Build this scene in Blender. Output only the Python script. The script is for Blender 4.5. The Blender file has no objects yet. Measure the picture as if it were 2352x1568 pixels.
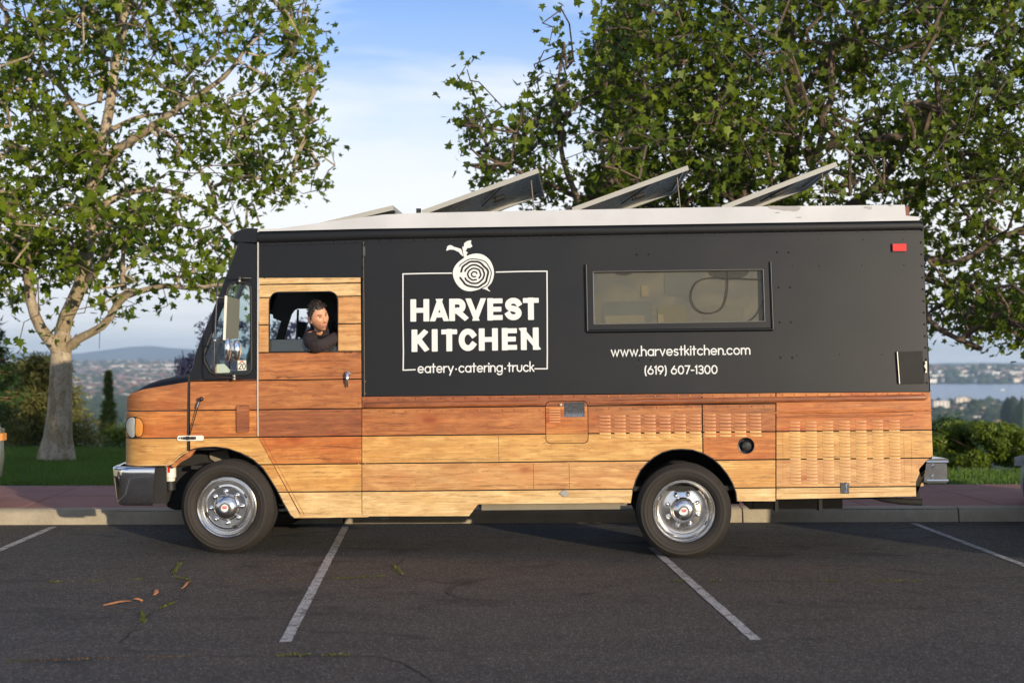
import bpy, bmesh, math, random
import numpy as np
from mathutils import Vector, Matrix, Euler, noise
from mathutils.geometry import delaunay_2d_cdt

random.seed(7)
rng = np.random.default_rng(7)
SC = bpy.context.scene
COL = SC.collection
R = math.radians

# ------------------------------------------------------------------ camera, sky, sun, exposure
FPX = 2352 * 50 / 36.0            # focal length in units of a 2352-wide picture
PITCH = math.atan(44 / FPX)
CAM = Vector((0, 0, 1.71))
cd = bpy.data.cameras.new('camera')
cam = bpy.data.objects.new('camera', cd)
COL.objects.link(cam)
cd.lens = 50; cd.sensor_width = 36
cd.clip_start = .1; cd.clip_end = 60000
cam.location = CAM
cam.rotation_euler = (math.pi / 2 + PITCH, 0, 0)
cd.dof.use_dof = True
cd.dof.focus_distance = 12.55
cd.dof.aperture_fstop = 2.0
SC.camera = cam

SUN_EL, SUN_AZ = R(8.0), R(149)
world = bpy.data.worlds.new('World')
SC.world = world
world.use_nodes = True
wn = world.node_tree
bg = wn.nodes['Background']


def N(nt, typ, props=None, **inp):
    n = nt.nodes.new(typ)
    for k, v in (props or {}).items():
        setattr(n, k, v)
    for k, v in inp.items():
        if k.startswith('i') and k[1:].isdigit():
            s = n.inputs[int(k[1:])]
        else:
            s = n.inputs[k.replace('_', ' ')]
        if isinstance(v, bpy.types.NodeSocket):
            nt.links.new(v, s)
        else:
            s.default_value = v
    return n


def ramp(nt, fac, stops, interp='LINEAR'):
    n = nt.nodes.new('ShaderNodeValToRGB')
    n.color_ramp.interpolation = interp
    el = n.color_ramp.elements
    while len(el) < len(stops):
        el.new(.5)
    for e, (p, c) in zip(el, stops):
        e.position = p
        e.color = (c, c, c, 1) if isinstance(c, (int, float)) else (*c, 1)
    nt.links.new(fac, n.inputs[0])
    return n.outputs[0]


def mth(nt, op, a, b=0.0, c=None, clamp=False):
    n = nt.nodes.new('ShaderNodeMath'); n.operation = op; n.use_clamp = clamp
    for s, v in zip(n.inputs, (a, b, c)):
        if v is None: continue
        if isinstance(v, bpy.types.NodeSocket): nt.links.new(v, s)
        else: s.default_value = v
    return n.outputs[0]


def mix(nt, fac, a, b, blend='MIX'):
    n = nt.nodes.new('ShaderNodeMix'); n.data_type = 'RGBA'; n.blend_type = blend
    for s, v in ((n.inputs[0], fac), (n.inputs[6], a), (n.inputs[7], b)):
        if isinstance(v, bpy.types.NodeSocket): nt.links.new(v, s)
        elif isinstance(v, (int, float)): s.default_value = v
        else: s.default_value = (*v, 1)
    return n.outputs[2]


sky = N(wn, 'ShaderNodeTexSky', dict(sky_type='NISHITA', sun_disc=False, sun_elevation=SUN_EL,
        sun_rotation=SUN_AZ, altitude=60, air_density=1.0, dust_density=.6, ozone_density=1.6))
tc = N(wn, 'ShaderNodeTexCoord')
sep = N(wn, 'ShaderNodeSeparateXYZ', Vector=tc.outputs['Generated'])
# thin high cloud: noise over a flat cloud layer far above the place
zz = mth(wn, 'ADD', mth(wn, 'MAXIMUM', sep.outputs[2], 0.0), .10)
pl = N(wn, 'ShaderNodeCombineXYZ', X=mth(wn, 'DIVIDE', sep.outputs[0], zz), Y=mth(wn, 'DIVIDE', sep.outputs[1], zz))
cn = N(wn, 'ShaderNodeTexNoise', Vector=N(wn, 'ShaderNodeMapping', Vector=pl.outputs[0], Scale=(.75, 1.35, 1), Location=(3.1, 1.4, 0)).outputs[0],
       Scale=1.0, Detail=6.0, Roughness=.55, Distortion=.5)
cmask = ramp(wn, cn.outputs[0], [(.44, 0.0), (.64, 1.0)])
# haze of the low air: whitish towards the horizon all round
low = ramp(wn, sep.outputs[2], [(0.0, .95), (.115, .94), (.155, .74), (.20, .34), (.27, .06), (.45, 0.0)])
skyc = mix(wn, 1.0, sky.outputs[0], (.70, 1.12, 1.98), 'MULTIPLY')
skyc = mix(wn, low, skyc, mix(wn, 1.0, (9.2, 9.2, 9.2), ramp(wn, sep.outputs[2], [(0.0, (.80, .82, .86)), (.035, (.87, .88, .90)), (.09, (1.0, .995, .985)), (.2, (.90, .96, 1.0))]), 'MULTIPLY'))
skyc = mix(wn, mth(wn, 'MULTIPLY', cmask, .75), skyc, (8.6, 8.8, 9.1))
wn.links.new(skyc, bg.inputs[0])
bg.inputs[1].default_value = .105

sl = bpy.data.lights.new('sun', 'SUN')
sl.energy = 4.3; sl.angle = R(.55); sl.color = (1, .84, .62)
sun = bpy.data.objects.new('sun', sl)
COL.objects.link(sun)
sdir = Vector((math.sin(SUN_AZ) * math.cos(SUN_EL), math.cos(SUN_AZ) * math.cos(SUN_EL), math.sin(SUN_EL)))
sun.rotation_euler = sdir.to_track_quat('Z', 'Y').to_euler()
sun.location = (20, -30, 20)

vs = SC.view_settings
SC.display_settings.display_device = 'sRGB'
vs.view_transform = 'Standard'; vs.look = 'None'; vs.gamma = 1; vs.use_curve_mapping = False
vs.exposure = .2
SC.render.engine = 'CYCLES'
cy = SC.cycles
cy.use_denoising = True
cy.denoiser = 'OPENIMAGEDENOISE'
cy.max_bounces = 8; cy.diffuse_bounces = 3; cy.glossy_bounces = 3; cy.transmission_bounces = 4
cy.transparent_max_bounces = 12; cy.volume_bounces = 0
cy.sample_clamp_indirect = 6
cy.caustics_reflective = False; cy.caustics_refractive = False
cy.use_adaptive_sampling = True; cy.adaptive_threshold = .02


# ------------------------------------------------------------------ picture geometry -> place
def ray(px, py):
    xv, yv = (px - 1176) / FPX, (784 - py) / FPX
    cp, sp = math.cos(PITCH), math.sin(PITCH)
    return Vector((xv, cp - sp * yv, sp + cp * yv))


def at(px, py, Y):
    d = ray(px, py)
    return CAM + d * (Y / d.y)


TILT = -.004                       # the lot falls slightly towards the right


def gz(X, Y=0):
    return TILT * X


def ground(px, py, up=0.0):
    d = ray(px, py)
    t = (gz(0) + up - CAM.z) / (d.z - TILT * d.x)
    return CAM + d * t


# ------------------------------------------------------------------ mesh helpers
class MB:
    def __init__(s):
        s.v = []; s.f = []; s.m = []

    def add(s, vs, fs, mi=0):
        b = len(s.v)
        s.v += [tuple(p) for p in vs]
        s.f += [tuple(b + i for i in f) for f in fs]
        s.m += [mi] * len(fs)
        return s

    def box(s, a, b, mi=0):
        (x0, y0, z0), (x1, y1, z1) = a, b
        return s.add([(x0, y0, z0), (x1, y0, z0), (x1, y1, z0), (x0, y1, z0), (x0, y0, z1), (x1, y0, z1), (x1, y1, z1), (x0, y1, z1)],
                     [(0, 3, 2, 1), (4, 5, 6, 7), (0, 1, 5, 4), (1, 2, 6, 5), (2, 3, 7, 6), (3, 0, 4, 7)], mi)

    def tube(s, pts, r, n=8, caps=True, mi=0):
        pts = [Vector(p) for p in pts]
        rs = r if isinstance(r, (list, tuple)) else [r] * len(pts)
        up = None; rings = []
        for i, p in enumerate(pts):
            d = (pts[min(i + 1, len(pts) - 1)] - pts[max(i - 1, 0)])
            d = d.normalized() if d.length > 1e-9 else Vector((0, 0, 1))
            if up is None:
                a = Vector((0, 0, 1)) if abs(d.z) < .9 else Vector((1, 0, 0))
                up = (a - d * a.dot(d)).normalized()
            else:
                up = up - d * up.dot(d)
                up = up.normalized() if up.length > 1e-6 else d.orthogonal().normalized()
            sd = d.cross(up)
            rings.append([p + (up * math.cos(2 * math.pi * k / n) + sd * math.sin(2 * math.pi * k / n)) * rs[i] for k in range(n)])
        vs = [q for rg in rings for q in rg]
        fs = [(i * n + k, i * n + (k + 1) % n, (i + 1) * n + (k + 1) % n, (i + 1) * n + k) for i in range(len(pts) - 1) for k in range(n)]
        if caps:
            fs += [tuple(range(n))[::-1], tuple((len(pts) - 1) * n + k for k in range(n))]
        return s.add(vs, fs, mi)

    def lathe(s, prof, n=32, axis='y', c=(0, 0, 0), mi=0):
        """prof: (radius, along) pairs; axis y: along grows away from the camera"""
        vs = []; fs = []
        for (r, h) in prof:
            for k in range(n):
                a = 2 * math.pi * k / n
                ca, sa = r * math.cos(a), r * math.sin(a)
                if axis == 'y': vs.append((c[0] + ca, c[1] + h, c[2] + sa))
                elif axis == 'z': vs.append((c[0] + ca, c[1] + sa, c[2] + h))
                else: vs.append((c[0] + h, c[1] + ca, c[2] + sa))
        for i in range(len(prof) - 1):
            for k in range(n):
                fs.append((i * n + k, i * n + (k + 1) % n, (i + 1) * n + (k + 1) % n, (i + 1) * n + k))
        return s.add(vs, fs, mi)

    def loft(s, rings, closed=True, caps=False, mi=0):
        n = len(rings[0]); vs = [p for r in rings for p in r]; fs = []
        for i in range(len(rings) - 1):
            for k in range(n if closed else n - 1):
                fs.append((i * n + k, i * n + (k + 1) % n, (i + 1) * n + (k + 1) % n, (i + 1) * n + k))
        if caps:
            fs += [tuple(range(n))[::-1], tuple((len(rings) - 1) * n + k for k in range(n))]
        return s.add(vs, fs, mi)

    def prism(s, poly, axis_from, axis_to, fn, mi=0):
        """poly of 2-D points; fn(a, b, t) -> 3-D; t = axis_from / axis_to"""
        n = len(poly)
        vs = [fn(a, b, axis_from) for a, b in poly] + [fn(a, b, axis_to) for a, b in poly]
        fs = [tuple(range(n)), tuple(range(2 * n - 1, n - 1, -1))] + [(k, n + k, n + (k + 1) % n, (k + 1) % n) for k in range(n)]
        return s.add(vs, fs, mi)

    def mesh(s, name, mats, smooth=None, fix=True):
        me = bpy.data.meshes.new(name)
        me.from_pydata(s.v, [], s.f)
        for m in (mats if isinstance(mats, (list, tuple)) else [mats]):
            me.materials.append(m)
        if any(s.m): me.polygons.foreach_set('material_index', s.m)
        if fix:
            b = bmesh.new(); b.from_mesh(me)
            bmesh.ops.recalc_face_normals(b, faces=b.faces); b.to_mesh(me); b.free()
        if smooth:
            me.shade_smooth(); me.set_sharp_from_angle(angle=R(smooth))
        me.update()
        return me

    def build(s, name, mats, parent=None, smooth=None, loc=None, fix=True, **tags):
        return link(name, s.mesh(name, mats, smooth, fix), parent, loc, **tags)


def link(name, me, parent=None, loc=None, rot=None, **tags):
    o = bpy.data.objects.new(name, me)
    COL.objects.link(o)
    if parent: o.parent = parent
    if loc is not None: o.location = loc
    if rot is not None: o.rotation_euler = rot
    for k, v in tags.items():
        if v: o[k] = v
    return o


def empty(name, loc=(0, 0, 0), label=None, cat=None, group=None):
    o = link(name, None, None, loc)
    o.empty_display_size = .2
    for k, v in (('label', label), ('category', cat), ('group', group)):
        if v: o[k] = v
    return o


def tag(o, label=None, cat=None, group=None, kind=None):
    for k, v in (('label', label), ('category', cat), ('group', group), ('kind', kind)):
        if v: o[k] = v
    return o


def copy_tree(o, parent=None):
    c = o.copy(); COL.objects.link(c)
    if parent is not None: c.parent = parent
    for ch in [x for x in bpy.data.objects if x.parent == o]:
        copy_tree(ch, c)
    return c


def fast_mesh(name, V, F, mats, tint=None, smooth=False):
    """V (n,3) array, F (m,3|4) array of equal-size faces"""
    me = bpy.data.meshes.new(name)
    V = np.asarray(V, dtype=np.float32); F = np.asarray(F, dtype=np.int32)
    k = F.shape[1]
    me.vertices.add(len(V)); me.vertices.foreach_set('co', V.ravel())
    me.loops.add(F.size); me.loops.foreach_set('vertex_index', F.ravel())
    me.polygons.add(len(F))
    me.polygons.foreach_set('loop_start', np.arange(0, F.size, k, dtype=np.int32))
    me.polygons.foreach_set('loop_total', np.full(len(F), k, dtype=np.int32))
    for m in (mats if isinstance(mats, (list, tuple)) else [mats]):
        me.materials.append(m)
    if tint is not None:
        a = me.attributes.new('tint', 'FLOAT', 'POINT')
        a.data.foreach_set('value', np.asarray(tint, dtype=np.float32))
    me.update(calc_edges=True)
    if smooth: me.shade_smooth()
    return me


def inside(p, poly):
    x, y = p; c = False; n = len(poly); j = n - 1
    for i in range(n):
        xi, yi = poly[i]; xj, yj = poly[j]
        if (yi > y) != (yj > y) and x < (xj - xi) * (y - yi) / (yj - yi) + xi: c = not c
        j = i
    return c


def flat_pieces(outer, holes=(), hlines=(), vlines=(), gap=0.0, part_filter=None):
    """Split a polygon with holes into triangulated pieces by horizontal / vertical cuts.
    Returns a list of (band, column, verts2d, tris), one per connected piece."""
    pts = []; edges = []
    def loop(pl):
        b = len(pts)
        for p in pl: pts.append(Vector((p[0], p[1])))
        n = len(pl)
        edges.extend((b + i, b + (i + 1) % n) for i in range(n))
    loop(outer)
    for h in holes: loop(h)
    us = [p[0] for p in outer]; vs_ = [p[1] for p in outer]
    u0, u1, w0, w1 = min(us) - 1, max(us) + 1, min(vs_) - 1, max(vs_) + 1
    hs = sorted(hlines); vl = sorted(vlines)
    g = gap / 2
    for h in hs:
        for hh in ((h - g, h + g) if g else (h,)):
            b = len(pts); pts.extend([Vector((u0, hh)), Vector((u1, hh))]); edges.append((b, b + 1))
    for h in vl:
        for hh in ((h - g, h + g) if g else (h,)):
            b = len(pts); pts.extend([Vector((hh, w0)), Vector((hh, w1))]); edges.append((b, b + 1))
    V, E, F, *_ = delaunay_2d_cdt(pts, edges, [], 0, 1e-6)
    groups = {}
    for f in F:
        cx = sum(V[i].x for i in f) / 3; cyy = sum(V[i].y for i in f) / 3
        if not inside((cx, cyy), outer) or any(inside((cx, cyy), h) for h in holes): continue
        if any(abs(cyy - h) < g for h in hs) or any(abs(cx - h) < g for h in vl): continue
        key = (sum(cyy > h for h in hs), sum(cx > h for h in vl))
        if part_filter and not part_filter(key, cx, cyy): continue
        groups.setdefault(key, []).append(tuple(f))
    out = []
    for key, fs in sorted(groups.items()):
        par = list(range(len(fs)))
        def find(i):
            while par[i] != i: par[i] = par[par[i]]; i = par[i]
            return i
        em = {}
        for i, f in enumerate(fs):
            for a, b in ((f[0], f[1]), (f[1], f[2]), (f[2], f[0])):
                k = (min(a, b), max(a, b))
                if k in em: par[find(i)] = find(em[k])
                else: em[k] = i
        comps = {}
        for i, f in enumerate(fs): comps.setdefault(find(i), []).append(f)
        for c in comps.values():
            ids = sorted({i for f in c for i in f}); mp = {i: j for j, i in enumerate(ids)}
            out.append((key[0], key[1], [(V[i].x, V[i].y) for i in ids], [tuple(mp[i] for i in f) for f in c]))
    return out


def slab_mb(verts2, tris, fn, front, back):
    """fn(u, v, off) -> 3-D; closed thin slab from off=front to off=back"""
    mb = MB(); n = len(verts2)
    vs = [fn(u, v, front) for u, v in verts2] + [fn(u, v, back) for u, v in verts2]
    fs = [f for f in tris] + [tuple(n + i for i in f[::-1]) for f in tris]
    cnt = {}
    for f in tris:
        for a, b in ((f[0], f[1]), (f[1], f[2]), (f[2], f[0])):
            cnt.setdefault((min(a, b), max(a, b)), []).append((a, b))
    for k, l in cnt.items():
        if len(l) == 1:
            a, b = l[0]; fs.append((a, n + a, n + b, b))
    mb.add(vs, fs)
    return mb


def smooth_poly(pts, it=1, closed=True):
    for _ in range(it):
        q = []
        n = len(pts)
        for i in range(n if closed else n - 1):
            a, b = pts[i], pts[(i + 1) % n]
            q += [(a[0] * .75 + b[0] * .25, a[1] * .75 + b[1] * .25), (a[0] * .25 + b[0] * .75, a[1] * .25 + b[1] * .75)]
        if not closed: q = [pts[0]] + q + [pts[-1]]
        pts = q
    return pts


def rrect(x0, y0, x1, y1, r, n=5):
    out = []
    for cx, cyy, a0 in ((x1 - r, y1 - r, 0), (x0 + r, y1 - r, 90), (x0 + r, y0 + r, 180), (x1 - r, y0 + r, 270)):
        for k in range(n + 1):
            a = R(a0 + 90 * k / n); out.append((cx + r * math.cos(a), cyy + r * math.sin(a)))
    return out


# ------------------------------------------------------------------ materials
def newmat(name):
    m = bpy.data.materials.new(name); m.use_nodes = True
    nt = m.node_tree
    return m, nt, nt.nodes['Principled BSDF']


def setbs(bs, **kw):
    for k, v in kw.items():
        s = bs.inputs[k.replace('_', ' ')]
        if isinstance(v, bpy.types.NodeSocket): bs.id_data.links.new(v, s)
        elif isinstance(v, tuple) and s.type == 'RGBA': s.default_value = (*v, 1)
        else: s.default_value = v


def objco(nt, scale=(1, 1, 1), rnd=False, kind='Object'):
    t = N(nt, 'ShaderNodeTexCoord')
    v = t.outputs[kind]
    if rnd:
        oi = N(nt, 'ShaderNodeObjectInfo')
        off = N(nt, 'ShaderNodeVectorMath', dict(operation='SCALE'), Vector=(13.7, 5.1, 29.3))
        nt.links.new(oi.outputs['Random'], off.inputs['Scale'])
        v = N(nt, 'ShaderNodeVectorMath', dict(operation='ADD'), i0=v, i1=off.outputs[0]).outputs[0]
    return N(nt, 'ShaderNodeMapping', Vector=v, Scale=scale).outputs[0]


def noise_t(nt, vec, scale=1, detail=4, rough=.5, dist=0):
    return N(nt, 'ShaderNodeTexNoise', Vector=vec, Scale=float(scale), Detail=float(detail), Roughness=rough, Distortion=float(dist)).outputs[0]


def bump(nt, h, strength=.3, dist=.01):
    return N(nt, 'ShaderNodeBump', Height=h, Strength=strength, Distance=dist).outputs[0]


def paint(name, col, rough=.5, metal=0.0, var=.08, nscale=6, bump_s=0.0, bscale=60, spec=.5, coat=0.0):
    m, nt, bs = newmat(name)
    v = objco(nt)
    f = noise_t(nt, v, nscale, 5)
    c = mix(nt, f, tuple(x * (1 - var) for x in col), tuple(min(1, x * (1 + var)) for x in col))
    setbs(bs, Base_Color=c, Metallic=metal, Specular_IOR_Level=spec)
    setbs(bs, Roughness=mth(nt, 'ADD', mth(nt, 'MULTIPLY', noise_t(nt, v, nscale * 2.7, 3), .12), max(.02, rough - .06)))
    if coat: setbs(bs, Coat_Weight=coat, Coat_Roughness=.06)
    if bump_s: setbs(bs, Normal=bump(nt, noise_t(nt, v, bscale, 4), bump_s))
    return m


def wood(name, base, dark, red, knots=.5):
    m, nt, bs = newmat(name)
    t = objco(nt, (1, 0, 1), rnd=True)
    def mp(sx, sz): return N(nt, 'ShaderNodeMapping', Vector=t, Scale=(sx, 1, sz)).outputs[0]
    blot = noise_t(nt, mp(1.1, 4.5), 1, 3, .55, .4)
    c = mix(nt, ramp(nt, blot, [(.36, 0.0), (.62, 1.0)]), base, red)
    st = noise_t(nt, mp(.55, 11), 1, 4, .6, .8)
    c = mix(nt, ramp(nt, st, [(.50, 0.0), (.60, .55), (.66, .1), (.8, .5)]), c, tuple(x * .72 for x in red))
    g1 = noise_t(nt, mp(1.5, 48), 1, 7, .65, .9)
    c = mix(nt, ramp(nt, g1, [(.36, 0.0), (.66, .75)]), c, dark)
    g1b = noise_t(nt, mp(2.6, 95), 1, 5, .65, .3)
    c = mix(nt, ramp(nt, g1b, [(.5, 0.0), (.75, .35)]), c, tuple(min(1, x * 1.35) for x in base))
    mo = noise_t(nt, mp(5, 26), 1, 6, .7, .6)
    c = mix(nt, ramp(nt, mo, [(.46, 0.0), (.64, .8)]), c, tuple(x * .9 for x in dark))
    mo2 = noise_t(nt, mp(3.5, 14), 1, 4, .6, .3)
    c = mix(nt, ramp(nt, mo2, [(.52, 0.0), (.7, .5)]), c, tuple(min(1, x * 1.25) for x in base))
    g2 = noise_t(nt, mp(7, 210), 1, 3, .6)
    c = mix(nt, ramp(nt, g2, [(.42, 0.0), (.75, .6)]), c, dark)
    # long dark checks along the grain
    g3 = noise_t(nt, mp(.75, 26), 1, 5, .55, 1.2)
    c = mix(nt, ramp(nt, g3, [(.585, 0.0), (.595, .8), (.607, .8), (.617, 0.0)]), c, tuple(x * .42 for x in dark))
    # knots
    kv = N(nt, 'ShaderNodeTexVoronoi', dict(feature='F1'), Vector=N(nt, 'ShaderNodeMapping', Vector=t, Scale=(1.7, 1, 4.6)).outputs[0], Scale=1.0, Randomness=1.0)
    kd = mth(nt, 'ADD', kv.outputs['Distance'], mth(nt, 'MULTIPLY', mth(nt, 'SUBTRACT', noise_t(nt, mp(9, 30), 1, 4), .5), .16))
    gate = mth(nt, 'GREATER_THAN', N(nt, 'ShaderNodeSeparateColor', Color=kv.outputs['Color']).outputs[0], 1 - knots)
    kf = mth(nt, 'MULTIPLY', ramp(nt, kd, [(.03, 1.0), (.075, .7), (.15, 0.0)]), gate)
    c = mix(nt, kf, c, tuple(x * .4 for x in dark))
    halo = mth(nt, 'MULTIPLY', ramp(nt, kd, [(.05, .6), (.34, 0.0)]), gate)
    c = mix(nt, halo, c, (red[0] * .75, red[1] * .5, red[2] * .45))
    grime = noise_t(nt, objco(nt, (1.2, 1, 2.2)), 1, 5, .65, .5)
    c = mix(nt, ramp(nt, grime, [(.55, 0.0), (.75, .32)]), c, (.16, .10, .05))
    # the fine weave of the printed film
    wv = noise_t(nt, mp(170, 3), 1, 2, .5)
    c = mix(nt, ramp(nt, wv, [(.5, 0.0), (.8, .16)]), c, tuple(x * .6 for x in dark))
    setbs(bs, Base_Color=c, Roughness=.42, Specular_IOR_Level=.4)
    setbs(bs, Normal=bump(nt, g2, .12, .002))
    return m


def glass_mat(name, tint, refl=1.45, rough=.02, opac=0.0, opac_col=(.05, .06, .06)):
    m, nt, bs = newmat(name)
    nt.nodes.remove(bs)
    out = nt.nodes['Material Output']
    tr = N(nt, 'ShaderNodeBsdfTransparent', Color=(*tint, 1))
    gl = N(nt, 'ShaderNodeBsdfGlossy', Color=(1, 1, 1, 1), Roughness=rough)
    fr = N(nt, 'ShaderNodeFresnel', IOR=refl)
    f = mth(nt, 'MULTIPLY', fr.outputs[0], .9, clamp=True)
    ms = N(nt, 'ShaderNodeMixShader', i0=f, i1=tr.outputs[0], i2=gl.outputs[0])
    if opac:
        df = N(nt, 'ShaderNodeBsdfDiffuse', Color=(*opac_col, 1))
        ms = N(nt, 'ShaderNodeMixShader', i0=opac, i1=ms.outputs[0], i2=df.outputs[0])
    nt.links.new(ms.outputs[0], out.inputs[0])
    return m


def leaf_mat(name, c0, c1, trans=.35, rough=.5, rnd=False):
    m, nt, bs = newmat(name)
    out = nt.nodes['Material Output']
    a = N(nt, 'ShaderNodeAttribute', dict(attribute_name='tint'))
    fac = a.outputs['Fac']
    c = ramp(nt, fac, [(0.0, c0), (1.0, c1)])
    v = objco(nt)
    c = mix(nt, mth(nt, 'MULTIPLY', noise_t(nt, v, 40, 2), .35), c, tuple(x * .55 for x in c0))
    setbs(bs, Base_Color=c, Roughness=rough, Specular_IOR_Level=.3)
    tl = N(nt, 'ShaderNodeBsdfTranslucent', Color=mix(nt, .5, c, (.20, .26, .02)))
    ms = N(nt, 'ShaderNodeMixShader', i0=trans, i1=bs.outputs[0], i2=tl.outputs[0])
    nt.links.new(ms.outputs[0], out.inputs[0])
    return m


M = {}
M['black'] = paint('black vinyl', (.0040, .0043, .0050), 0.40, var=.06, nscale=1.2, bump_s=.10, bscale=1.6, spec=.40)
M['blacktrim'] = paint('black trim', (.014, .015, .02), .35, var=.1)
M['rubber'] = paint('black rubber', (.012, .012, .012), .6)
M['void'] = paint('dark joint behind the planks', (.004, .0035, .003), .9, spec=.2)
M['dark'] = paint('dark underside', (.013, .012, .011), .8, var=.3)
M['inner'] = paint('dark cab lining', (.006, .0065, .007), .75)
M['roof'] = paint('white roof paint', (.50, .515, .54), .45, var=.22, nscale=2.2)
M['bare'] = paint('bare grey metal', (.33, .32, .32), .6, var=.15, nscale=20)
M['chrome'] = paint('chrome', (.80, .79, .77), .10, metal=1.0, var=.03)
M['alu'] = paint('polished aluminium', (.74, .72, .69), .20, metal=1.0, var=.06, nscale=14)
M['white'] = paint('white lettering film', (.66, .68, .68), .5, var=.02)
M['cream_al'] = paint('cream anodised frame', (.36, .36, .33), .45, var=.06)
M['solarback'] = paint('dark panel backsheet', (.035, .036, .04), .28, var=.3, nscale=3, spec=.7)
M['solarcell'] = paint('solar cells', (.01, .014, .035), .12)
M['red'] = paint('red reflector', (.62, .03, .02), .25)
M['orange'] = paint('amber lens', (.70, .27, .05), .25)
M['lens'] = paint('clear headlamp lens', (.42, .43, .40), .15, var=.15, nscale=30)
M['strip'] = paint('bright aluminium edge strip', (.72, .66, .55), .35, metal=.6)
M['steel'] = paint('dull steel', (.42, .40, .37), .4, metal=.8, var=.15, nscale=30)
M['olive'] = paint('dark access lid', (.010, .010, .0085), .65, spec=.35)
M['tanrail'] = paint('pale dusty rail', (.20, .17, .12), .7, var=.25)
M['canister'] = paint('white canister', (.72, .68, .6), .4)
M['paper'] = paint('white paper', (.72, .70, .62), .6, var=.03)
M['ink'] = paint('black ink', (.01, .01, .01), .5)
M['glass'] = glass_mat('teal tinted glass', (.90, .955, .945))
M['clearglass'] = glass_mat('clear glass', (.93, .96, .96), opac=.06, opac_col=(.35, .40, .42))
W_ = {
    'cream': wood('pale cream planks', (.73, .57, .31), (.50, .29, .11), (.70, .48, .21), .3),
    'tan': wood('tan planks', (.67, .435, .185), (.42, .19, .065), (.60, .30, .11), .4),
    'gold': wood('golden planks', (.71, .475, .175), (.45, .21, .06), (.64, .33, .09), .75),
    'orange': wood('orange planks', (.64, .28, .075), (.33, .10, .025), (.54, .15, .035), .5),
    'brown': wood('brown orange planks', (.56, .24, .078), (.27, .085, .027), (.44, .15, .045), .5),
    'red': wood('red brown planks', (.42, .15, .055), (.17, .055, .022), (.31, .09, .035), .45),
}
LVM = {'cream': paint('louvre film, cream', (.62, .43, .22), .42, var=.12, nscale=30), 'tan': paint('louvre film, tan', (.58, .34, .15), .42, var=.14, nscale=30),
       'gold': paint('louvre film, gold', (.61, .37, .14), .42, var=.14, nscale=30), 'orange': paint('louvre film, orange', (.54, .25, .10), .42, var=.14, nscale=30),
       'brown': paint('louvre film, brown', (.48, .21, .09), .42, var=.14, nscale=30)}

# ------------------------------------------------------------------ setting: ground materials
def asphalt_mat(name, worn=None):
    m, nt, bs = newmat(name)
    v = objco(nt)
    big = noise_t(nt, v, .35, 5, .6, .3)
    med = noise_t(nt, v, 3.0, 5, .65)
    band = noise_t(nt, N(nt, 'ShaderNodeMapping', Vector=v, Scale=(.16, 1.9, 1)).outputs[0], 1, 5, .6, .4)
    fine = noise_t(nt, v, 55, 3, .7)
    c = mix(nt, ramp(nt, big, [(.3, 0.0), (.7, 1.0)]), (.054, .043, .033), (.098, .079, .060))
    c = mix(nt, ramp(nt, band, [(.34, .6), (.52, 0.0)]), c, (.040, .034, .029))
    c = mix(nt, ramp(nt, med, [(.35, .6), (.55, 0.0)]), c, (.036, .032, .029))
    c = mix(nt, ramp(nt, fine, [(.38, .8), (.58, 0.0)]), c, (.020, .019, .018))
    c = mix(nt, ramp(nt, noise_t(nt, v, 26, 4, .75), [(.50, 0.0), (.66, .6)]), c, (.13, .118, .10))
    vo = N(nt, 'ShaderNodeTexVoronoi', dict(feature='F1'), Vector=v, Scale=75.0)
    pick = N(nt, 'ShaderNodeSeparateColor', Color=vo.outputs['Color']).outputs[0]
    st = mth(nt, 'MULTIPLY', mth(nt, 'LESS_THAN', vo.outputs['Distance'], .36), mth(nt, 'GREATER_THAN', pick, .74))
    c = mix(nt, mth(nt, 'MULTIPLY', st, .85), c, (.26, .245, .22))
    stain = noise_t(nt, N(nt, 'ShaderNodeMapping', Vector=v, Scale=(.9, 1.6, 1)).outputs[0], 1.3, 4, .6, 1.0)
    c = mix(nt, ramp(nt, stain, [(.57, 0.0), (.68, .7)]), c, (.016, .014, .013))
    if worn:
        w = noise_t(nt, v, 9, 5, .7, .4)
        w2 = noise_t(nt, v, 60, 4, .75)
        f = mth(nt, 'MULTIPLY', ramp(nt, w, [(.36, .25), (.52, 1.0)]), ramp(nt, w2, [(.38, .15), (.54, 1.0)]))
        c = mix(nt, f, c, worn)
    h = mth(nt, 'ADD', mth(nt, 'MULTIPLY', fine, .7), mth(nt, 'MULTIPLY', vo.outputs['Distance'], .5))
    setbs(bs, Base_Color=c, Roughness=.82, Specular_IOR_Level=.35, Normal=bump(nt, h, .55, .012))
    return m


M['asphalt'] = asphalt_mat('asphalt')
M['linepaint'] = asphalt_mat('worn white line paint', (.52, .50, .47))


def stone_mat(name, c0, c1, scale=3, b=.3):
    m, nt, bs = newmat(name)
    v = objco(nt, rnd=False)
    c = mix(nt, ramp(nt, noise_t(nt, v, scale, 6, .65), [(.3, 0.0), (.7, 1.0)]), c0, c1)
    c = mix(nt, ramp(nt, noise_t(nt, v, 90, 3, .7), [(.35, .35), (.6, 0.0)]), c, tuple(x * .5 for x in c0))
    c = mix(nt, ramp(nt, noise_t(nt, v, 1.1, 4, .6, 1.5), [(.58, 0.0), (.72, .5)]), c, tuple(x * .45 for x in c0))
    setbs(bs, Base_Color=c, Roughness=.85, Normal=bump(nt, noise_t(nt, v, 120, 3, .7), b, .004))
    return m


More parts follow.
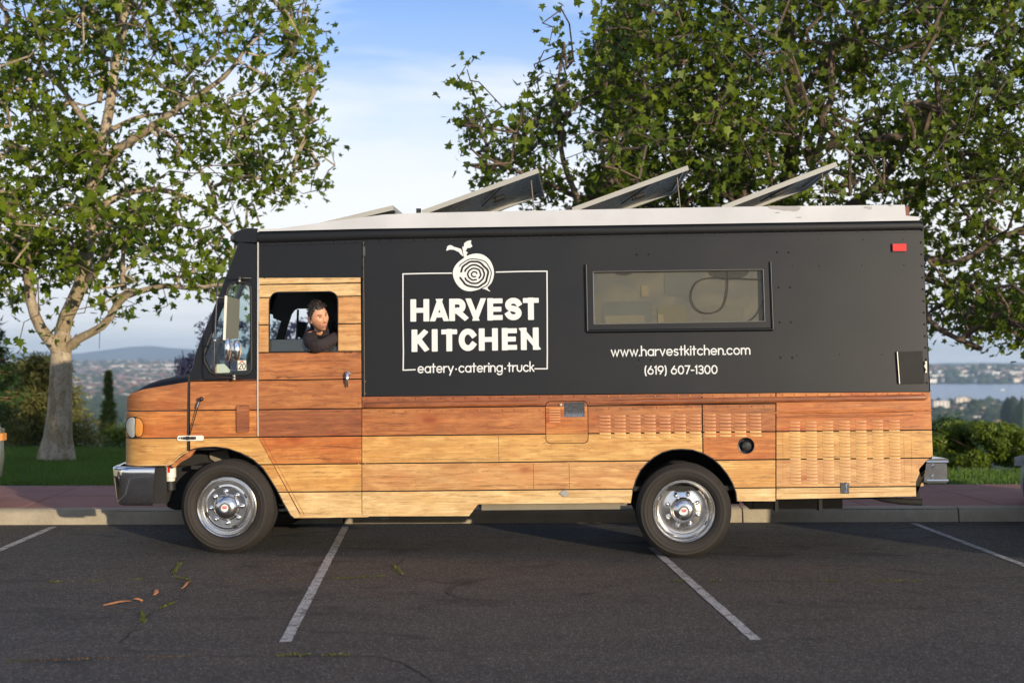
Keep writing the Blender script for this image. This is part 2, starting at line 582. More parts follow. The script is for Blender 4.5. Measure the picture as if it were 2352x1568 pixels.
M['kerb'] = stone_mat('pale kerb concrete', (.30, .26, .19), (.42, .37, .28))
M['redwalk'] = stone_mat('dusty red concrete', (.27, .115, .09), (.36, .17, .14), 2)
M['joint'] = paint('dark joint', (.05, .035, .03), .9)
M['crack'] = paint('dark crack', (.014, .013, .012), .95)
M['lawn'] = stone_mat('turf', (.03, .08, .012), (.08, .15, .025), 4, .6)

# ------------------------------------------------------------------ lot, kerb, pavement
lot = MB()
lot.add([(-160, -160, gz(-160)), (160, -160, gz(160)), (160, 16.2, gz(160)), (-160, 15.2, gz(-160))], [(0, 1, 2, 3)])
lot.build('parking_lot', M['asphalt'], kind='structure')

K0, K1 = ground(0, 1205), ground(2352, 1197)
KD = (K1 - K0); KD.z = 0; KD.normalize()
KN = Vector((-KD.y, KD.x, 0))


def kp(s, t, h=0.0):
    p = Vector((K0.x, K0.y, 0)) + KD * s + KN * t
    return (p.x, p.y, gz(p.x) + h)


def s_of(px, py=1202):
    p = ground(px, py); return (Vector((p.x, p.y, 0)) - Vector((K0.x, K0.y, 0))).dot(KD)


KH = .155
kb = MB()
kb.add([kp(-40, .03, -.05), kp(60, .03, -.05), kp(60, .17, -.05), kp(-40, .17, -.05), kp(-40, .03, KH - .02), kp(60, .03, KH - .02), kp(60, .17, KH - .02), kp(-40, .17, KH - .02)],
       [(0, 1, 5, 4), (1, 2, 6, 5), (2, 3, 7, 6), (3, 0, 4, 7), (4, 5, 6, 7)])
kerb = kb.build('kerb', M['joint'], kind='structure')
joints = [-12, -7.5, -3.4, s_of(790), s_of(1712), s_of(2218), s_of(2218) + 3.6, s_of(2218) + 8]
for a, b in zip(joints, joints[1:]):
    mb = MB(); rings = []
    n = max(2, int((b - a) / .5))
    for i in range(n + 1):
        s = a + .008 + (b - a - .016) * i / n
        j = lambda k: .004 * noise.noise((s * 3, k * 7.3, 1.7))
        rings.append([kp(s, .0 + j(1), -.04), kp(s, .012 + j(2), KH * .6), kp(s, .03 + j(3), KH - .022), kp(s, .05, KH - .004 + j(4)), kp(s, .19, KH + j(5)), kp(s, .19, -.04)])
    mb.loft(rings, closed=True, caps=True)
    mb.build('kerb_stone', M['kerb'], kerb, smooth=40)

pv = MB()
pv.add([kp(-40, .195, -.05), kp(60, .195, -.05), kp(60, 2.86, -.05), kp(-40, 2.86, -.05), kp(-40, .195, KH - .018), kp(60, .195, KH - .018), kp(60, 2.86, KH - .018), kp(-40, 2.86, KH - .018)],
       [(0, 1, 5, 4), (1, 2, 6, 5), (2, 3, 7, 6), (3, 0, 4, 7), (4, 5, 6, 7)])
pave = pv.build('pavement', M['joint'], kind='structure')
s_ref = s_of(2099, 1201) + 1.1
for i in range(-10, 6):
    for (t0, t1) in ((.2, 1.52), (1.535, 2.855)):
        a, b = s_ref + 1.5 * i + .006, s_ref + 1.5 * (i + 1) - .006
        d = random.uniform(-.003, .003)
        mb = MB(); e = .008
        q = lambda s, t, h: kp(s, t, h)
        mb.add([q(a, t0, KH - .03), q(b, t0, KH - .03), q(b, t1, KH - .03), q(a, t1, KH - .03), q(a, t0, KH - e + d), q(b, t0, KH - e + d), q(b, t1, KH - e + d), q(a, t1, KH - e + d),
                q(a + e, t0 + e, KH + d), q(b - e, t0 + e, KH + d), q(b - e, t1 - e, KH + d), q(a + e, t1 - e, KH + d)],
               [(0, 1, 5, 4), (1, 2, 6, 5), (2, 3, 7, 6), (3, 0, 4, 7), (4, 5, 9, 8), (5, 6, 10, 9), (6, 7, 11, 10), (7, 4, 8, 11), (8, 9, 10, 11)])
        mb.build('slab', M['redwalk'], pave)

# painted stall lines
LINE_TAGS = [((123, 1209), (-420, 1442), 'worn white stall line running off the left of the lot'),
             ((795, 1206), (655, 1473), 'worn white stall line passing under the truck behind its front wheel'),
             ((1497, 1256), (1736, 1468), 'worn white stall line emerging beside the rear wheel'),
             ((2099, 1201), (2810, 1470), 'worn white stall line behind the rear of the truck')]
for (a, b, lab) in LINE_TAGS:
    A, B = ground(*a, up=.004), ground(*b, up=.004)
    d = (B - A); L = d.length; d.normalize(); s = Vector((-d.y, d.x, 0)).normalized()
    mb = MB(); n = 70; vs = []
    for i in range(n + 1):
        p = A + d * (L * i / n)
        w = .036
        j0 = .006 * noise.noise((i * .6, 3.1, L)); j1 = .006 * noise.noise((i * .6, 9.1, L))
        for q in (p - s * (w + j0), p + s * (w + j1)):
            vs.append((q.x, q.y, gz(q.x) + .004))
    mb.add(vs, [(2 * i, 2 * i + 1, 2 * i + 3, 2 * i + 2) for i in range(n)])
    mb.build('stall_line', M['linepaint'], kind='structure')

# cracks in the asphalt
CRK = [[(95, 1337), (180, 1334), (290, 1331), (395, 1329), (470, 1333), (560, 1336), (640, 1334), (720, 1330), (800, 1329), (880, 1324)],
       [(1450, 1338), (1560, 1336), (1700, 1334), (1860, 1335), (2010, 1333), (2130, 1333), (2340, 1339)],
       [(432, 1278), (415, 1291), (404, 1306), (395, 1318), (412, 1328), (440, 1334), (428, 1350), (415, 1368), (392, 1382), (370, 1396), (345, 1410), (328, 1423), (300, 1455), (270, 1480)],
       [(943, 1276), (915, 1292), (908, 1303), (920, 1321), (965, 1328), (1005, 1336), (1060, 1342)],
       [(10, 1519), (110, 1515), (240, 1511), (360, 1508), (480, 1507), (600, 1506), (720, 1505), (810, 1505), (870, 1508), (925, 1523), (955, 1537), (985, 1556), (1010, 1580)]]
mb = MB()
for c in CRK:
    pts = []
    for (x0, y0), (x1, y1) in zip(c, c[1:]):
        for k in range(8):
            t = k / 8; pts.append((x0 + (x1 - x0) * t, y0 + (y1 - y0) * t))
    P = [ground(x, y) for x, y in pts]
    vs = []
    for i, p in enumerate(P):
        d = P[min(i + 1, len(P) - 1)] - P[max(i - 1, 0)]; d.z = 0
        s = Vector((-d.y, d.x, 0)).normalized()
        o = s * (.02 * noise.noise((p.x * 7, p.y * 7, 0)))
        w = .0025 + .005 * max(0, noise.noise((p.x * 3, p.y * 3, 4)) + .4)
        for q in (p + o - s * w, p + o + s * w): vs.append((q.x, q.y, gz(q.x) + .003))
    mb.add(vs, [(2 * i, 2 * i + 1, 2 * i + 3, 2 * i + 2) for i in range(len(P) - 1)])
mb.build('asphalt_crack', M['crack'], kind='structure')

# curved tyre scuff
mb = MB(); sc = [ground(x, y) for x, y in smooth_poly([(1150, 1330), (1100, 1332), (1060, 1337), (1034, 1348), (1030, 1360), (1042, 1369), (1062, 1374), (1090, 1376)], 2, False)]
vs = []
for i, p in enumerate(sc):
    d = sc[min(i + 1, len(sc) - 1)] - sc[max(i - 1, 0)]; s = Vector((-d.y, d.x, 0)).normalized()
    w = .022 * math.sin(math.pi * (i + .3) / len(sc)) * (1 + .5 * noise.noise((i * .5, 0, 0)))
    for q in (p - s * w, p + s * w): vs.append((q.x, q.y, gz(q.x) + .0035))
mb.add(vs, [(2 * i, 2 * i + 1, 2 * i + 3, 2 * i + 2) for i in range(len(sc) - 1)])
mb.build('tyre_mark', paint('rubber scuff', (.027, .024, .022), .8, var=.5, nscale=60), kind='structure')

M['moss'] = leaf_mat('mossy weeds', (.06, .075, .012), (.17, .185, .035), .2)
M['drymoss'] = leaf_mat('dry weeds', (.11, .06, .03), (.24, .15, .065), .2)


def tufts(name, segs, mat, dens, hmax):
    V = []; F = []; T = []
    for (x0, y0, x1, y1) in segs:
        A, B = ground(x0, y0), ground(x1, y1)
        n = int((B - A).length * dens) + 6
        for _ in range(n):
            t = random.random(); p = A.lerp(B, t)
            env = .45 + .55 * max(0, noise.noise((p.x * 9, p.y * 9, 2)) + .5)
            ox, oy = random.gauss(0, .012) * env, random.gauss(0, .014) * env
            h = random.uniform(.3, 1) * hmax * env; a = random.uniform(0, 6.28); w = random.uniform(.003, .006)
            bx, by = p.x + ox, p.y + oy; z = gz(bx) + .002
            l = random.uniform(.2, 1.2) * h
            k = len(V); ax = random.uniform(0, 6.28)
            V += [(bx - w * math.cos(a), by - w * math.sin(a), z), (bx + w * math.cos(a), by + w * math.sin(a), z), (bx + l * math.cos(ax), by + l * math.sin(ax), z + h)]
            F.append((k, k + 1, k + 2)); T += [random.random()] * 3
    link(name, fast_mesh(name, V, F, mat, T), kind='stuff')


tufts('moss', [(100, 1337, 140, 1336), (210, 1334, 242, 1333), (293, 1331, 325, 1330), (415, 1292, 398, 1316), (398, 1324, 440, 1333), (760, 1329, 885, 1323), (905, 1298, 922, 1319),
               (1538, 1336, 1578, 1334), (1630, 1333, 1650, 1333), (1890, 1334, 1920, 1333), (1995, 1333, 2120, 1334), (325, 1405, 330, 1430), (366, 1398, 398, 1384), (632, 1506, 715, 1504), (15, 1519, 60, 1517), (740, 1505, 805, 1504)], M['moss'], 300, .022)
tufts('dry_weeds', [(520, 1336, 545, 1335), (60, 1517, 280, 1511), (330, 1509, 440, 1507), (665, 1333, 708, 1330), (590, 1336, 625, 1335), (160, 1335, 175, 1335)], M['drymoss'], 190, .014)

# bark strips lying on the asphalt
M['barkstrip'] = paint('orange bark', (.50, .21, .08), .8, var=.3, nscale=30)
for (a, b, w, lab) in [((237, 1390), (303, 1381), .022, 'long orange strip of bark lying on the asphalt'),
                       ((311, 1376), (323, 1381), .02, 'short brown bark chip beside the long strip'),
                       ((352, 1366), (365, 1354), .018, 'curled tan bark chip above the long strip'),
                       ((415, 1351), (441, 1335), .012, 'thin pale twig lying across the crack')]:
    A, B = ground(*a), ground(*b); mb = MB(); n = 9; rings = []
    d = (B - A).normalized(); s = Vector((-d.y, d.x, 0))
    for i in range(n + 1):
        t = i / n; p = A.lerp(B, t) + s * (.012 * math.sin(t * 5 + A.x))
        ww = w * (.35 + .65 * math.sin(math.pi * min(1, max(.06, t)) ** .8))
        z = gz(p.x) + .003 + .008 * math.sin(math.pi * t)
        rings.append([(p.x - s.x * ww, p.y - s.y * ww, z), (p.x, p.y, z + .45 * ww), (p.x + s.x * ww, p.y + s.y * ww, z), (p.x, p.y, z - .002 + .2 * ww)])
    mb.loft(rings, True, True)
    mb.build('bark_strip', M['barkstrip'], smooth=50, label=lab, category='bark strip', group='bark strips on the asphalt')

# ------------------------------------------------------------------ lawn and the land beyond
def sst(a, b, x):
    t = min(1, max(0, (x - a) / (b - a))); return t * t * (3 - 2 * t)


def crest(X): return 24.6 - 4.2 * sst(-3, 4, X)


WATER = -58.0


def land(X, Y):
    yc = crest(X)
    if Y < yc: return gz(X) + KH - .01 + .02 * sst(18, 22, Y) * (1 - sst(-3, 2, X))
    D = Y - yc
    z = KH - 58.2 * (1 - math.exp(-D / 170))
    r = X / Y
    if Y > 200:
        z += (1.2 + Y * .0012) * noise.noise((X / 260, Y / 260, .4))
        if r < .1: z += 46 * sst(2600, 6800, Y) * (1 - sst(7500, 9000, Y)) * (1 + .25 * noise.noise((X / 900, Y / 900, 3)))
        if r > .1:
            sh = 40 * noise.noise((X / 300, 2.2, 1.1))
            if 1900 + sh < Y < 3650 + sh * .5: z -= 12 * min(1, (Y - 1900 - sh) / 60, (3650 + sh * .5 - Y) / 60)
            if Y > 3650: z += 34 * sst(3650, 4700, Y) * (1 + .2 * noise.noise((X / 500, Y / 500, 7)))
    return z


def terrain_mat():
    m, nt, bs = newmat('land')
    v = objco(nt)
    c = mix(nt, ramp(nt, noise_t(nt, v, .004, 6, .6), [(.4, 0.0), (.62, 1.0)]), (.032, .05, .018), (.13, .115, .06))
    c = mix(nt, ramp(nt, noise_t(nt, v, .05, 4, .6), [(.45, 0.0), (.6, .6)]), c, (.028, .045, .015))
    setbs(bs, Base_Color=c, Roughness=.95)
    return m


M['land'] = terrain_mat()
rows = [kp(0, 2.86)[1] - .6] + [18.6, 19.4, 20.0, 20.4, 20.8, 21.4, 22.2, 23, 23.8, 24.4, 24.8, 25.4, 26.5]
y = 28
while y < 15000: rows.append(y); y *= 1.07
NC = 90
V = []; F = []
for i, Y in enumerate(rows):
    for k in range(NC + 1):
        rr = -1 + 2 * k / NC
        X = rr * (.62 * Y + 24)
        if i == 0:
            s = X - K0.x; p = kp(s, 2.862); V.append((p[0], p[1], p[2] + KH - .012))
        else:
            Yk = Y + KD.y * X * max(0, 1 - (Y - 17.5) / 7)
            V.append((X, Yk, land(X, Yk)))
for i in range(len(rows) - 1):
    for k in range(NC):
        a = i * (NC + 1) + k; F.append((a, a + 1, a + NC + 2, a + NC + 1))
me = fast_mesh('land', V, F, [M['lawn'], M['land']], smooth=True)
mi = [0 if (f // NC) < 17 else 1 for f in range(len(F))]
me.polygons.foreach_set('material_index', mi)
link('land', me, kind='structure')

wm, wnt, wb = newmat('bay water')
wv = objco(wnt)
setbs(wb, Base_Color=(.05, .13, .24), Roughness=.25, Normal=bump(wnt, noise_t(wnt, wv, .05, 4), .6, 4))
wt = MB(); wt.add([(180, 1500, WATER - .9), (5200, 1500, WATER - .9), (5200, 4300, WATER - .9), (180, 4300, WATER - .9)], [(0, 1, 2, 3)])
wt.build('bay_water', wm, kind='structure')

# distant mountains
prof = [(-900, 818), (-500, 806), (-200, 815), (0, 813), (60, 808), (110, 806), (160, 811), (210, 808), (260, 800), (300, 796), (345, 792.5), (390, 798), (430, 800), (480, 805), (560, 812), (700, 806), (900, 815), (1200, 818), (1500, 823), (1800, 830)]
V = []; F = []
YS = [8600, 9100, 9600, 10000, 10600, 11500]; HF = [-.05, .45, .82, 1.0, .8, .3]
cols = np.linspace(-900, 1800, 150)
for j, (Y, hf) in enumerate(zip(YS, HF)):
    for x in cols:
        yy = np.interp(x, [p[0] for p in prof], [p[1] for p in prof])
        X = (x - 1176) / FPX * 10000
        h = (828 - yy) * 10000 / FPX
        h += 9 * noise.noise((X / 400, Y / 300, 5)) * (hf if j != 3 else .35) + (4 * noise.noise((X / 120, Y / 90, 1)))
        V.append((X, Y, -14 + (h + 14) * hf if hf > 0 else -30))
n = len(cols)
for j in range(len(YS) - 1):
    for k in range(n - 1):
        a = j * n + k; F.append((a, a + 1, a + n + 1, a + n))
M['hill'] = paint('hill scrub with haze blue', (.14, .16, .17), .95, var=.3, nscale=.003)  # blue-grey scrub colour holds part of the distant haze
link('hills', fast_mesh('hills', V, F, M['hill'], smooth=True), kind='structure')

# grass blades on the lawn
def grass_patch(n, fx):
    V = np.zeros((n * 3, 3)); T = np.zeros(n * 3)
    k = 0
    P = []
    while len(P) < n:
        X, Y = fx()
        P.append((X, Y))
    P = np.array(P)
    a = rng.uniform(0, 6.28, n); h = rng.uniform(.025, .06, n); w = rng.uniform(.004, .008, n)
    l = rng.uniform(0, .03, n); b = rng.uniform(0, 6.28, n)
    z = np.array([land(x, yv) for x, yv in P])
    V[0::3] = np.c_[P[:, 0] - w * np.cos(a), P[:, 1] - w * np.sin(a), z - .003]
    V[1::3] = np.c_[P[:, 0] + w * np.cos(a), P[:, 1] + w * np.sin(a), z - .003]
    V[2::3] = np.c_[P[:, 0] + l * np.cos(b), P[:, 1] + l * np.sin(b), z + h]
    t = np.clip(.5 + .35 * np.array([noise.noise((x * .9, yv * .9, 0)) for x, yv in P]) + rng.normal(0, .2, n), 0, 1)
    T = np.repeat(t, 3)
    return V, np.arange(n * 3).reshape(-1, 3), T


def lawn_pt():
    while True:
        if random.random() < .62: X, Y = random.uniform(-10.5, -3.5), random.uniform(17.6, 25.6)
        elif random.random() < .4: X, Y = random.uniform(3.4, 8.6), random.uniform(17.9, 21.2)
        else: X, Y = random.uniform(-4, 4.2), random.uniform(17.7, 23)
        s = (X - K0.x); back = kp(s, 2.87)[1]
        if Y > back + random.random() * .08: return X, Y


M['grass'] = leaf_mat('lawn grass', (.045, .115, .012), (.16, .27, .04), .3)
gv, gf, gt = grass_patch(150000, lawn_pt)
link('grass', fast_mesh('grass', gv, gf, M['grass'], gt), kind='stuff')

# ------------------------------------------------------------------ trees
def bark_mat(name, a, b, patch, sc=6):
    m, nt, bs = newmat(name)
    v = objco(nt)
    n1 = noise_t(nt, N(nt, 'ShaderNodeMapping', Vector=v, Scale=(1, 1, .6)).outputs[0], sc, 5, .6, .6)
    c = mix(nt, ramp(nt, n1, [(.35, 0.0), (.65, 1.0)]), a, b)
    vo = N(nt, 'ShaderNodeTexVoronoi', dict(feature='F1'), Vector=N(nt, 'ShaderNodeMapping', Vector=v, Scale=(7, 7, 3.2)).outputs[0], Scale=1.0)
    pk = N(nt, 'ShaderNodeSeparateColor', Color=vo.outputs['Color']).outputs[0]
    c = mix(nt, mth(nt, 'MULTIPLY', mth(nt, 'GREATER_THAN', pk, .62), .55), c, patch)
    c = mix(nt, ramp(nt, noise_t(nt, v, 24, 4, .7), [(.34, .7), (.5, 0.0)]), c, tuple(x * .35 for x in a))
    setbs(bs, Base_Color=c, Roughness=.85, Normal=bump(nt, mth(nt, 'ADD', n1, mth(nt, 'MULTIPLY', noise_t(nt, v, 30, 4), .4)), .5, .03))
    return m


M['sycbark'] = bark_mat('mottled sycamore bark', (.31, .245, .165), (.46, .38, .28), (.21, .155, .06))
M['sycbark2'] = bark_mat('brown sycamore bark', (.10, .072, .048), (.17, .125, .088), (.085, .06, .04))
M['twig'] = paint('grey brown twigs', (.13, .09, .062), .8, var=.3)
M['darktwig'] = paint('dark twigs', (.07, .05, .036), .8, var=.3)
M['pinebark'] = paint('reddish pine bark', (.26, .15, .09), .9, var=.3)
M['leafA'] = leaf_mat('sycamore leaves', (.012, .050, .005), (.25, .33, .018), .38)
M['leafB'] = leaf_mat('sycamore leaves in the shade of their crown', (.010, .040, .006), (.22, .29, .018), .36)  # darker leaf colours carry the shade of the crown

# five-lobed leaf, stalk end at the origin, lying in xy, tip along +y
LEAF2 = [(0, 0), (.16, -.06), (.42, .06), (.27, .25), (.56, .44), (.26, .50), (.13, .62), (0, 1.0), (-.13, .62), (-.26, .50), (-.56, .44), (-.27, .25), (-.42, .06), (-.16, -.06)]
LEAFV = np.array([(0, .30, -.04)] + [(x, yv, .10 * abs(x) - .12 * (yv - .4) ** 2) for x, yv in LEAF2])
LEAFF = np.array([(0, i, i % 14 + 1) for i in range(1, 15)])


def leaf_frames(P, size, up=.35, face=None):
    """random leaf placements: returns positions, 3x3 bases, sizes"""
    n = len(P)
    nrm = rng.normal(0, .7, (n, 3)); nrm[:, 2] += up; nrm[:, 1] -= .12
    nrm /= np.linalg.norm(nrm, axis=1)[:, None]
    t = rng.normal(0, 1, (n, 3)); t[:, 2] -= .5
    t -= nrm * (t * nrm).sum(1)[:, None]; t /= np.linalg.norm(t, axis=1)[:, None]
    b = np.cross(t, nrm)
    s = size * rng.uniform(.5, 1.45, n)
    return P, np.stack([b, t, nrm], axis=2), s


def emit_leaves(P, B, S, tint):
    n = len(P); k = len(LEAFV)
    V = np.einsum('nij,kj->nki', B, LEAFV) * S[:, None, None] + P[:, None, :]
    F = (LEAFF[None] + (np.arange(n) * k)[:, None, None]).reshape(-1, 3)
    return V.reshape(-1, 3), F, np.repeat(tint, k)


class Skel:
    def __init__(s): s.P = np.zeros((60000, 3)); s.par = np.full(60000, -1, dtype=int); s.r = np.zeros(60000); s.n = 0; s.ok = np.zeros(60000, bool)

    def add(s, p, par, r=0, ok=True):
        i = s.n; s.P[i] = p; s.par[i] = par; s.r[i] = r; s.ok[i] = ok; s.n += 1; return i

    def near(s, p):
        d = ((s.P[:s.n] - p) ** 2).sum(1); d[~s.ok[:s.n]] = 1e9
        i = int(d.argmin()); return i, math.sqrt(d[i])


def tube_arrays(segs, sides):
    V = []; F = []
    for (p0, p1, r0, r1) in segs:
        d = p1 - p0; L = np.linalg.norm(d)
        if L < 1e-6: continue
        d = d / L
        a = np.array((0, 0, 1.0)) if abs(d[2]) < .9 else np.array((1.0, 0, 0))
        u = np.cross(d, a); u /= np.linalg.norm(u); w = np.cross(d, u)
        k = len(V)
        for (p, r) in ((p0, r0), (p1, r1)):
            for j in range(sides):
                an = 2 * math.pi * j / sides
                V.append(p + (u * math.cos(an) + w * math.sin(an)) * r)
        for j in range(sides):
            F.append((k + j, k + (j + 1) % sides, k + sides + (j + 1) % sides, k + sides + j))
    return V, F


def in_frame(P):
    """picture coordinates of world points (for choosing the leaves that show largest)"""
    cp, sp = math.cos(PITCH), math.sin(PITCH)
    d = P - np.array(CAM)
    fw = d[:, 1] * cp + d[:, 2] * sp; up = -d[:, 1] * sp + d[:, 2] * cp
    return 1176 + FPX * d[:, 0] / fw, 784 - FPX * up / fw


def sycamore(loc, label, limbs, targets, leafmat, barkmat, leaf_size, per, group, spread=.24, single=300, bare=.3):
    root = empty('sycamore_tree', loc, label, 'tree', group)
    L = np.array(loc)
    sk = Skel()
    trunkmb = MB()
    for k, (pts, r0, r1, ok0) in enumerate(limbs):
        # resample with a little waviness
        P = [Vector(p) for p in pts]; Q = []
        for a, b in zip(P, P[1:]):
            n = max(1, int((b - a).length / .22))
            for i in range(n): Q.append(a.lerp(b, i / n))
        Q.append(P[-1])
        for _ in range(2):
            Q = [Q[0]] + [(Q[i - 1] + Q[i] * 2 + Q[i + 1]) / 4 for i in range(1, len(Q) - 1)] + [Q[-1]]
        rs = [r0 + (r1 - r0) * (i / max(1, len(Q) - 1)) ** .8 for i in range(len(Q))]
        if k == 0:                     # root flare
            for i, q in enumerate(Q):
                h = q.z - Q[0].z; rs[i] = r1 + (r0 - r1) * math.exp(-h / .5)
        sides = 16 if r0 > .12 else 8
        rings = []
        for i, q in enumerate(Q):
            rs[i] *= 1 + (.07 + .05 * (k == 0)) * noise.noise((q.x * 2, q.z * 2.3, k))
        trunkmb.tube([q - Vector(loc) for q in Q], rs, sides)
        par = -1
        if sk.n:
            par, _ = sk.near(np.array(Q[0]))
        for i, q in enumerate(Q):
            par = sk.add(np.array(q), par, rs[i], i / len(Q) >= ok0)
    nlimb = sk.n
    dist = np.array([sk.near(t)[1] for t in targets])
    tips = []
    for ti in np.argsort(dist):
        t = targets[ti]
        i, d = sk.near(t)
        p0 = sk.P[i].copy(); par = i
        n = max(1, int(d / .28)); sag = .10 * d
        pr = rng.normal(0, .05 * min(d, 1.5), 3)
        for j in range(1, n + 1):
            f = j / n
            p = p0 + (t - p0) * f + (pr + np.array((0, 0, sag))) * math.sin(math.pi * f) + (rng.normal(0, .025, 3) if j < n else 0)
            par = sk.add(p, par)
        tips.append(par)
    n = sk.n
    cnt = np.zeros(n)
    for t in tips: cnt[t] += 1
    for i in range(n - 1, -1, -1):
        if sk.par[i] >= 0 and i >= nlimb: cnt[sk.par[i]] += cnt[i]
    rad = np.where(np.arange(n) < nlimb, sk.r[:n], np.minimum(.0048 * np.sqrt(np.maximum(cnt, 1)) + .0012, .05))
    thick = []; thin = []
    for i in range(nlimb, n):
        j = sk.par[i]
        r0 = min(rad[j], rad[i] * 1.35)
        (thick if rad[i] > .012 else thin).append((sk.P[j] - L, sk.P[i] - L, r0, rad[i]))
    V, F = tube_arrays(thick, 5)
    trunkmb.add([tuple(v) for v in V], F)
    # knots and root ridges on the lowest stretch
    zb = trunkmb.v[0][2]
    for i, (x, y, z) in enumerate(trunkmb.v[:16 * 60]):
        h = z - zb
        if 0 <= h < 3.2 and math.hypot(x, y) < 1.2:
            a = math.atan2(y, x); k_ = 1 + .16 * math.exp(-max(0, h) / .22) * math.cos(a * 5 + 1) + .035 * noise.noise((x * 6, y * 6, z * 3))
            trunkmb.v[i] = (x * k_, y * k_, z)
    trunkmb.build('trunk', barkmat, root, smooth=60, fix=False)
    V, F = tube_arrays(thin, 3)
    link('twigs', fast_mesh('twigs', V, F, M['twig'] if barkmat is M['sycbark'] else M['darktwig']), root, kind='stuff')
    # leaves round the last stretch of every twig
    P = []; T = []
    for t in tips:
        if rng.uniform() < bare: continue
        a = sk.P[t]; b = sk.P[sk.par[t]]
        m = max(1, rng.poisson(per)); base = np.clip(rng.normal(.5, .2), 0, 1)
        for _ in range(m):
            f = rng.uniform(-.15, 1.0)
            P.append(a + (b - a) * f + rng.normal(0, spread * .5, 3)); T.append(np.clip(base + rng.normal(0, .16), 0, 1))
    P = np.array(P); T = np.array(T)
    P, B, S = leaf_frames(P, leaf_size)
    px, py = in_frame(P)
    vis = (px > 5) & (px < 2347) & (py > 5) & (py < 900)
    score = np.where(vis, P[:, 1] - 3 * S / leaf_size, 1e9)
    order = np.argsort(score)
    pick = order[:single]; rest = np.ones(len(P), bool); rest[pick] = False
    V, F, TT = emit_leaves(P[rest] - L, B[rest], S[rest], T[rest])
    crown = link('crown', fast_mesh('crown', V, F, leafmat, TT), root, kind='stuff')
    ms = [fast_mesh('leaf', LEAFV, LEAFF, leafmat, np.full(len(LEAFV), tv)) for tv in (.2, .4, .55, .7, .9)]
    for i in pick:
        o = link('leaf', ms[int(min(4, T[i] * 5))], root)
        mt = Matrix([[*(B[i][r] * S[i]), P[i][r] - L[r]] for r in range(3)] + [[0, 0, 0, 1]])
        o.matrix_local = mt
    return root


def targets_from(polys, n, Y0, dY, holes=(), gap=-.1):
    """leaf-cluster points: picture polygons (with weights) give the silhouette, depth is spread round Y0"""
    out = []; ws = [w for _, w in polys]; tot = sum(ws)
    while len(out) < n:
        r = random.random() * tot
        for pl, w in polys:
            r -= w
            if r <= 0: break
        xs = [p[0] for p in pl]; ys = [p[1] for p in pl]
        x, y = random.uniform(min(xs), max(xs)), random.uniform(min(ys), max(ys))
        if not inside((x, y), pl): continue
        if noise.noise((x / 70, y / 70, Y0)) + .6 * noise.noise((x / 32, y / 32, Y0 + 3)) < gap + random.uniform(-.2, .1): continue
        if any(inside((x, y), h) for h in holes) and random.random() < .9: continue
        Y = Y0 + random.gauss(0, dY * .5)
        # keep the picture position only roughly: scale about the tree's own depth
        p = at(x, y, Y0); p.y = Y
        if p.z < 1.9: continue
        out.append((p.x, p.y, p.z))
    return np.array(out)


# --- the tree beside the front of the truck
YL = 21.7
def LL(pts, dy0=0, dy1=0):
    n = len(pts) - 1
    return [at(x, y, YL + dy0 + (dy1 - dy0) * i / max(1, n)) for i, (x, y) in enumerate(pts)]


bz = land(-7, YL) - .03
base = at(131, 1062, YL); base.z = bz
limbs = [
    ([base] + LL([(134, 1000), (137, 950), (140, 900), (141, 850), (140, 810), (140, 770)]), .285, .158, .8),
    (LL([(141, 790), (141, 755), (147, 728), (166, 700), (188, 664), (199, 614), (206, 553), (210, 498), (207, 430), (224, 365), (241, 310), (256, 248), (258, 193), (265, 138), (279, 69), (293, 7), (300, -80), (310, -180)], 0, .3), .125, .045, .25),
    (LL([(140, 812), (124, 790), (108, 774), (90, 752), (80, 733), (68, 692), (63, 650), (64, 595), (60, 548), (32, 520), (17, 492), (6, 452), (-2, 420), (-30, 370), (-60, 300)], 0, -1.4), .105, .045, .3),
    (LL([(142, 815), (158, 793), (177, 774), (207, 763), (240, 758), (250, 736), (265, 697), (284, 664), (312, 681), (345, 661), (386, 647), (414, 655), (444, 676), (470, 658), (497, 645), (530, 655)], 0, -1.0), .082, .026, .45),
    (LL([(284, 664), (281, 630), (276, 590), (290, 545), (300, 500)], -.6, -1.2), .05, .02, .2),
    (LL([(205, 640), (222, 620), (238, 600), (262, 560), (300, 520), (350, 505)], 0, -1.5), .07, .025, .3),
    (LL([(222, 370), (262, 348), (296, 330), (344, 292), (385, 272), (430, 227), (458, 217), (520, 180), (560, 120), (590, 70)], 0, -.9), .085, .02, .2),
    (LL([(246, 305), (262, 294), (282, 286), (304, 273), (330, 258), (372, 262), (420, 262)], .15, .9), .05, .018, .2),
    (LL([(208, 490), (245, 462), (285, 437), (360, 430), (425, 448), (470, 470), (497, 502), (520, 520)], 0, .9), .07, .022, .25),
    (LL([(497, 480), (496, 427), (450, 377), (408, 344), (380, 300)], .9, .6), .045, .015, .1),
    (LL([(496, 427), (530, 399), (580, 405), (640, 420), (700, 385), (735, 372)], .9, .2), .034, .007, .1),
    (LL([(218, 315), (200, 285), (180, 262), (150, 208), (110, 172), (70, 130), (30, 60)], 0, 1.2), .06, .018, .2),
    (LL([(228, 235), (236, 190), (238, 150), (241, 96), (222, 45), (200, 10), (190, -60)], .3, 1.0), .045, .018, .2),
    (LL([(266, 130), (277, 80), (320, 22), (350, -40)], 0, -.6), .04, .015, .2),
    (LL([(64, 600), (40, 590), (22, 560), (5, 545), (-40, 530)], -.7, -2), .05, .02, .2),
    (LL([(560, 120), (600, 150), (640, 130), (690, 60)], -.8, -.6), .02, .007, .0),
    (LL([(430, 227), (520, 260), (600, 280), (680, 250), (730, 200)], -.6, -.2), .025, .006, .0),
]
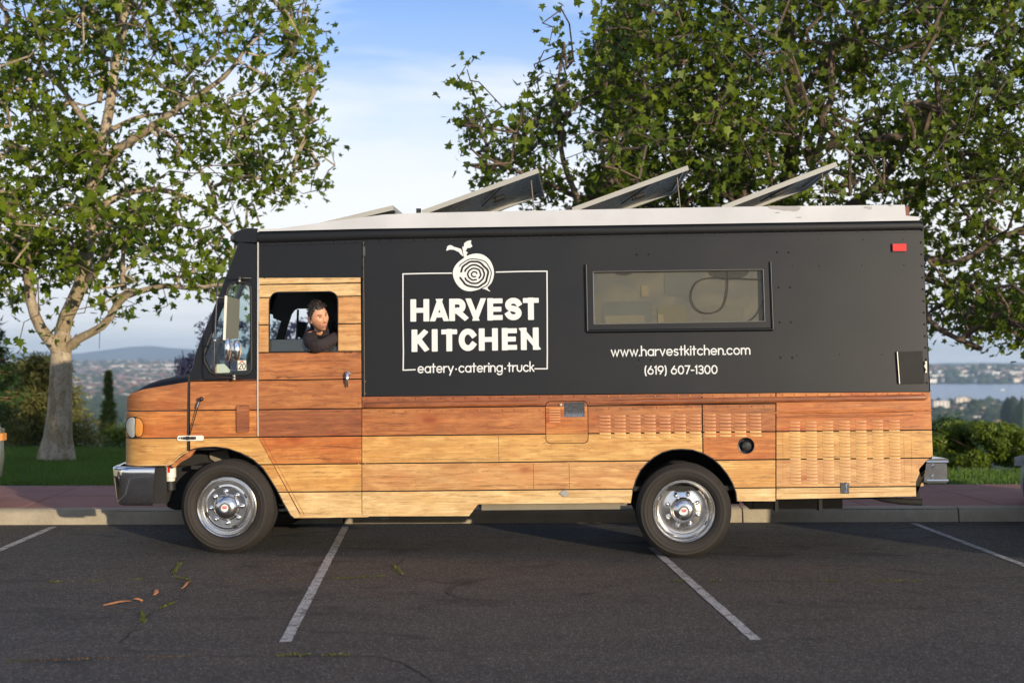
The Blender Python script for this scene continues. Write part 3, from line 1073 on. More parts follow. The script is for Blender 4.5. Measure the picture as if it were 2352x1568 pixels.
polyL = [([(-120, -160), (560, -160), (690, -60), (722, 40), (752, 130), (748, 200), (735, 260), (757, 290), (748, 330), (700, 395), (660, 440), (640, 500), (560, 520), (300, 560), (0, 600), (-120, 640)], 6.2),
         ([(-120, 520), (300, 540), (560, 510), (610, 470), (560, 560), (530, 600), (500, 690), (470, 665), (400, 668), (330, 655), (300, 700), (270, 640), (210, 690), (205, 755), (190, 730), (140, 730), (130, 660), (100, 690), (60, 660), (40, 700), (-120, 700)], 2.2),
         ([(255, 690), (275, 690), (262, 745), (250, 735)], .05), ([(770, 370), (795, 372), (792, 400), (775, 400)], .015),
         ([(480, 640), (530, 640), (510, 730), (470, 700)], .15), ([(140, 790), (160, 780), (158, 830), (140, 830)], .035)]
holesL = [[(290, 300), (330, 330), (400, 360), (410, 400), (330, 415), (270, 400)], [(165, 210), (250, 190), (245, 300), (170, 300)], [(500, 60), (560, 40), (545, 130), (500, 120)], [(90, 130), (170, 120), (180, 200), (120, 210)]]
tl = targets_from(polyL + [([(-120, -160), (270, -160), (270, 560), (-120, 620)], 1.3)], 2250, YL, 2.8, holesL, .0)
sycamore(tuple(base), 'sycamore with a pale mottled trunk on the lawn ahead of the truck', limbs, tl, M['leafA'], M['sycbark'], .124, 7.4, 'sycamores on the lawn')

# --- the tree behind the truck
YR = 21.5
def RL(pts, dy0=0, dy1=0):
    n = len(pts) - 1
    return [at(x, y, YR + dy0 + (dy1 - dy0) * i / max(1, n)) for i, (x, y) in enumerate(pts)]


baseR = at(1735, 1000, YR); baseR.z = land(baseR.x, YR) - .1
limbsR = [
    ([baseR] + RL([(1735, 900), (1738, 800), (1742, 700), (1745, 620)]), .48, .25, .9),
    (RL([(1744, 640), (1720, 540), (1706, 470), (1702, 380), (1690, 300), (1678, 200), (1672, 110), (1668, 20), (1660, -120)]), .16, .06, .1),
    (RL([(1746, 640), (1775, 560), (1800, 470), (1818, 380), (1815, 280), (1822, 170), (1812, 60), (1800, -40), (1790, -160)], 0, .5), .16, .05, .1),
    (RL([(1740, 650), (1660, 560), (1560, 500), (1470, 470), (1400, 455), (1330, 465), (1270, 420), (1200, 400), (1150, 380), (1095, 350)], 0, -1.2), .11, .02, .1),
    (RL([(1330, 465), (1290, 370), (1280, 290), (1330, 225), (1400, 200), (1455, 190)], -.9, -.4), .05, .015, .0),
    (RL([(1285, 300), (1240, 250), (1205, 190)], -.8, -1.0), .02, .006, .0),
    (RL([(1706, 480), (1620, 400), (1540, 340), (1470, 250), (1420, 160), (1400, 60)], 0, 1.2), .07, .018, .1),
    (RL([(1700, 350), (1610, 260), (1560, 150), (1500, 60), (1480, -40)], 0, -1.0), .06, .018, .1),
    (RL([(1750, 640), (1860, 560), (1950, 470), (2010, 440), (2080, 330), (2150, 250), (2230, 190), (2300, 120)], 0, .8), .12, .025, .1),
    (RL([(1820, 380), (1860, 240), (1900, 230), (1935, 290), (1945, 320)], 0, -1.3), .05, .018, .1),
    (RL([(1815, 250), (1900, 130), (1990, 60), (2060, 40), (2200, 30), (2320, -20)], .2, 1.4), .07, .02, .1),
    (RL([(1755, 660), (1900, 600), (2050, 570), (2130, 590), (2200, 620), (2260, 560), (2352, 520), (2420, 500)], 0, -1.0), .11, .025, .1),
    (RL([(2050, 572), (2100, 640), (2130, 742), (2150, 762), (2200, 775), (2256, 802)], -.6, -1.0), .05, .034, .5),
    (RL([(2130, 595), (2180, 650), (2215, 730), (2235, 790)], -.6, -.4), .025, .012, .2),
    (RL([(2010, 440), (2120, 420), (2230, 400), (2352, 440), (2420, 450)], .5, 0), .05, .015, .1),
    (RL([(1950, 470), (2000, 560), (2060, 640), (2110, 600)], .2, 1.2), .04, .015, .1),
]
polyR = [([(1400, -160), (2480, -160), (2480, 480), (2130, 560), (2100, 520), (1900, 500), (1450, 490), (1440, 420), (1470, 330), (1440, 260), (1380, 240), (1350, 200), (1345, 140), (1395, 110), (1370, 60), (1395, 20)], 8.6),
         ([(1060, 268), (1090, 258), (1130, 300), (1160, 330), (1230, 300), (1240, 360), (1300, 430), (1470, 380), (1470, 500), (1250, 500), (1235, 470), (1200, 425), (1110, 440), (1062, 370)], 1.0),
         ([(1165, 235), (1200, 260), (1228, 190), (1290, 165), (1300, 300), (1260, 330), (1180, 310)], .42), ([(1088, 240), (1098, 240), (1096, 262), (1088, 262)], .01),
         ([(1390, 250), (1470, 250), (1460, 460), (1370, 470), (1340, 330)], .6), ([(1360, 60), (1440, 40), (1480, 200), (1440, 260), (1340, 210)], .45),
         ([(2125, 520), (2480, 460), (2480, 790), (2330, 790), (2290, 760), (2250, 740), (2225, 765), (2190, 700), (2150, 690), (2130, 640)], 1.5),
         ([(2170, 700), (2260, 720), (2240, 775), (2200, 765)], .10)]
holesR = [[(2150, 640), (2200, 640), (2210, 700), (2150, 690)], [(2230, 560), (2330, 600), (2300, 650), (2240, 640)], [(2180, 330), (2330, 330), (2330, 400), (2200, 400)], [(2060, 150), (2200, 120), (2180, 220), (2080, 230)]]
tr = targets_from(polyR, 5700, YR, 4.0, holesR[:2], -.16)
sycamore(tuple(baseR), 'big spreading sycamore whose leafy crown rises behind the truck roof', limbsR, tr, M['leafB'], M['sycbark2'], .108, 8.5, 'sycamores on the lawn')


# --- bushes and conifers beyond the lawn
def leaf_blob_tree(name, loc, label, cat, trunk, blobs, n, lmat, size, bark, group=None, flat=.7, shape=4, fuzz=.34):
    """trunk: list of (points, radius); blobs: (centre, radius) in local coordinates; n leaves in all"""
    root = empty(name, loc, label, cat, group)
    mb = MB()
    for pts, r in trunk: mb.tube(pts, [r * (1 - .6 * i / max(1, len(pts) - 1)) for i in range(len(pts))], 8)
    mb.build('trunk', bark, root, smooth=60)
    w = np.array([b[1] ** 2 for b in blobs]); w /= w.sum()
    idx = rng.choice(len(blobs), n, p=w)
    C = np.array([b[0] for b in blobs])[idx]; Rr = np.array([b[1] for b in blobs])[idx]
    d = rng.normal(0, 1, (n, 3)); d /= np.linalg.norm(d, axis=1)[:, None]
    rad = Rr * np.clip(1 + rng.normal(-.12, fuzz, n), .1, 1.5)
    P = C + d * rad[:, None] * np.array((1, 1, flat))
    nn = d + rng.normal(0, .55, (n, 3)); nn /= np.linalg.norm(nn, axis=1)[:, None]
    t = rng.normal(0, 1, (n, 3)); t -= nn * (t * nn).sum(1)[:, None]; t /= np.linalg.norm(t, axis=1)[:, None]
    b = np.cross(nn, t); s = size * rng.uniform(.6, 1.3, n)
    q = np.stack([P - t * s[:, None], P + b * (s * .45)[:, None], P + t * s[:, None], P - b * (s * .45)[:, None]], 1).reshape(-1, 3)
    bt = rng.uniform(.0, .85, len(blobs))[idx]
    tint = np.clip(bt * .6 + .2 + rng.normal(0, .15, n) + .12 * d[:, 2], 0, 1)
    link('crown', fast_mesh('crown', q, np.arange(4 * n).reshape(-1, 4), lmat, np.repeat(tint, 4)), root, kind='stuff')
    return root


def ring_blobs(cx, cyy, cz, w, h, dpt, k, r, seed=0):
    rr = random.Random(seed); out = []
    for _ in range(k):
        while True:
            x, yv, z = rr.uniform(-1, 1), rr.uniform(-1, 1), rr.uniform(-.75, 1)
            if .35 < x * x + yv * yv + z * z < 1: break
        out.append(((cx + x * w, cyy + yv * dpt, cz + z * h), r * rr.uniform(.7, 1.25)))
    return out


M['bushdark'] = leaf_mat('dark bush leaves', (.016, .045, .010), (.055, .12, .02), .25)
M['bushgreen'] = leaf_mat('bright bush leaves', (.035, .08, .008), (.20, .26, .02), .3)
M['olivegreen'] = leaf_mat('olive green needles', (.06, .075, .018), (.27, .25, .08), .28)
M['conif'] = leaf_mat('conifer needles', (.045, .08, .02), (.22, .25, .05), .25)
M['jaca'] = leaf_mat('violet blossom', (.13, .10, .20), (.36, .30, .48), .4)

# dense dark bush right behind the hood
p = at(222, 1040, 26); z0 = land(p.x, 26)
leaf_blob_tree('round_bush', (p.x, p.y, z0 - .2), 'dense dark green bush behind the truck hood', 'bush',
               [([(0, 0, 0), (.02, 0, .5)], .07), ([(.25, .1, 0), (.3, .1, .5)], .05)], ring_blobs(.15, .3, .30, .62, .26, .8, 34, .22, 3), 15000, M['bushdark'], .055, M['pinebark'], flat=.9)
p = at(285, 960, 33); z0 = land(p.x, 33)
leaf_blob_tree('leafy_bush', (p.x, p.y, z0), 'yellow green bush between the dark bush and the truck', 'bush', [([(0, 0, 0), (0, 0, 1.2)], .06)],
               ring_blobs(0, 0, -z0 - .35, .42, .5, .7, 16, .24, 5), 6000, M['bushgreen'], .07, M['pinebark'])


def conifer(name, loc, label, H, Rb, n, lmat, top=.15, droop=.25, seed=1, start=.12, trunk_r=.12, pw=.75, ns=1.0):
    root = empty(name, loc, label, 'tree')
    rr = np.random.default_rng(seed)
    mb = MB(); mb.tube([(0, 0, -.5), (.03, 0, H * .5), (0, 0, H)], [trunk_r, trunk_r * .6, .015], 8)
    P = []; D = []; T = []
    nb = int(n / 60)
    for k in range(nb):
        f = start + (1 - start) * rr.uniform(0, 1) ** .9
        L = Rb * (1 - f) ** pw * rr.uniform(.6, 1.1) + top
        a = rr.uniform(0, 6.28); z = H * f
        e = np.array((math.cos(a) * L, math.sin(a) * L, z - droop * L + .12 * L))
        mb.tube([(0, 0, z), tuple(np.array((0, 0, z)) * .5 + e * .5 + np.array((0, 0, .05 * L))), tuple(e)], [.02, .012, .004], 4, caps=False)
        bt = rr.uniform(.1, .9)
        for _ in range(60):
            t = rr.uniform(.15, 1.05)
            P.append(np.array((0, 0, z)) * (1 - t) + e * t + rr.normal(0, (.07 + .05 * L) * ns, 3) * np.array((1, 1, .7)))
            D.append(rr.normal(0, 1, 3) + np.array((math.cos(a), math.sin(a), -.2))); T.append(np.clip(bt + rr.normal(0, .15), 0, 1))
    mb.build('trunk', M['pinebark'], root, smooth=60)
    P = np.array(P); D = np.array(D); D /= np.linalg.norm(D, axis=1)[:, None]
    w = np.cross(D, rr.normal(0, 1, D.shape)); w /= np.linalg.norm(w, axis=1)[:, None]
    s = rr.uniform(.08, .17, len(P))[:, None] * (H / 6) ** .5 * ns
    q = np.stack([P - w * s * .16, P + w * s * .16, P + D * s * 1.3], 1).reshape(-1, 3)
    link('crown', fast_mesh('crown', q, np.arange(len(q)).reshape(-1, 3), lmat, np.repeat(T, 3)), root, kind='stuff')
    return root


def place(px, ytop, ybase, Y):
    t, b = at(px, ytop, Y), at(px, ybase, Y)
    return t, b


# slender conifer
t, b = place(249, 852, 1060, 46)
conifer('slender_conifer', (t.x, 46, land(t.x, 46) - 1), 'slender upright conifer rising behind the dark bush', t.z - land(t.x, 46) + 1, 1.7, 30000, M['conif'], top=.01, seed=4, start=.3, pw=1.1, ns=.5)
# pine left of the sycamore trunk
t, b = place(98, 826, 1030, 31)
zb = land(t.x, 31) - .5
conifer('spreading_pine', (t.x, 31, zb), 'broad olive green pine left of the pale sycamore trunk', t.z - zb, 1.75, 34000, M['olivegreen'], top=.25, droop=.1, seed=8, start=.28, trunk_r=.10)
t, b = place(38, 838, 1030, 35); zb = land(t.x, 35) - .5
conifer('spreading_pine', (t.x, 35, zb), 'shaded pine at the picture edge above the left lawn', t.z - zb, 2.0, 20000, M['olivegreen'], top=.25, droop=.1, seed=12, start=.2, trunk_r=.10)
t, b = place(-10, 745, 1030, 27); zb = land(t.x, 27) - .5
conifer('dark_pine', (t.x - .35, 27, zb), 'dark pine whose branch tips reach in at the left edge', t.z - zb, 1.0, 9000, M['bushdark'], top=.3, droop=.1, seed=13, start=.45, trunk_r=.10)
p = at(70, 1040, 27.5); z0 = land(p.x, 27.5)
leaf_blob_tree('low_hedge', (p.x, p.y, z0 - .2), 'low shady shrubs under the pines left of the sycamore', 'shrub', [([(0, 0, 0), (0, 0, .4)], .05)],
               ring_blobs(0, .5, .45, 1.15, .42, .6, 30, .34, 21), 9000, M['bushdark'], .06, M['pinebark'])

# jacaranda behind the hood
p = at(440, 900, 38); z0 = land(p.x, 38)
tz = at(455, 735, 38).z - z0; mz = at(450, 830, 38).z - z0
root = leaf_blob_tree('jacaranda_tree', (p.x, 38, z0), 'violet flowering jacaranda tree beyond the cab windshield', 'tree',
    [([(0.2, 0, 0), (.15, 0, mz * .7), (.0, 0, mz)], .10), ([(0, 0, mz * .8), (.35, 0, tz - .4), (.5, .1, tz + .2)], .04), ([(0, 0, mz * .8), (-.3, .2, mz + .3)], .03), ([(0, 0, mz), (.6, -.2, mz + .5)], .03)],
    ring_blobs(.05, 0, mz - .3, .42, .5, .5, 22, .2, 31) + ring_blobs(.6, 0, mz - .1, .5, .6, .5, 20, .2, 34) + ring_blobs(.42, 0, mz + .75, .30, .45, .4, 16, .13, 32) + ring_blobs(1.6, 0, mz + .2, 1.2, 1.2, .6, 40, .2, 33) + ring_blobs(2.9, 0, mz + .2, .9, 1.0, .6, 30, .2, 35), 7500, M['jaca'], .06, M['pinebark'])

# rounded green tree on the right, with its trunk on the lawn edge
p = at(2270, 1080, 27); z0 = land(p.x, 27); dz = p.z - z0
rd = random.Random(41); dome = []
for k in range(64):
    x = rd.uniform(-1.0, 1.0); top = .20 + .62 * math.sqrt(max(0, 1 - ((x + .12) / 1.06) ** 2))
    yv = rd.uniform(-.8, .8); top -= .14 * yv * yv
    zt = top * rd.choice((1, 1, .96, .75, .55, .4, .3))
    dome.append(((x, yv, dz + zt - .04), .17 * rd.uniform(.55, 1.35)))
leaf_blob_tree('rounded_tree', (p.x, 27, z0), 'broad rounded bright green tree at the lawn edge behind the rear bumper', 'tree',
    [([(0, 0, -.2), (0, 0, dz), (.04, 0, dz + .2), (.1, 0, dz + .5)], .06), ([(0, 0, dz + .1), (-.4, 0, dz + .45), (-.7, 0, dz + .6)], .03), ([(0.03, 0, dz + .15), (.45, .1, dz + .4), (.8, .1, dz + .5)], .03)],
    dome, 46000, M['bushgreen'], .040, M['pinebark'])
p = at(2215, 1000, 40); z0 = land(p.x, 40); dz = p.z - z0
leaf_blob_tree('dark_tree', (p.x, 40, z0), 'dark leafy tree between the truck and the rounded tree', 'tree', [([(0, 0, 0), (0, 0, dz)], .12)],
    ring_blobs(-.55, 0, dz - .1, .9, .42, .8, 30, .3, 51), 9000, M['bushdark'], .07, M['pinebark'])
p = at(2335, 1050, 34); z0 = land(p.x, 34); dz = p.z - z0
leaf_blob_tree('dark_tree', (p.x, 34, z0), 'dark green tree at the right edge behind the rounded tree', 'tree', [([(0, 0, 0), (0, 0, dz)], .12)],
    ring_blobs(.35, 0, dz + .1, .5, .35, .8, 26, .25, 52), 9000, M['bushdark'], .06, M['pinebark'])

# --- trees and houses of the slope and the valley
def blob_mesh(seed, sub=2):
    b = bmesh.new(); bmesh.ops.create_icosphere(b, subdivisions=sub, radius=1)
    for v in b.verts:
        k = 1 + .55 * noise.noise(v.co * 1.7 + Vector((seed * 3.3, 0, 0))) + .25 * noise.noise(v.co * 4 + Vector((0, seed, 0)))
        v.co = Vector((v.co.x * k, v.co.y * k, v.co.z * k * .9))
    me = bpy.data.meshes.new('crown'); b.to_mesh(me); b.free()
    return me


def far_leaf(name, a, b_):
    m, nt, bs = newmat(name)
    v = objco(nt)
    at_ = N(nt, 'ShaderNodeAttribute', dict(attribute_name='tint')).outputs['Fac']
    oi = N(nt, 'ShaderNodeObjectInfo').outputs['Random']
    f = mth(nt, 'MULTIPLY', mth(nt, 'ADD', at_, oi), 1.0, clamp=True)
    c = mix(nt, f, a, b_)
    c = mix(nt, ramp(nt, noise_t(nt, objco(nt, (3, 3, 3)), 1, 4), [(.4, .6), (.6, 0.0)]), c, tuple(x * .4 for x in a))
    setbs(bs, Base_Color=c, Roughness=.9)
    return m


M['farleaf'] = far_leaf('valley tree leaves', (.014, .032, .009), (.050, .080, .020))
crown_meshes = []
for k in range(5):
    me = blob_mesh(k, 3); me.materials.append(M['farleaf']); me.shade_smooth(); crown_meshes.append(me)
tmb = MB(); tmb.tube([(0, 0, -1), (0, 0, .5)], [.09, .06], 6)
far_trunk = tmb.mesh('trunk', M['pinebark'])


def far_tree(px, py_base, Y, w, h, k, label, group):
    p = at(px, py_base, Y); z = land(p.x, Y)
    r = empty('valley_tree', (p.x, Y, z), label, 'tree', group)
    c = link('crown', crown_meshes[k % 5], r, (0, 0, h * .6)); c.scale = (w / 2, w / 2, h * .45); c.rotation_euler = (0, 0, k * 1.7)
    t = link('trunk', far_trunk, r, (0, 0, 0)); t.scale = (h * .5, h * .5, h * .5)
    return r


R2 = random.Random(5)
for k in range(34):          # right-hand slope
    px = R2.uniform(2080, 2420); Y = R2.uniform(330, 1500)
    far_tree(px, 0, Y, R2.uniform(7, 14), R2.uniform(7, 13), k, 'dark tree among the houses on the slope beyond the truck', 'trees on the slope to the right')
for k in range(34):
    px = R2.uniform(-40, 470); Y = R2.uniform(420, 1500)
    far_tree(px, 0, Y, R2.uniform(8, 16), R2.uniform(8, 15), k, 'dark tree in the valley beyond the truck hood', 'trees in the valley to the left')
# the pair of tall trees against the water
for px, yt, Y, w, lab in ((2322, 880, 900, 15, 'tall dark tree standing against the blue bay'), (2350, 885, 860, 14, 'dark tree at the right edge against the bay'), (2238, 916, 1500, 16, 'small umbrella shaped tree near the shore')):
    p = at(px, yt, Y); h = max(8, p.z - land(p.x, Y))
    far_tree(px, 0, Y, w, min(h, 34), int(px), lab, None)

# far wood: one mass
V = []; F = []; T = []
ib = bmesh.new(); bmesh.ops.create_icosphere(ib, subdivisions=1, radius=1)
iv = np.array([v.co[:] for v in ib.verts]); iff = np.array([[v.index for v in f.verts] for f in ib.faces]); ib.free()
off = 0
for k in range(8500):
    if k % 7 == 0: px = rng.uniform(560, 2020); lo, hi = 700, 5000
    elif k % 3: px = rng.uniform(-260, 560); lo, hi = 900, 6600
    else: px = rng.uniform(2020, 2560); lo, hi = 700, 5000
    Y = lo * (hi / lo) ** (rng.uniform() ** 1.15)
    X = (px - 1176) / FPX * Y
    if px > 1200 and 1890 < Y < 3700: continue
    z = land(X, Y); s = rng.uniform(3.5, 8) * (1 + Y / 5000)
    V.append(iv * np.array((s, s, s * .8)) * (1 + rng.normal(0, .18, (len(iv), 1))) + np.array((X, Y, z + s * .4)))
    F.append(iff + off); off += len(iv); T += [float(rng.uniform())] * len(iv)
link('far_woods', fast_mesh('far_woods', np.concatenate(V), np.concatenate(F), M['farleaf'], T, smooth=True), kind='stuff')

WALLC = [(.74, .68, .58), (.80, .77, .70), (.66, .54, .42), (.70, .62, .50), (.60, .57, .52)]
ROOFC = [(.30, .14, .09), (.22, .17, .14), (.36, .31, .27), (.17, .16, .16)]
wallm = [paint('house wall', c, .8) for c in WALLC]; roofm = [paint('house roof', c, .85) for c in ROOFC]
M['pane'] = paint('dark window pane', (.03, .035, .045), .2)


def house_meshes(L, D, H, kind):
    w = MB(); w.box((-L / 2, -D / 2, -4), (L / 2, D / 2, H))
    r = MB(); e = .6
    if kind == 0:
        r.add([(-L / 2 - e, -D / 2 - e, H), (L / 2 + e, -D / 2 - e, H), (L / 2 + e, D / 2 + e, H), (-L / 2 - e, D / 2 + e, H), (-L / 2 + D * .3, 0, H + D * .22), (L / 2 - D * .3, 0, H + D * .22)],
              [(0, 1, 5, 4), (2, 3, 4, 5), (1, 2, 5), (3, 0, 4), (0, 3, 2, 1)])
    elif kind == 1:
        r.add([(-L / 2 - e, -D / 2 - e, H), (L / 2 + e, -D / 2 - e, H), (L / 2 + e, D / 2 + e, H), (-L / 2 - e, D / 2 + e, H), (-L / 2 - e, 0, H + D * .25), (L / 2 + e, 0, H + D * .25)],
              [(0, 1, 5, 4), (2, 3, 4, 5), (1, 2, 5), (3, 0, 4), (0, 3, 2, 1)])
    else:
        r.box((-L / 2 - .2, -D / 2 - .2, H), (L / 2 + .2, D / 2 + .2, H + .5))
    return w, r


HV = []
for k in range(10):
    L, D, H, kd = [(14, 10, 4, 0), (18, 10, 5.5, 1), (12, 9, 3.5, 0), (22, 12, 6, 2), (16, 10, 6, 0), (13, 9, 5, 1), (26, 12, 7, 2), (15, 11, 3.6, 0), (11, 9, 6, 1), (19, 11, 4, 0)][k]
    w, r = house_meshes(L, D, H, kd)
    HV.append((w, r, wallm[k % 5], roofm[(k * 3 + 1) % 4]))
HM = [(w.mesh('house', wm_), r.mesh('roof', rm_)) for w, r, wm_, rm_ in HV]
spots = []
for k in range(6500):
    if k % 9: px = rng.uniform(-120, 500); lo, hi = 1500, 6900
    else: px = rng.uniform(2090, 2420); lo, hi = 800, 5000
    Y = lo * (hi / lo) ** (rng.uniform() ** .75)
    if px > 1200 and 1860 < Y < 3720: continue
    X = (px - 1176) / FPX * Y
    if px < 600 and Y < 2400 and noise.noise((X / 200, Y / 200, 9)) < .08: continue
    spots.append((Y, X, land(X, Y), int(rng.integers(10)), rng.uniform(-.5, .5)))
spots.sort()
for Y, X, z, k, a in spots[:300]:
    left = X < 0
    o = link('valley_house', HM[k][0], None, (X, Y, z), (0, 0, a))
    tag(o, 'small pale house in the valley city beyond the hood' if left else 'small pale house among trees between the lawn and the bay', 'house', 'houses of the valley city' if left else 'houses above the bay')
    link('roof', HM[k][1], o)
tot = MB()
for Y, X, z, k, a in spots[300:]:
    w, r, _, _ = HV[k]; ca, sa = math.cos(a), math.sin(a); s = 1.0 + Y / 9000
    for part, mi in ((w, k % 5), (r, 5 + (k * 3 + 1) % 4)):
        tot.add([(X + s * (x * ca - y_ * sa), Y + s * (x * sa + y_ * ca), z + s * q) for x, y_, q in part.v], part.f, mi)
tot.build('distant_houses', wallm + roofm, kind='stuff', fix=False)


def big_building(px, py, Y, label, blocks, wall, roofc):
    p = at(px, py, Y); z = land(p.x, Y)
    h = p.z - z
    r = empty('hillside_building', (p.x, Y, z), label, 'building')
    for (x0, x1, y0, y1, zt) in blocks:
        mb = MB(); mb.box((x0, y0, -3), (x1, y1, h + zt)); w = mb.build('wall', wall, r)
        rb = MB(); rb.box((x0 - .3, y0 - .3, h + zt), (x1 + .3, y1 + .3, h + zt + .5)); rb.build('roof', roofc, w)
        n = max(1, int((x1 - x0) / 4))
        for row in range(2):
            for i in range(n):
                xx = x0 + (i + .5) * (x1 - x0) / n; zc = h + zt - 2 - 3 * row
                wb_ = MB(); wb_.box((xx - .8, y0 - .06, zc - .8), (xx + .8, y0 + .1, zc + .7)); wb_.build('window', M['pane'], w)


yel = paint('pale yellow stucco', (.72, .60, .36), .8); wst = paint('off white stucco', (.74, .70, .62), .8)
big_building(2238, 930, 1500, 'pale yellow flat roofed building among trees above the bay', [(-10, 4, 0, 10, 0), (4.01, 11, -3, 8, -2.5), (-14, -10.01, 2, 9, -3)], yel, wst)
big_building(2163, 921, 1650, 'long low white building close to the shore', [(-9, 9, 0, 12, 0)], wst, roofm[2])
big_building(2212, 917, 1750, 'tan building with several rooftop blocks by the shore', [(-8, -2, 0, 9, 2), (-1.9, 4, 0, 9, 3), (4.1, 9, 0, 9, 1.5)], wallm[3], roofm[1])
big_building(2320, 966, 1000, 'low brown roofed house below the tall dark trees', [(-9, 9, 0, 9, 0)], wallm[2], roofm[0])

# mast on the far shore, palm tops, boat on the bay
p = at(2246, 831, 4600); z = land(p.x, 4600)
mb = MB(); mb.tube([(0, 0, 0), (0, 0, p.z - z)], [1.4, .5], 6); mb.build('radio_mast', M['steel'], None, loc=(p.x, 4600, z), label='thin radio mast on the far shore ridge', category='mast')
p = at(2303, 895, 2900)
mb = MB(); mb.loft([[(-4, -1, 0), (-4, 1, 0), (-4, 1.2, 1.4), (-4, -1.2, 1.4)], [(1, -1.2, 0), (1, 1.2, 0), (1, 1.4, 1.5), (1, -1.4, 1.5)], [(5, -.1, .5), (5, .1, .5), (5, .1, 1.7), (5, -.1, 1.7)]], True, True)
bt = mb.build('boat', wallm[1], None, loc=(p.x, 2900, WATER - .8), label='tiny white boat out on the blue bay', category='boat')
mb = MB(); mb.box((-2, -.8, 1.45), (.8, .8, 2.9)); mb.build('cabin', wallm[1], bt)
palm_m = paint('palm fronds', (.05, .075, .025), .8)
for px, Y, hh in ((2225, 1700, 17), (2203, 1500, 14), (2188, 1400, 13), (2310, 1300, 14)):
    X = (px - 1176) / FPX * Y; z = land(X, Y)
    r = empty('palm_tree', (X, Y, z), 'thin tall palm on the slope above the bay', 'palm', 'palms above the bay')
    mb = MB(); mb.tube([(0, 0, -1), (.2, 0, hh)], [.3, .2], 6); mb.build('trunk', M['pinebark'], r)
    mb = MB()
    for k in range(14):
        a = k * .9; e = .5 - .9 * (k % 3) / 2
        mb.add([(.2, 0, hh), (.2 + 1.5 * math.cos(a) - .4 * math.sin(a), 1.5 * math.sin(a) + .4 * math.cos(a), hh + e), (.2 + 3 * math.cos(a), 3 * math.sin(a), hh + e - 1.3), (.2 + 1.5 * math.cos(a) + .4 * math.sin(a), 1.5 * math.sin(a) - .4 * math.cos(a), hh + e)], [(0, 1, 2, 3)])
    mb.build('crown', palm_m, r, fix=False, kind='stuff')

# ------------------------------------------------------------------ the hazy air
hz = MB(); hz.box((-9500, -40, -90), (9500, 12500, 165))
hm = bpy.data.materials.new('haze'); hm.use_nodes = True
hn = hm.node_tree; hn.nodes.remove(hn.nodes['Principled BSDF'])
pv_ = N(hn, 'ShaderNodeVolumePrincipled', Color=(.56, .77, 1.0, 1), Density=.0001, Anisotropy=0.0)
hn.links.new(pv_.outputs[0], hn.nodes['Material Output'].inputs['Volume'])
hz.build('haze', hm, kind='stuff')

# ------------------------------------------------------------------ the truck
# local axes: x towards the rear, y into the truck (away from the camera), z up
TYAW, TRAKE = R(2.8), .0134
truck = empty('food_truck', (0, 12.5, 0), 'black food truck with wood plank lower sides parked across the stalls', 'food truck')
truck.rotation_euler = Euler((0, -TRAKE, -TYAW), 'XYZ')
TM = Matrix.Translation((0, 12.5, 0)) @ Euler((0, -TRAKE, -TYAW), 'XYZ').to_matrix().to_4x4()
TI = TM.inverted()
CL = TI @ CAM
LO, HI = .035, .084
WIDE = 2.22


def lray(px, py):
    return TI.to_3x3() @ ray(px, py)


def hit(px, py, a, b):                       # plane y = a + b z
    d = lray(px, py)
    t = (a + b * CL.z - CL.y) / (d.y - b * d.z)
    return CL + d * t


VB = hit(1400, 905, -.016, LO).z             # belt line height


def Wl(v):
    lo = LO * (v - .45)
    return lo if v <= VB else LO * (VB - .45) + HI * (v - VB)


def S(px, py, off=0.0):
    p = hit(px, py, -.45 * LO - off, LO)
    if p.z > VB:
        p = hit(px, py, LO * (VB - .45) - HI * VB - off, HI)
    return (p.x, p.z)


def SS(pts): return [S(*p) for p in pts]


def L3(u, v, off=0.0): return (u, Wl(v) - off, v)


def atw(px, py, w):                          # point of a picture ray at local depth w
    return hit(px, py, w, 0)


def c1(x, y): return (263.5 + .25206 * x, 508.2 + .25206 * y)
def c2(x, y): return (263.5 + .2882 * x, 847.1 + .2882 * y)
def c3(x, y): return (809.4 + .26416 * x, 489.4 + .26416 * y)
def c4(x, y): return (809.4 + .2762 * x, 865.9 + .2762 * y)
def c5(x, y): return (1298.9 + .26409 * x, 489.4 + .26409 * y)
def c6(x, y): return (1223.6 + .2762 * x, 865.9 + .2762 * y)
def c7(x, y): return (1694.2 + .2797 * x, 470.6 + .2797 * y)
def c8(x, y): return (1694.2 + .2797 * x, 884.7 + .2797 * y)
def cq(x, y): return (602.4 + .11402 * x, 649.4 + .11402 * y)
def cs(x, y): return (658.8 + .6403 * x, 357.7 + .6403 * y)


def U(px, py): return S(px, py)[0]
def Vv(px, py): return S(px, py)[1]


# plank courses (heights), from the seams of the printed planks half way along the body
SEAM = [Vv(1100, y) for y in (1125.5, 1061.5, 998, 934.5)] + [Vv(760, y) for y in (871, 807.5, 744, 681, 651)]
GAP = .0105

FRONT_ARCH = [c2(*p) for p in [(445, 770), (490, 715), (535, 678), (590, 650), (645, 634), (700, 626), (800, 621), (900, 634), (1000, 668), (1100, 720), (1180, 790), (1240, 880), (1290, 960), (1340, 1060), (1400, 1165), (1428, 1187)]]
REAR_ARCH = [c6(*p) for p in [(815, 1045), (830, 950), (860, 850), (900, 770), (950, 715), (1010, 665), (1080, 625), (1160, 603), (1240, 598), (1330, 605), (1420, 635), (1500, 680), (1560, 735), (1620, 810), (1660, 880), (1690, 960), (1697, 1030)]]
DOORX, DOORX2, MIDX2, HATX2 = U(593, 800), U(831, 900), U(1781, 1050), U(2102.6, 1078)


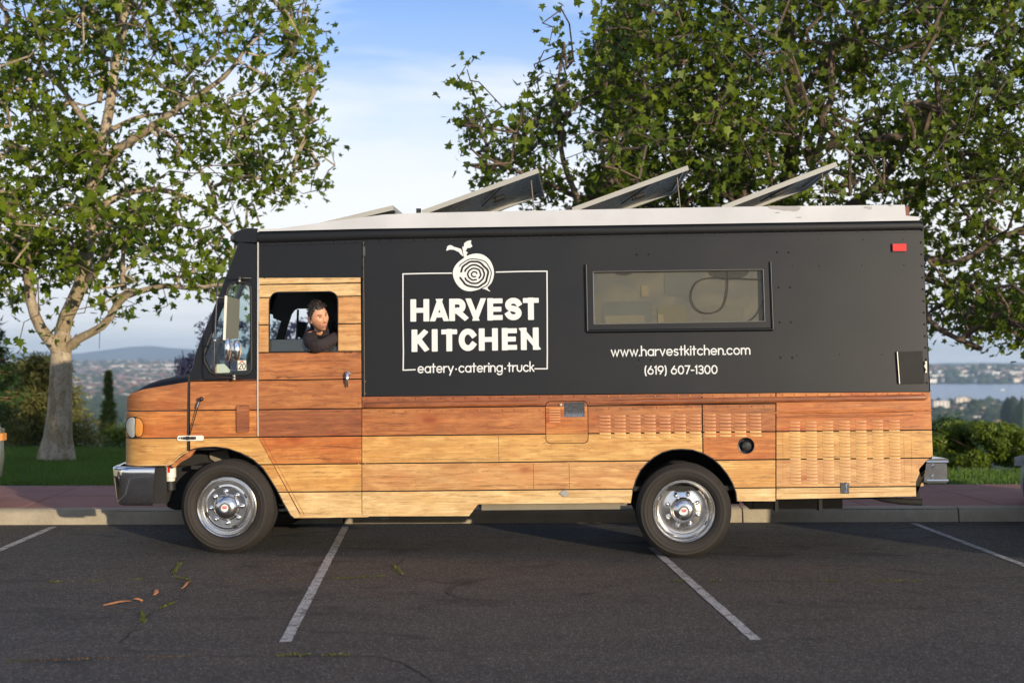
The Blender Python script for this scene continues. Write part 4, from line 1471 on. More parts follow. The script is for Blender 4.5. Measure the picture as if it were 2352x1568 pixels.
def wood_panel(poly, holes, seams, palette, off=0.0, thick=.004, vl=(), pal2=None, name='plank'):
    objs = []
    for band, col, vs_, tris in flat_pieces(poly, holes, seams, vl, GAP):
        key = (pal2 or {}).get((band, col), palette[band])
        mb = slab_mb(vs_, tris, L3, off, off - thick)
        objs.append(mb.build(name, W_[key], truck))
    return objs


# backing of the lower side (shows as dark joints between the planks)
def backing(name, poly, holes, off, mat=None):
    for band, col, vs_, tris in flat_pieces(poly, holes):
        slab_mb(vs_, tris, L3, off, off - .03).build(name, mat or M['void'], truck)


# 1. fender side between hood seam and door
i0 = min(range(len(FRONT_ARCH)), key=lambda i: abs(FRONT_ARCH[i][0] - 431))
diag = [S(593, 1003), S(622, 1060), S(690, 1184)]
fender = SS([(437, 873.5), (592, 871)]) + [diag[0]] + [(diag[2][0] - .0, diag[2][1])] + SS([FRONT_ARCH[-1]] + FRONT_ARCH[i0:-1][::-1]) + SS([(437, 1033)])
wood_panel(fender, [], SEAM[:5], {5: 'brown', 4: 'brown', 3: 'orange', 2: 'gold', 1: 'gold', 0: 'cream'})
backing('fender_panel', fender, [], -.004)

# 2. door with its open window
win = SS([cq(*p) for p in [(138, 1388), (140, 380), (152, 320), (178, 268), (215, 225), (262, 200), (320, 190), (1340, 176), (1400, 184), (1455, 212), (1495, 255), (1518, 320), (1524, 380), (1526, 1388)]])
door = SS([(596, 638.5), (828, 637.5)]) + SS([(830.5, 910), (830.5, 1180)]) + SS([c2(1480, 1142)]) + [(diag[2][0] + .003, S(690, 1180)[1])] + [(diag[0][0] + .003, diag[0][1])]
seamsD = SEAM
wood_panel(door, [win], seamsD, {9: 'cream', 8: 'cream', 7: 'tan', 6: 'tan', 5: 'brown', 4: 'brown', 3: 'red', 2: 'orange', 1: 'gold', 0: 'cream'})
backing('door_panel', door, [win], -.004)
# sill flange under the door
flange = SS([c2(1480, 1146), (846, 1180), (846, 1187), c2(1428, 1187)])
wood_panel(flange, [], [], {0: 'cream'}, -.004)

# 3. middle side
CUT = U(1614, 1000)
mid = SS([(832, 911), (1781, 902.5)]) + SS([(1781, 1150.4)]) + SS(REAR_ARCH[::-1]) + SS([(1393, 1154.5), (1098, 1157.3), (1077.3, 1184.4), (832, 1184.9)])
fuelh = [(U(1714, 1023) + .066 * math.cos(a * math.pi / 12), Vv(1714, 1023) + .066 * math.sin(a * math.pi / 12)) for a in range(24)]
acc = [S(1252, 921), S(1352, 1018)]
accp = rrect(acc[0][0], acc[1][1], acc[1][0], acc[0][1] + .0, .045)
ventr = SS([c6(260, 210), c6(431, 206), c6(432, 330), c6(261, 334)])
TOPS = Vv(1300, 920)                         # lower edge of the riveted strip above the moulding
pal = {0: 'cream', 1: 'tan', 2: 'gold', 3: 'brown', 4: 'red'}
p2 = {(2, 1): 'orange', (1, 1): 'gold', (0, 1): 'cream', (3, 1): 'brown', (4, 1): 'brown'}
wood_panel(mid, [fuelh, accp], SEAM[:4], pal, vl=(CUT,), pal2=p2)
backing('side_panel', mid, [fuelh, accp], -.004)
# access lid with its mesh vent
for band, col, vs_, tris in flat_pieces([(p[0], p[1]) for p in rrect(acc[0][0] + .006, acc[1][1] + .006, acc[1][0] - .006, acc[0][1] - .006, .04)], [ventr], SEAM[:4], (), .004):
    slab_mb(vs_, tris, L3, -.004, -.012).build('access_lid', W_[{4: 'red', 3: 'orange', 2: 'gold'}.get(band, 'tan')], truck)
vx0, vx1 = ventr[0][0], ventr[1][0]; vz0, vz1 = ventr[2][1], ventr[0][1]
mb = MB()
for k in range(19):
    u = vx0 + (vx1 - vx0) * k / 18; mb.tube([L3(u, vz0, -.008), L3(u, vz1, -.008)], .0013, 4)
for k in range(14):
    v = vz0 + (vz1 - vz0) * k / 13; mb.tube([L3(vx0, v, -.008), L3(vx1, v, -.008)], .0013, 4)
mb.build('vent_mesh', M['alu'], truck, kind='stuff')
mb = MB(); mb.add([L3(vx0 - .02, vz0 - .02, -.05), L3(vx1 + .02, vz0 - .02, -.05), L3(vx1 + .02, vz1 + .02, -.14), L3(vx0 - .02, vz1 + .02, -.14)], [(0, 1, 2, 3)])
mb.build('vent_box', M['alu'], truck)

# 4. rear hatch zone
hat = SS([(1783.5, 902.4), (2137, 900)]) + SS([(2142.5, 1046.5), (2129, 1056), (2112, 1075), (2103.5, 1100), (2104, 1139), (1783.5, 1146)])
wood_panel(hat, [], SEAM[:3], {0: 'cream', 1: 'tan', 2: 'gold', 3: 'orange'})
backing('hatch_panel', hat, [], -.004)

# belt moulding, riveted strip, drip rails
def half_round(pts, r, name, mat, off=0.0, n=7, squash=.7):
    rings = []
    for i, (u, v) in enumerate(pts):
        k = .45 if i in (0, len(pts) - 1) else 1
        rings.append([L3(u, v + r * k * math.cos(math.pi * j / (n - 1)), off + squash * r * k * math.sin(math.pi * j / (n - 1))) for j in range(n)])
    mb = MB(); mb.loft(rings, closed=False)
    for rg in (rings[0], rings[-1]): mb.add(rg, [tuple(range(n))])
    return mb.build(name, mat, truck, smooth=60)


def seg(a, b, n=6): return [(a[0] + (b[0] - a[0]) * i / n, a[1] + (b[1] - a[1]) * i / n) for i in range(n + 1)]


half_round([S(836, 930.5)] + seg(S(840, 930.4), S(1249, 925)), .027, 'belt_moulding', W_['red'])
half_round(seg(S(1355, 924), S(2122, 912.5)) + [S(2130, 912.3)], .027, 'belt_moulding', W_['red'])
half_round(seg(S(1765, 948), S(2141, 942), 4), .013, 'drip_rail', W_['orange'])
half_round(seg(S(1784, 958), S(2098, 952.5), 4), .010, 'drip_rail', W_['brown'])
# hatch frame ridges
for a, b in (((1798, 967), (1799, 1128)), ((2075, 962), (2078, 1118)), ((2092, 962), (2095, 1118)), ((1800, 1133), (2094, 1128))):
    half_round(seg(S(*a), S(*b), 2), .005, 'hatch_ridge', W_['tan'], squash=.5)

for a, b in (((1225, 1064), (1226, 1125)), ((1307, 1063), (1308, 1124.5)), ((1145, 1000), (1146, 1060))):
    mb = MB(); mb.tube([L3(*S(*a), 0), L3(*S(*b), 0)], .0016, 4); mb.build('panel_seam', M['rubber'], truck)
# louvres
def louvre_mesh(mat, L, H, D):
    mb = MB(); n = 6; rings = []
    for i in range(n + 1):
        t = i / n; x = (t - .5) * L
        e = math.sin(math.pi * min(1, max(0, t * 1.0))) ** .35 if 0 < t < 1 else .05
        rings.append([(x, 0, H * .5), (x, -D * .45 * e, H * .28), (x, -D * .9 * e, -H * .05), (x, -D * e, -H * .34), (x, -D * .75 * e, -H * .40), (x, .001, -H * .36)])
    mb.loft(rings, closed=False)
    return mb.mesh('louvre', mat, smooth=50)


LV = {k: louvre_mesh(LVM[k], .098, .0215, .010) for k in LVM}
LVs = {k: louvre_mesh(LVM[k], .092, .020, .0095) for k in LVM}


def louvres(p00, p10, p01, nc, nr, meshes, pick):
    a, b, c = S(*p00), S(*p10), S(*p01)
    for i in range(nc):
        for j in range(nr):
            s, t = i / (nc - 1), j / (nr - 1)
            u = a[0] + (b[0] - a[0]) * s + (c[0] - a[0]) * t; v = a[1] + (b[1] - a[1]) * s + (c[1] - a[1]) * t
            o = link('louvre', meshes[pick(v)], truck, L3(u, v, .0015))
            o.rotation_euler = (-(LO if v < VB else HI), 0, 0)


louvres(c6(600, 326), c6(1850, 310), c6(603, 500), 11, 7, LV, lambda v: 'brown' if v > SEAM[2] else 'gold')
louvres(c8(468, 305), c8(1285, 292), c8(477, 800), 7, 19, LVs, lambda v: 'orange' if v > SEAM[2] else ('gold' if v > SEAM[1] else 'tan'))
a = S(*c6(183, 265)); 
for j in range(6):
    o = link('louvre', LV['orange'], truck, L3(a[0], a[1] - j * .0225, .0)); o.scale = (1.0, .35, .6)

# fuel filler
mb = MB(); fu, fv = U(1714, 1023), Vv(1714, 1023); w0 = Wl(fv)
mb.lathe([(.072, -.004), (.070, -.007), (.064, -.005), (.063, .0), (.062, .06), (.0, .062)], 28, 'y', (fu, w0, fv))
fc = mb.build('filler_cup', M['blacktrim'], truck, smooth=40)
mb = MB(); mb.lathe([(.0, .012), (.034, .012), (.044, .02), (.046, .05)], 24, 'y', (fu + .004, w0, fv - .006)); mb.box((fu - .032, w0 + .0, fv - .014), (fu + .04, w0 + .016, fv + .002))
mb.build('filler_cap', M['rubber'], fc, smooth=40)

# ---------------- black upper side
rivetbar = lambda px: 0
up_top = SS([(838, 555), (1400, 542.5), (2112, 529.5)])
swin = SS([c5(215, 470), c5(1745, 448), c5(1770, 1000), c5(225, 1010)])
upper = SS([(838, 909.5), (1400, 904), (2134.5, 898.5)]) + SS([(2119.5, 533)]) + up_top[::-1]
for band, col, vs_, tris in flat_pieces(upper, [swin], [], []):
    slab_mb(vs_, tris, L3, 0, -.03).build('upper_panel', M['black'], truck)
# narrow riveted post between door and box side
post = SS([(831, 556.5), (836.5, 556.4), (837, 910), (832, 910)])
for band, col, vs_, tris in flat_pieces(post): slab_mb(vs_, tris, L3, .004, -.03).build('door_post', M['black'], truck)
# panel over the door
over = SS([(592, 561), (833, 556), (832, 637), (592, 638)])
for band, col, vs_, tris in flat_pieces(over): slab_mb(vs_, tris, L3, -.0022, -.03).build('upper_panel', M['black'], truck)
# quarter panel with the front side window
quarter = SS([(591.5, 562)]) + SS([(591.5, 870.5), (437, 873), (436, 858), (444, 843), (449, 818), (465, 775), (490, 717), (515.6, 649), (541, 584), (549.6, 557.5), (551, 556.5)])
qwin = SS([c1(*p) for p in [(1012, 690), (1030, 610), (1055, 572), (1090, 556), (1190, 560), (1225, 575), (1243, 610), (1247, 1330), (1236, 1372), (1200, 1394), (910, 1394), (870, 1370), (822, 1285), (808, 1235), (815, 1200)]])
for band, col, vs_, tris in flat_pieces(quarter, [qwin]): slab_mb(vs_, tris, L3, 0, -.03).build('front_pillar', M['black'], truck)
mb = MB(); loop = [L3(u, v, .006) for u, v in qwin]; mb.tube(loop + [loop[0], loop[1]], .013, 8, caps=False)
mb.build('window_seal', M['rubber'], truck, smooth=60)
for band, col, vs_, tris in flat_pieces(qwin): slab_mb(vs_, tris, L3, -.012, -.018).build('side_window', M['glass'], truck)
# door window: seal and the half lowered pane
mb = MB(); loop = [L3(u, v, -.002) for u, v in win]; mb.tube(loop + [loop[0]], .006, 6, caps=False); mb.build('window_seal', M['rubber'], truck, smooth=60)
ytop = Vv(*cq(700, 1136))
pane = [win[0], (win[0][0], ytop), (win[-1][0], ytop), win[-1]]
slab_mb(pane, [(0, 1, 2), (0, 2, 3)], L3, -.030, -.036).build('window_pane', M['clearglass'], truck)
# bright strips at the door's front edge
mb = MB(); s0, s1 = S(593.5, 530), S(593.5, 1001)
mb.loft([[L3(u - .006, v, .002), L3(u - .006, v, .012), L3(u + .005, v, .012), L3(u + .005, v, .002)] for u, v in seg(s0, s1, 20)], True, True)
mb.build('edge_strip', M['strip'], truck)
mb = MB(); mb.loft([[L3(u - .002, v, .002), L3(u - .002, v, .006), L3(u + .002, v, .006), L3(u + .002, v, .002)] for u, v in seg(S(835.5, 556), S(837.5, 909), 8)], True, True)
mb.build('edge_strip', M['tanrail'], truck)
# black seam between hood and fender
mb = MB(); mb.loft([[L3(u - .012, v, -.02), L3(u - .012, v, .004), L3(u + .006, v, .004), L3(u + .006, v, -.02)] for u, v in seg(S(435, 860), S(432.5, 1034), 8)], True, True)
mb.build('hood_seam', M['rubber'], truck)

# gutter rail and rivet strip under the roof
prof = [(0, .0), (.010, .012), (.016, .03), (.019, .05), (.0195, .07), (.014, .088), (.004, .095), (.003, .097)]
top = [S(591.5, 532), S(847, 526.3), S(1400, 518.5), S(2109, 507.5), S(2118, 510)]
hgt = [.112, .100, .090, .086, .086]
rings = []
for (u, v), h in zip(top, hgt):
    rings.append([L3(u, v - h + pv_2 * h / .097, pu + .002) for pu, pv_2 in prof])
mb = MB(); mb.loft(rings, closed=False); mb.build('gutter_rail', M['black'], truck, smooth=40)
st_t = [S(594, 559.5), S(847, 552.5), S(1400, 538.5), S(2118, 526.2)]
st_b = [S(594, 565), S(847, 557.5), S(1400, 544.5), S(2119, 533.5)]
mb = MB(); mb.loft([[L3(a[0], a[1] + .012, -.02), L3(a[0], a[1] + .012, .005), L3(b[0], b[1], .005), L3(b[0], b[1], -.02)] for a, b in zip(st_t, st_b)], True, True)
mb.build('rivet_strip', M['black'], truck)

# rivets
RV = [(1.0, 0.0, 0.0)]
mbk, mbw = MB(), MB()
def rivet(mb, px, py, r=.0105, off=0.0):
    u, v = S(px, py); n = 6
    vs_ = [L3(u + r * math.cos(k * math.pi / 3), v + r * math.sin(k * math.pi / 3), off) for k in range(n)] + [L3(u + r * .6 * math.cos(k * math.pi / 3), v + r * .6 * math.sin(k * math.pi / 3), off + r * .5) for k in range(n)] + [L3(u, v, off + r * .62)]
    mb.add(vs_, [(k, (k + 1) % n, n + (k + 1) % n, n + k) for k in range(n)] + [(n + k, n + (k + 1) % n, 2 * n) for k in range(n)])


def rline(mb, a, b, n, **k):
    for i in range(n): rivet(mb, a[0] + (b[0] - a[0]) * i / (n - 1), a[1] + (b[1] - a[1]) * i / (n - 1), **k)


rline(mbk, (610, 560), (846, 553.5), 10, off=.005); rline(mbk, (873, 552.6), (1400, 540), 21, off=.005); rline(mbk, (1427, 539.4), (2106, 527.8), 26, off=.005)
rline(mbk, (834, 563), (834.5, 905), 14, off=.004)
rline(mbk, c1(1290, 210), c1(1290, 1430), 13)
rline(mbk, c7(1505, 310), c7(1555, 1460), 13)
rline(mbk, c1(1365, 512), c1(2195, 494), 5)
rline(mbk, c1(725, 1438), c1(1260, 1432), 8, r=.006); rline(mbk, c1(1175, 202), c1(1260, 198), 3, r=.006)
for p in [(325, 390), (420, 390), (337, 677), (432, 677), (345, 962), (440, 962), (353, 1253), (450, 1253)]: rivet(mbk, *c7(*p))
for p in [(665, 285), (1028, 285), (1357, 283), (672, 503), (1022, 497), (1366, 493), (487, 1235), (838, 1226), (1187, 1226), (452, 502)]: rivet(mbk, *c7(*p), r=.006)
for p in [(620, 360), (722, 360), (643, 1275), (745, 1275)]: rivet(mbk, *c5(*p))
for p in [(955, 690), (1057, 688), (957, 992), (1060, 990), (958, 1298), (1065, 1296), (953, 383)]: rivet(mbk, *c3(*p))
mbk.build('rivet_row', M['black'], truck, smooth=60, kind='stuff')
rw = {k: MB() for k in ('red', 'brown', 'tan', 'cream', 'orange')}
rline(rw['red'], (842, 917), (1240, 911.5), 15); rline(rw['red'], (1265, 911.3), (1345, 910), 4); rline(rw['orange'], (1370, 909.6), (2120, 901.5 + 3), 29)
rline(rw['brown'], (848, 946), (1240, 940), 15); rline(rw['brown'], (1372, 938), (1755, 932), 15)
for y in range(660, 1180, 27):
    rivet(rw['cream' if y < 680 or y > 1130 else ('tan' if y < 805 or y > 1062 else 'brown')], 824, y, r=.006)
    if y > 875: rivet(rw['tan' if y > 1062 else 'brown'], 839, y, r=.006)
    if 872 < y < 1000: rivet(rw['brown'], 584, y, r=.006)
for k in range(9): rivet(rw['cream'], 640 + k * 22, 668, r=.005)
for k in range(7): rivet(rw['cream'], 690 + k * 21, 1181, r=.005, off=-.004)
for k, mb in rw.items(): mb.build('rivet_row', W_[k], truck, smooth=60, kind='stuff')

# ---------------- serving window
def frame_bar(a, b, wdt, off0, off1, name, mat, parent, nrm):
    (u0, v0), (u1, v1) = a, b
    nu, nv = nrm
    q = [(u0, v0), (u1, v1), (u1 + nu * wdt, v1 + nv * wdt), (u0 + nu * wdt, v0 + nv * wdt)]
    mb = slab_mb(q, [(0, 1, 2), (0, 2, 3)], L3, off1, off0)
    return mb.build(name, mat, parent)


tl, trr, br, bl = SS([c5(178, 448), c5(1780, 425), c5(1802, 1010), c5(190, 1028)])
itl, itr, ibr, ibl = SS([c5(240, 510), c5(1718, 490), c5(1733, 940), c5(248, 966)])
fr = None
sw = None
quad = [(tl, trr, itr, itl), (trr, br, ibr, itr), (br, bl, ibl, ibr), (bl, tl, itl, ibl)]
for q in quad:
    mb = slab_mb(list(q), [(0, 1, 2), (0, 2, 3)], L3, .012, -.03)
    o = mb.build('window_frame', M['black'], truck)
# raised outer bead and inner bright bead
for a, b in ((tl, bl), (trr, br), (bl, br)):
    mb = MB(); mb.tube([L3(*a, .016), L3(*b, .016)], .014, 8); mb.build('frame_bead', M['black'], truck, smooth=60)
for a, b in ((itl, itr), (itr, ibr), (ibr, ibl), (ibl, itl)):
    mb = MB(); mb.tube([L3(*a, .013), L3(*b, .013)], .0035, 5); mb.build('frame_bead', M['steel'], truck, smooth=60)
sm, snt, sbs = newmat('mottled pane reflection')
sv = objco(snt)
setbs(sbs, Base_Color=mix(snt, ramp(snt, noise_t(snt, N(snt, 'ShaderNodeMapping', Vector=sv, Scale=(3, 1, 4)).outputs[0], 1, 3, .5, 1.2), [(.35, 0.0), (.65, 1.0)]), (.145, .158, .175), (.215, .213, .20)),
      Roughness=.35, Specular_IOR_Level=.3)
smp = paint('brushed inner board', (.2, .2, .2), .4)
slab_mb([itl, itr, ibr, ibl], [(0, 1, 2), (0, 2, 3)], L3, -.05, -.06).build('reflection_board', sm, truck)  # board added behind the pane; mottled colour imitates blurred reflections
slab_mb([itl, itr, ibr, ibl], [(0, 1, 2), (0, 2, 3)], L3, -.004, -.008).build('window_pane', glass_mat('serving glass', (.88, .87, .82), 1.25, .12, .06, (.25, .23, .18)), truck)
def cpath(pts, r, off, name, mat, it=2):
    p = smooth_poly([S(*q) for q in pts], it, False)
    mb = MB(); mb.tube([L3(u, v, off) for u, v in p], r, 6); return mb.build(name, mat, truck, smooth=60)
cpath([c5(*p) for p in [(1715, 575), (1500, 568), (1250, 556), (1140, 590), (1090, 690), (1100, 780), (1160, 855), (1250, 875), (1350, 845), (1395, 770), (1415, 650), (1415, 500)]], .0055, -.03, 'hanging_cable', M['rubber'])
cpath([c5(*p) for p in [(1725, 750), (1690, 850), (1640, 915), (1590, 938)]], .0045, -.03, 'hanging_cable', M['rubber'])
for nm, (x0, y0, x1, y1), r_, colr in (('reflection_block', (320, 770, 760, 955), .04, (.125, .145, .17)), ('reflection_block', (800, 800, 1060, 955), .05, (.165, .16, .13)), ('reflection_block', (860, 520, 1110, 715), .04, (.13, .148, .17)), ('reflection_block', (1190, 800, 1560, 952), .06, (.15, .158, .165)),
                            ('reflection_patch', (660, 630, 725, 720), .004, (.26, .235, .175)), ('reflection_patch', (345, 890, 690, 955), .004, (.22, .215, .19)), ('reflection_patch', (805, 880, 855, 950), .004, (.27, .24, .17))):  # flat shapes added inside to imitate reflections in the pane
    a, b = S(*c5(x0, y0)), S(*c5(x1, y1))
    mb = MB(); o_ = -.045 if nm == 'reflection_block' else -.041
    mb.prism(rrect(a[0], b[1], b[0], a[1], r_, 6), 0, 1, lambda u, v, t: L3(u, v, o_ if t else -.05)); mb.build(nm, paint('painted pane reflection', colr, .6, var=.15, nscale=5), truck)
M['reflblob'] = paint('dark blob of pane reflection', (.02, .02, .018), .4)
for cx, rr_ in ((510, 85), (1425, 175)):  # dark half discs drawn as round blobs of the pane's reflection
    mb = MB(); u, v = S(*c5(cx, 500)); n = 14
    r = rr_ * .26409 / 260
    mb.add([L3(u, v, -.04)] + [L3(u + r * math.cos(math.pi + math.pi * k / n), v + .45 * r * math.sin(math.pi + math.pi * k / n), -.04) for k in range(n + 1)], [(0, k, k + 1) for k in range(1, n + 1)])
    mb.build('reflection_blob', M['reflblob'], truck)

# ---------------- lettering
def arc(cx, cy, rx, ry, a0, a1, n=14): return [(cx + rx * math.cos(R(a0 + (a1 - a0) * i / n)), cy + ry * math.sin(R(a0 + (a1 - a0) * i / n))) for i in range(n + 1)]


class Ribbon:
    """flat strokes; each stroke sits a hair above the one before, so nothing overlaps in one plane"""
    def __init__(s): s.mb = MB(); s.k = 0

    def stroke(s, pts, w, fn, cap='round', off=.0022, ext=.86):
        s.k += 1; o = off + (s.k % 9) * .00012
        P = [Vector((p[0], p[1], 0)) for p in pts]
        P = [p for i, p in enumerate(P) if i == 0 or (p - P[i - 1]).length > 1e-5]
        d0 = (P[1] - P[0]).normalized(); d1 = (P[-1] - P[-2]).normalized(); h = w / 2
        if cap == 'square':
            P[0] = P[0] - d0 * h * ext; P[-1] = P[-1] + d1 * h * ext
        Lf, Rt = [], []
        for i, p in enumerate(P):
            a = (p - P[i - 1]).normalized() if i else d0
            b = (P[i + 1] - p).normalized() if i < len(P) - 1 else d1
            t = (a + b).normalized() if (a + b).length > 1e-6 else a
            nrm = Vector((-t.y, t.x, 0)); c = max(.45, nrm.dot(Vector((-a.y, a.x, 0))))
            Lf.append(p + nrm * h / c); Rt.append(p - nrm * h / c)
        n = len(P); vs_ = []
        for a, b in zip(Lf, Rt): vs_ += [fn(a.x, a.y, o), fn(b.x, b.y, o)]
        fs = [(2 * i, 2 * i + 1, 2 * i + 3, 2 * i + 2) for i in range(n - 1)]
        s.mb.add(vs_, fs)
        for p, d, l, r in ((P[0], -d0, Lf[0], Rt[0]), (P[-1], d1, Rt[-1], Lf[-1])):
            if cap == 'round':
                a0 = math.atan2(d.y, d.x); m = 7
                q = [(p.x + h * math.cos(a0 - math.pi / 2 + math.pi * k / m), p.y + h * math.sin(a0 - math.pi / 2 + math.pi * k / m)) for k in range(m + 1)]
            else:
                e = d * h * .14; sd = Vector((-d.y, d.x, 0))
                q = [(p - sd * h), (p - sd * h * .82 + e), (p + sd * h * .82 + e), (p + sd * h)]; q = [(v.x, v.y) for v in q]
            s.mb.add([fn(x, y_, o) for x, y_ in q], [tuple(range(len(q)))])


BIG = {
    'H': [[(0, 0), (0, 1)], [(1, 0), (1, 1)], [(0, .5), (1, .5)]],
    'A': [[(0, 0), (.47, 1)], [(1, 0), (.53, 1)], [(.24, .2), (.76, .2)]],
    'R': [[(0, 0), (0, 1)], [(0, 1), (.45, 1)] + arc(.48, .72, .36, .28, 90, -90, 10) + [(0, .44)], [(.42, .42), (1, 0)]],
    'V': [[(0, 1), (.47, 0)], [(1, 1), (.53, 0)]],
    'E': [[(0, 0), (0, 1)], [(0, 1), (1, 1)], [(0, .5), (.88, .5)], [(0, 0), (1, 0)]],
    'S': [arc(.5, .75, .46, .25, 20, 250, 16)[:-1] + [(.5, .52)] + arc(.5, .25, .46, .25, 70, -160, 16)],
    'T': [[(0, 1), (1, 1)], [(.5, 0), (.5, 1)]],
    'K': [[(0, 0), (0, 1)], [(.08, .42), (.9, 1)], [(.3, .62), (1, 0)]],
    'I': [[(.5, 0), (.5, 1)]],
    'C': [arc(.55, .5, .55, .5, 38, 322, 22)],
    'N': [[(0, 0), (0, 1)], [(0, 1), (1, 0)], [(1, 0), (1, 1)]],
}


def big_word(word, boxes, vb, vt, t, name):
    rb = Ribbon()
    for ch, (u0, u1) in zip(word, boxes):
        h = t / 2 * .98
        for stv in BIG[ch]:
            pts = [(u0 + h + x * (u1 - u0 - 2 * h), vb(u0) + h + y_ * (vt(u0) - vb(u0) - 2 * h)) for x, y_ in stv]
            tt = t * (.84 if (ch in 'ETHA' and abs(stv[0][1] - stv[-1][1]) < .01) else 1)
            lo_, hi_ = vb(u0), vt(u0)
            diag_ = abs(pts[0][0] - pts[-1][0]) > 1e-3 and abs(pts[0][1] - pts[-1][1]) > .5 * (hi_ - lo_)
            rb.stroke(pts, tt, lambda u, v, o: L3(u, min(hi_, max(lo_, v)), o), 'square', ext=1.5 if diag_ else .86)
    return rb.mb.build(name, M['white'], truck, fix=False)


def lin(a, b):
    return lambda u: a[1] + (b[1] - a[1]) * (u - a[0]) / (b[0] - a[0])


hb, ht = lin(S(*c3(505, 943)), S(*c3(1625, 927))), lin(S(*c3(505, 749)), S(*c3(1625, 733)))
kb_, kt = lin(S(*c3(515, 1206)), S(*c3(1620, 1187))), lin(S(*c3(515, 1012)), S(*c3(1620, 993)))
bx = lambda lst, y_: [(U(*c3(a, y_)), U(*c3(b, y_))) for a, b in lst]
TH = 51 * .26416 / 259
big_word('HARVEST', bx([(505, 668), (683, 830), (842, 1002), (995, 1152), (1174, 1310), (1325, 1475), (1480, 1625)], 850), hb, ht, TH, 'name_lettering')
big_word('KITCHEN', bx([(515, 660), (690, 742), (770, 915), (925, 1075), (1100, 1265), (1300, 1435), (1465, 1620)], 1100), kb_, kt, TH, 'name_lettering')

# small round letters: strokes in x-height units, advance width
SMALL = {
    'a': ([arc(.5, .5, .5, .5, 0, 360, 22), [(1, 0), (1, 1)]], 1.0), 'e': ([[(.02, .5), (.98, .5)] + arc(.5, .5, .5, .5, 0, 318, 22)], 1.0),
    'c': ([arc(.5, .5, .5, .5, 42, 318, 20)], .9), 'o': ([arc(.5, .5, .5, .5, 0, 360, 24)], 1.0), 't': ([[(.25, 0), (.25, 1.45)], [(-.05, .98), (.6, .98)]], .55),
    'r': ([[(0, 0), (0, 1)], [(0, .55)] + arc(.48, .52, .46, .46, 170, 75, 8)], .52), 'y': ([[(0, 1), (.46, .02)], [(.92, 1), (.28, -.48)]], .92),
    'i': ([[(0, 0), (0, 1)], [(0, 1.36), (0, 1.38)]], .0), 'n': ([[(0, 0), (0, 1)], [(0, .5)] + arc(.42, .56, .42, .44, 180, 0, 12) + [(.84, 0)]], .84),
    'g': ([arc(.5, .5, .5, .5, 0, 360, 22), [(1, 1), (1, -.1)] + arc(.52, -.08, .48, .42, 0, -150, 12)], 1.0), 'u': ([[(0, 1), (0, .44)] + arc(.42, .44, .42, .44, 180, 360, 12) + [(.84, 1)]], .84),
    'k': ([[(0, 0), (0, 1.6)], [(0, .42), (.66, 1)], [(.22, .6), (.72, 0)]], .72), 'w': ([[(0, 1), (.36, 0), (.68, .95), (1.0, 0), (1.36, 1)]], 1.36),
    'h': ([[(0, 0), (0, 1.6)], [(0, .5)] + arc(.42, .56, .42, .44, 180, 0, 12) + [(.84, 0)]], .84), 'v': ([[(0, 1), (.42, 0), (.84, 1)]], .84),
    's': ([arc(.34, .75, .32, .25, 30, 250, 12)[:-1] + [(.34, .51)] + arc(.34, .25, .34, .26, 75, -150, 12)], .68), 'm': ([[(0, 0), (0, 1)], [(0, .5)] + arc(.38, .58, .38, .42, 180, 0, 10) + [(.76, 0)], [(.76, .5)] + arc(1.14, .58, .38, .42, 180, 0, 10) + [(1.52, 0)]], 1.52),
    '.': ([[(0, .02), (.01, .02)]], .0), '*': ([[(.22, .5), (.23, .5)]], .45),
    '(': ([arc(.62, .6, .6, 1.25, 135, 225, 10)], .22), ')': ([arc(-.4, .6, .6, 1.25, 45, -45, 10)], .22),
    '6': ([arc(.5, .46, .48, .46, 0, 360, 22), [(.06, .62), (.62, 1.42)]], .98), '1': ([[(-.02, 1.22), (.22, 1.42), (.22, 0)]], .26), '9': ([arc(.5, .96, .48, .46, 0, 360, 22), [(.94, .8), (.38, 0)]], .98),
    '0': ([arc(.5, .71, .48, .71, 0, 360, 26)], .98), '7': ([[(0, 1.42), (.82, 1.42), (.26, 0)]], .8), '3': ([arc(.42, 1.05, .38, .37, 150, -75, 12) + [(.36, .74)], [(.36, .74), (.44, .74)] + arc(.42, .37, .42, .37, 80, -150, 14)], .82), '-': ([[(0, .62), (.46, .62)]], .46), ' ': ([], .3),
}


def small_text(txt, p0, p1, xh, name, wd=.165, gapv=.36):
    a, b = S(*p0), S(*p1)
    adv = []; x = 0
    for ch in txt:
        adv.append(x); x += SMALL[ch][1] + gapv
    tot = x - gapv
    sc = (b[0] - a[0]) / tot
    rb = Ribbon()
    base = lin(a, b)
    for ch, ad in zip(txt, adv):
        for stv in SMALL[ch][0]:
            pts = [(a[0] + (ad + x_) * sc, base(a[0] + ad * sc) + y_ * xh) for x_, y_ in stv]
            w = wd * xh * (1.35 if ch in '.*' or (ch == 'i' and stv[0][1] > 1.2) else 1)
            rb.stroke(pts, w, L3)
    return rb.mb.build(name, M['white'], truck, fix=False)


small_text('eatery*catering*truck', c3(572, 1386), c3(1578, 1373), 51 * .26416 / 259, 'tagline_lettering', .215, .34)
small_text('www.harvestkitchen.com', c5(400, 1242), c5(1603, 1225), 51 * .26409 / 260, 'website_lettering', .215, .35)
small_text('(619) 607-1300', c5(692, 1399), c5(1318, 1393), 47 * .26409 / 260, 'phone_lettering', .235, .33)

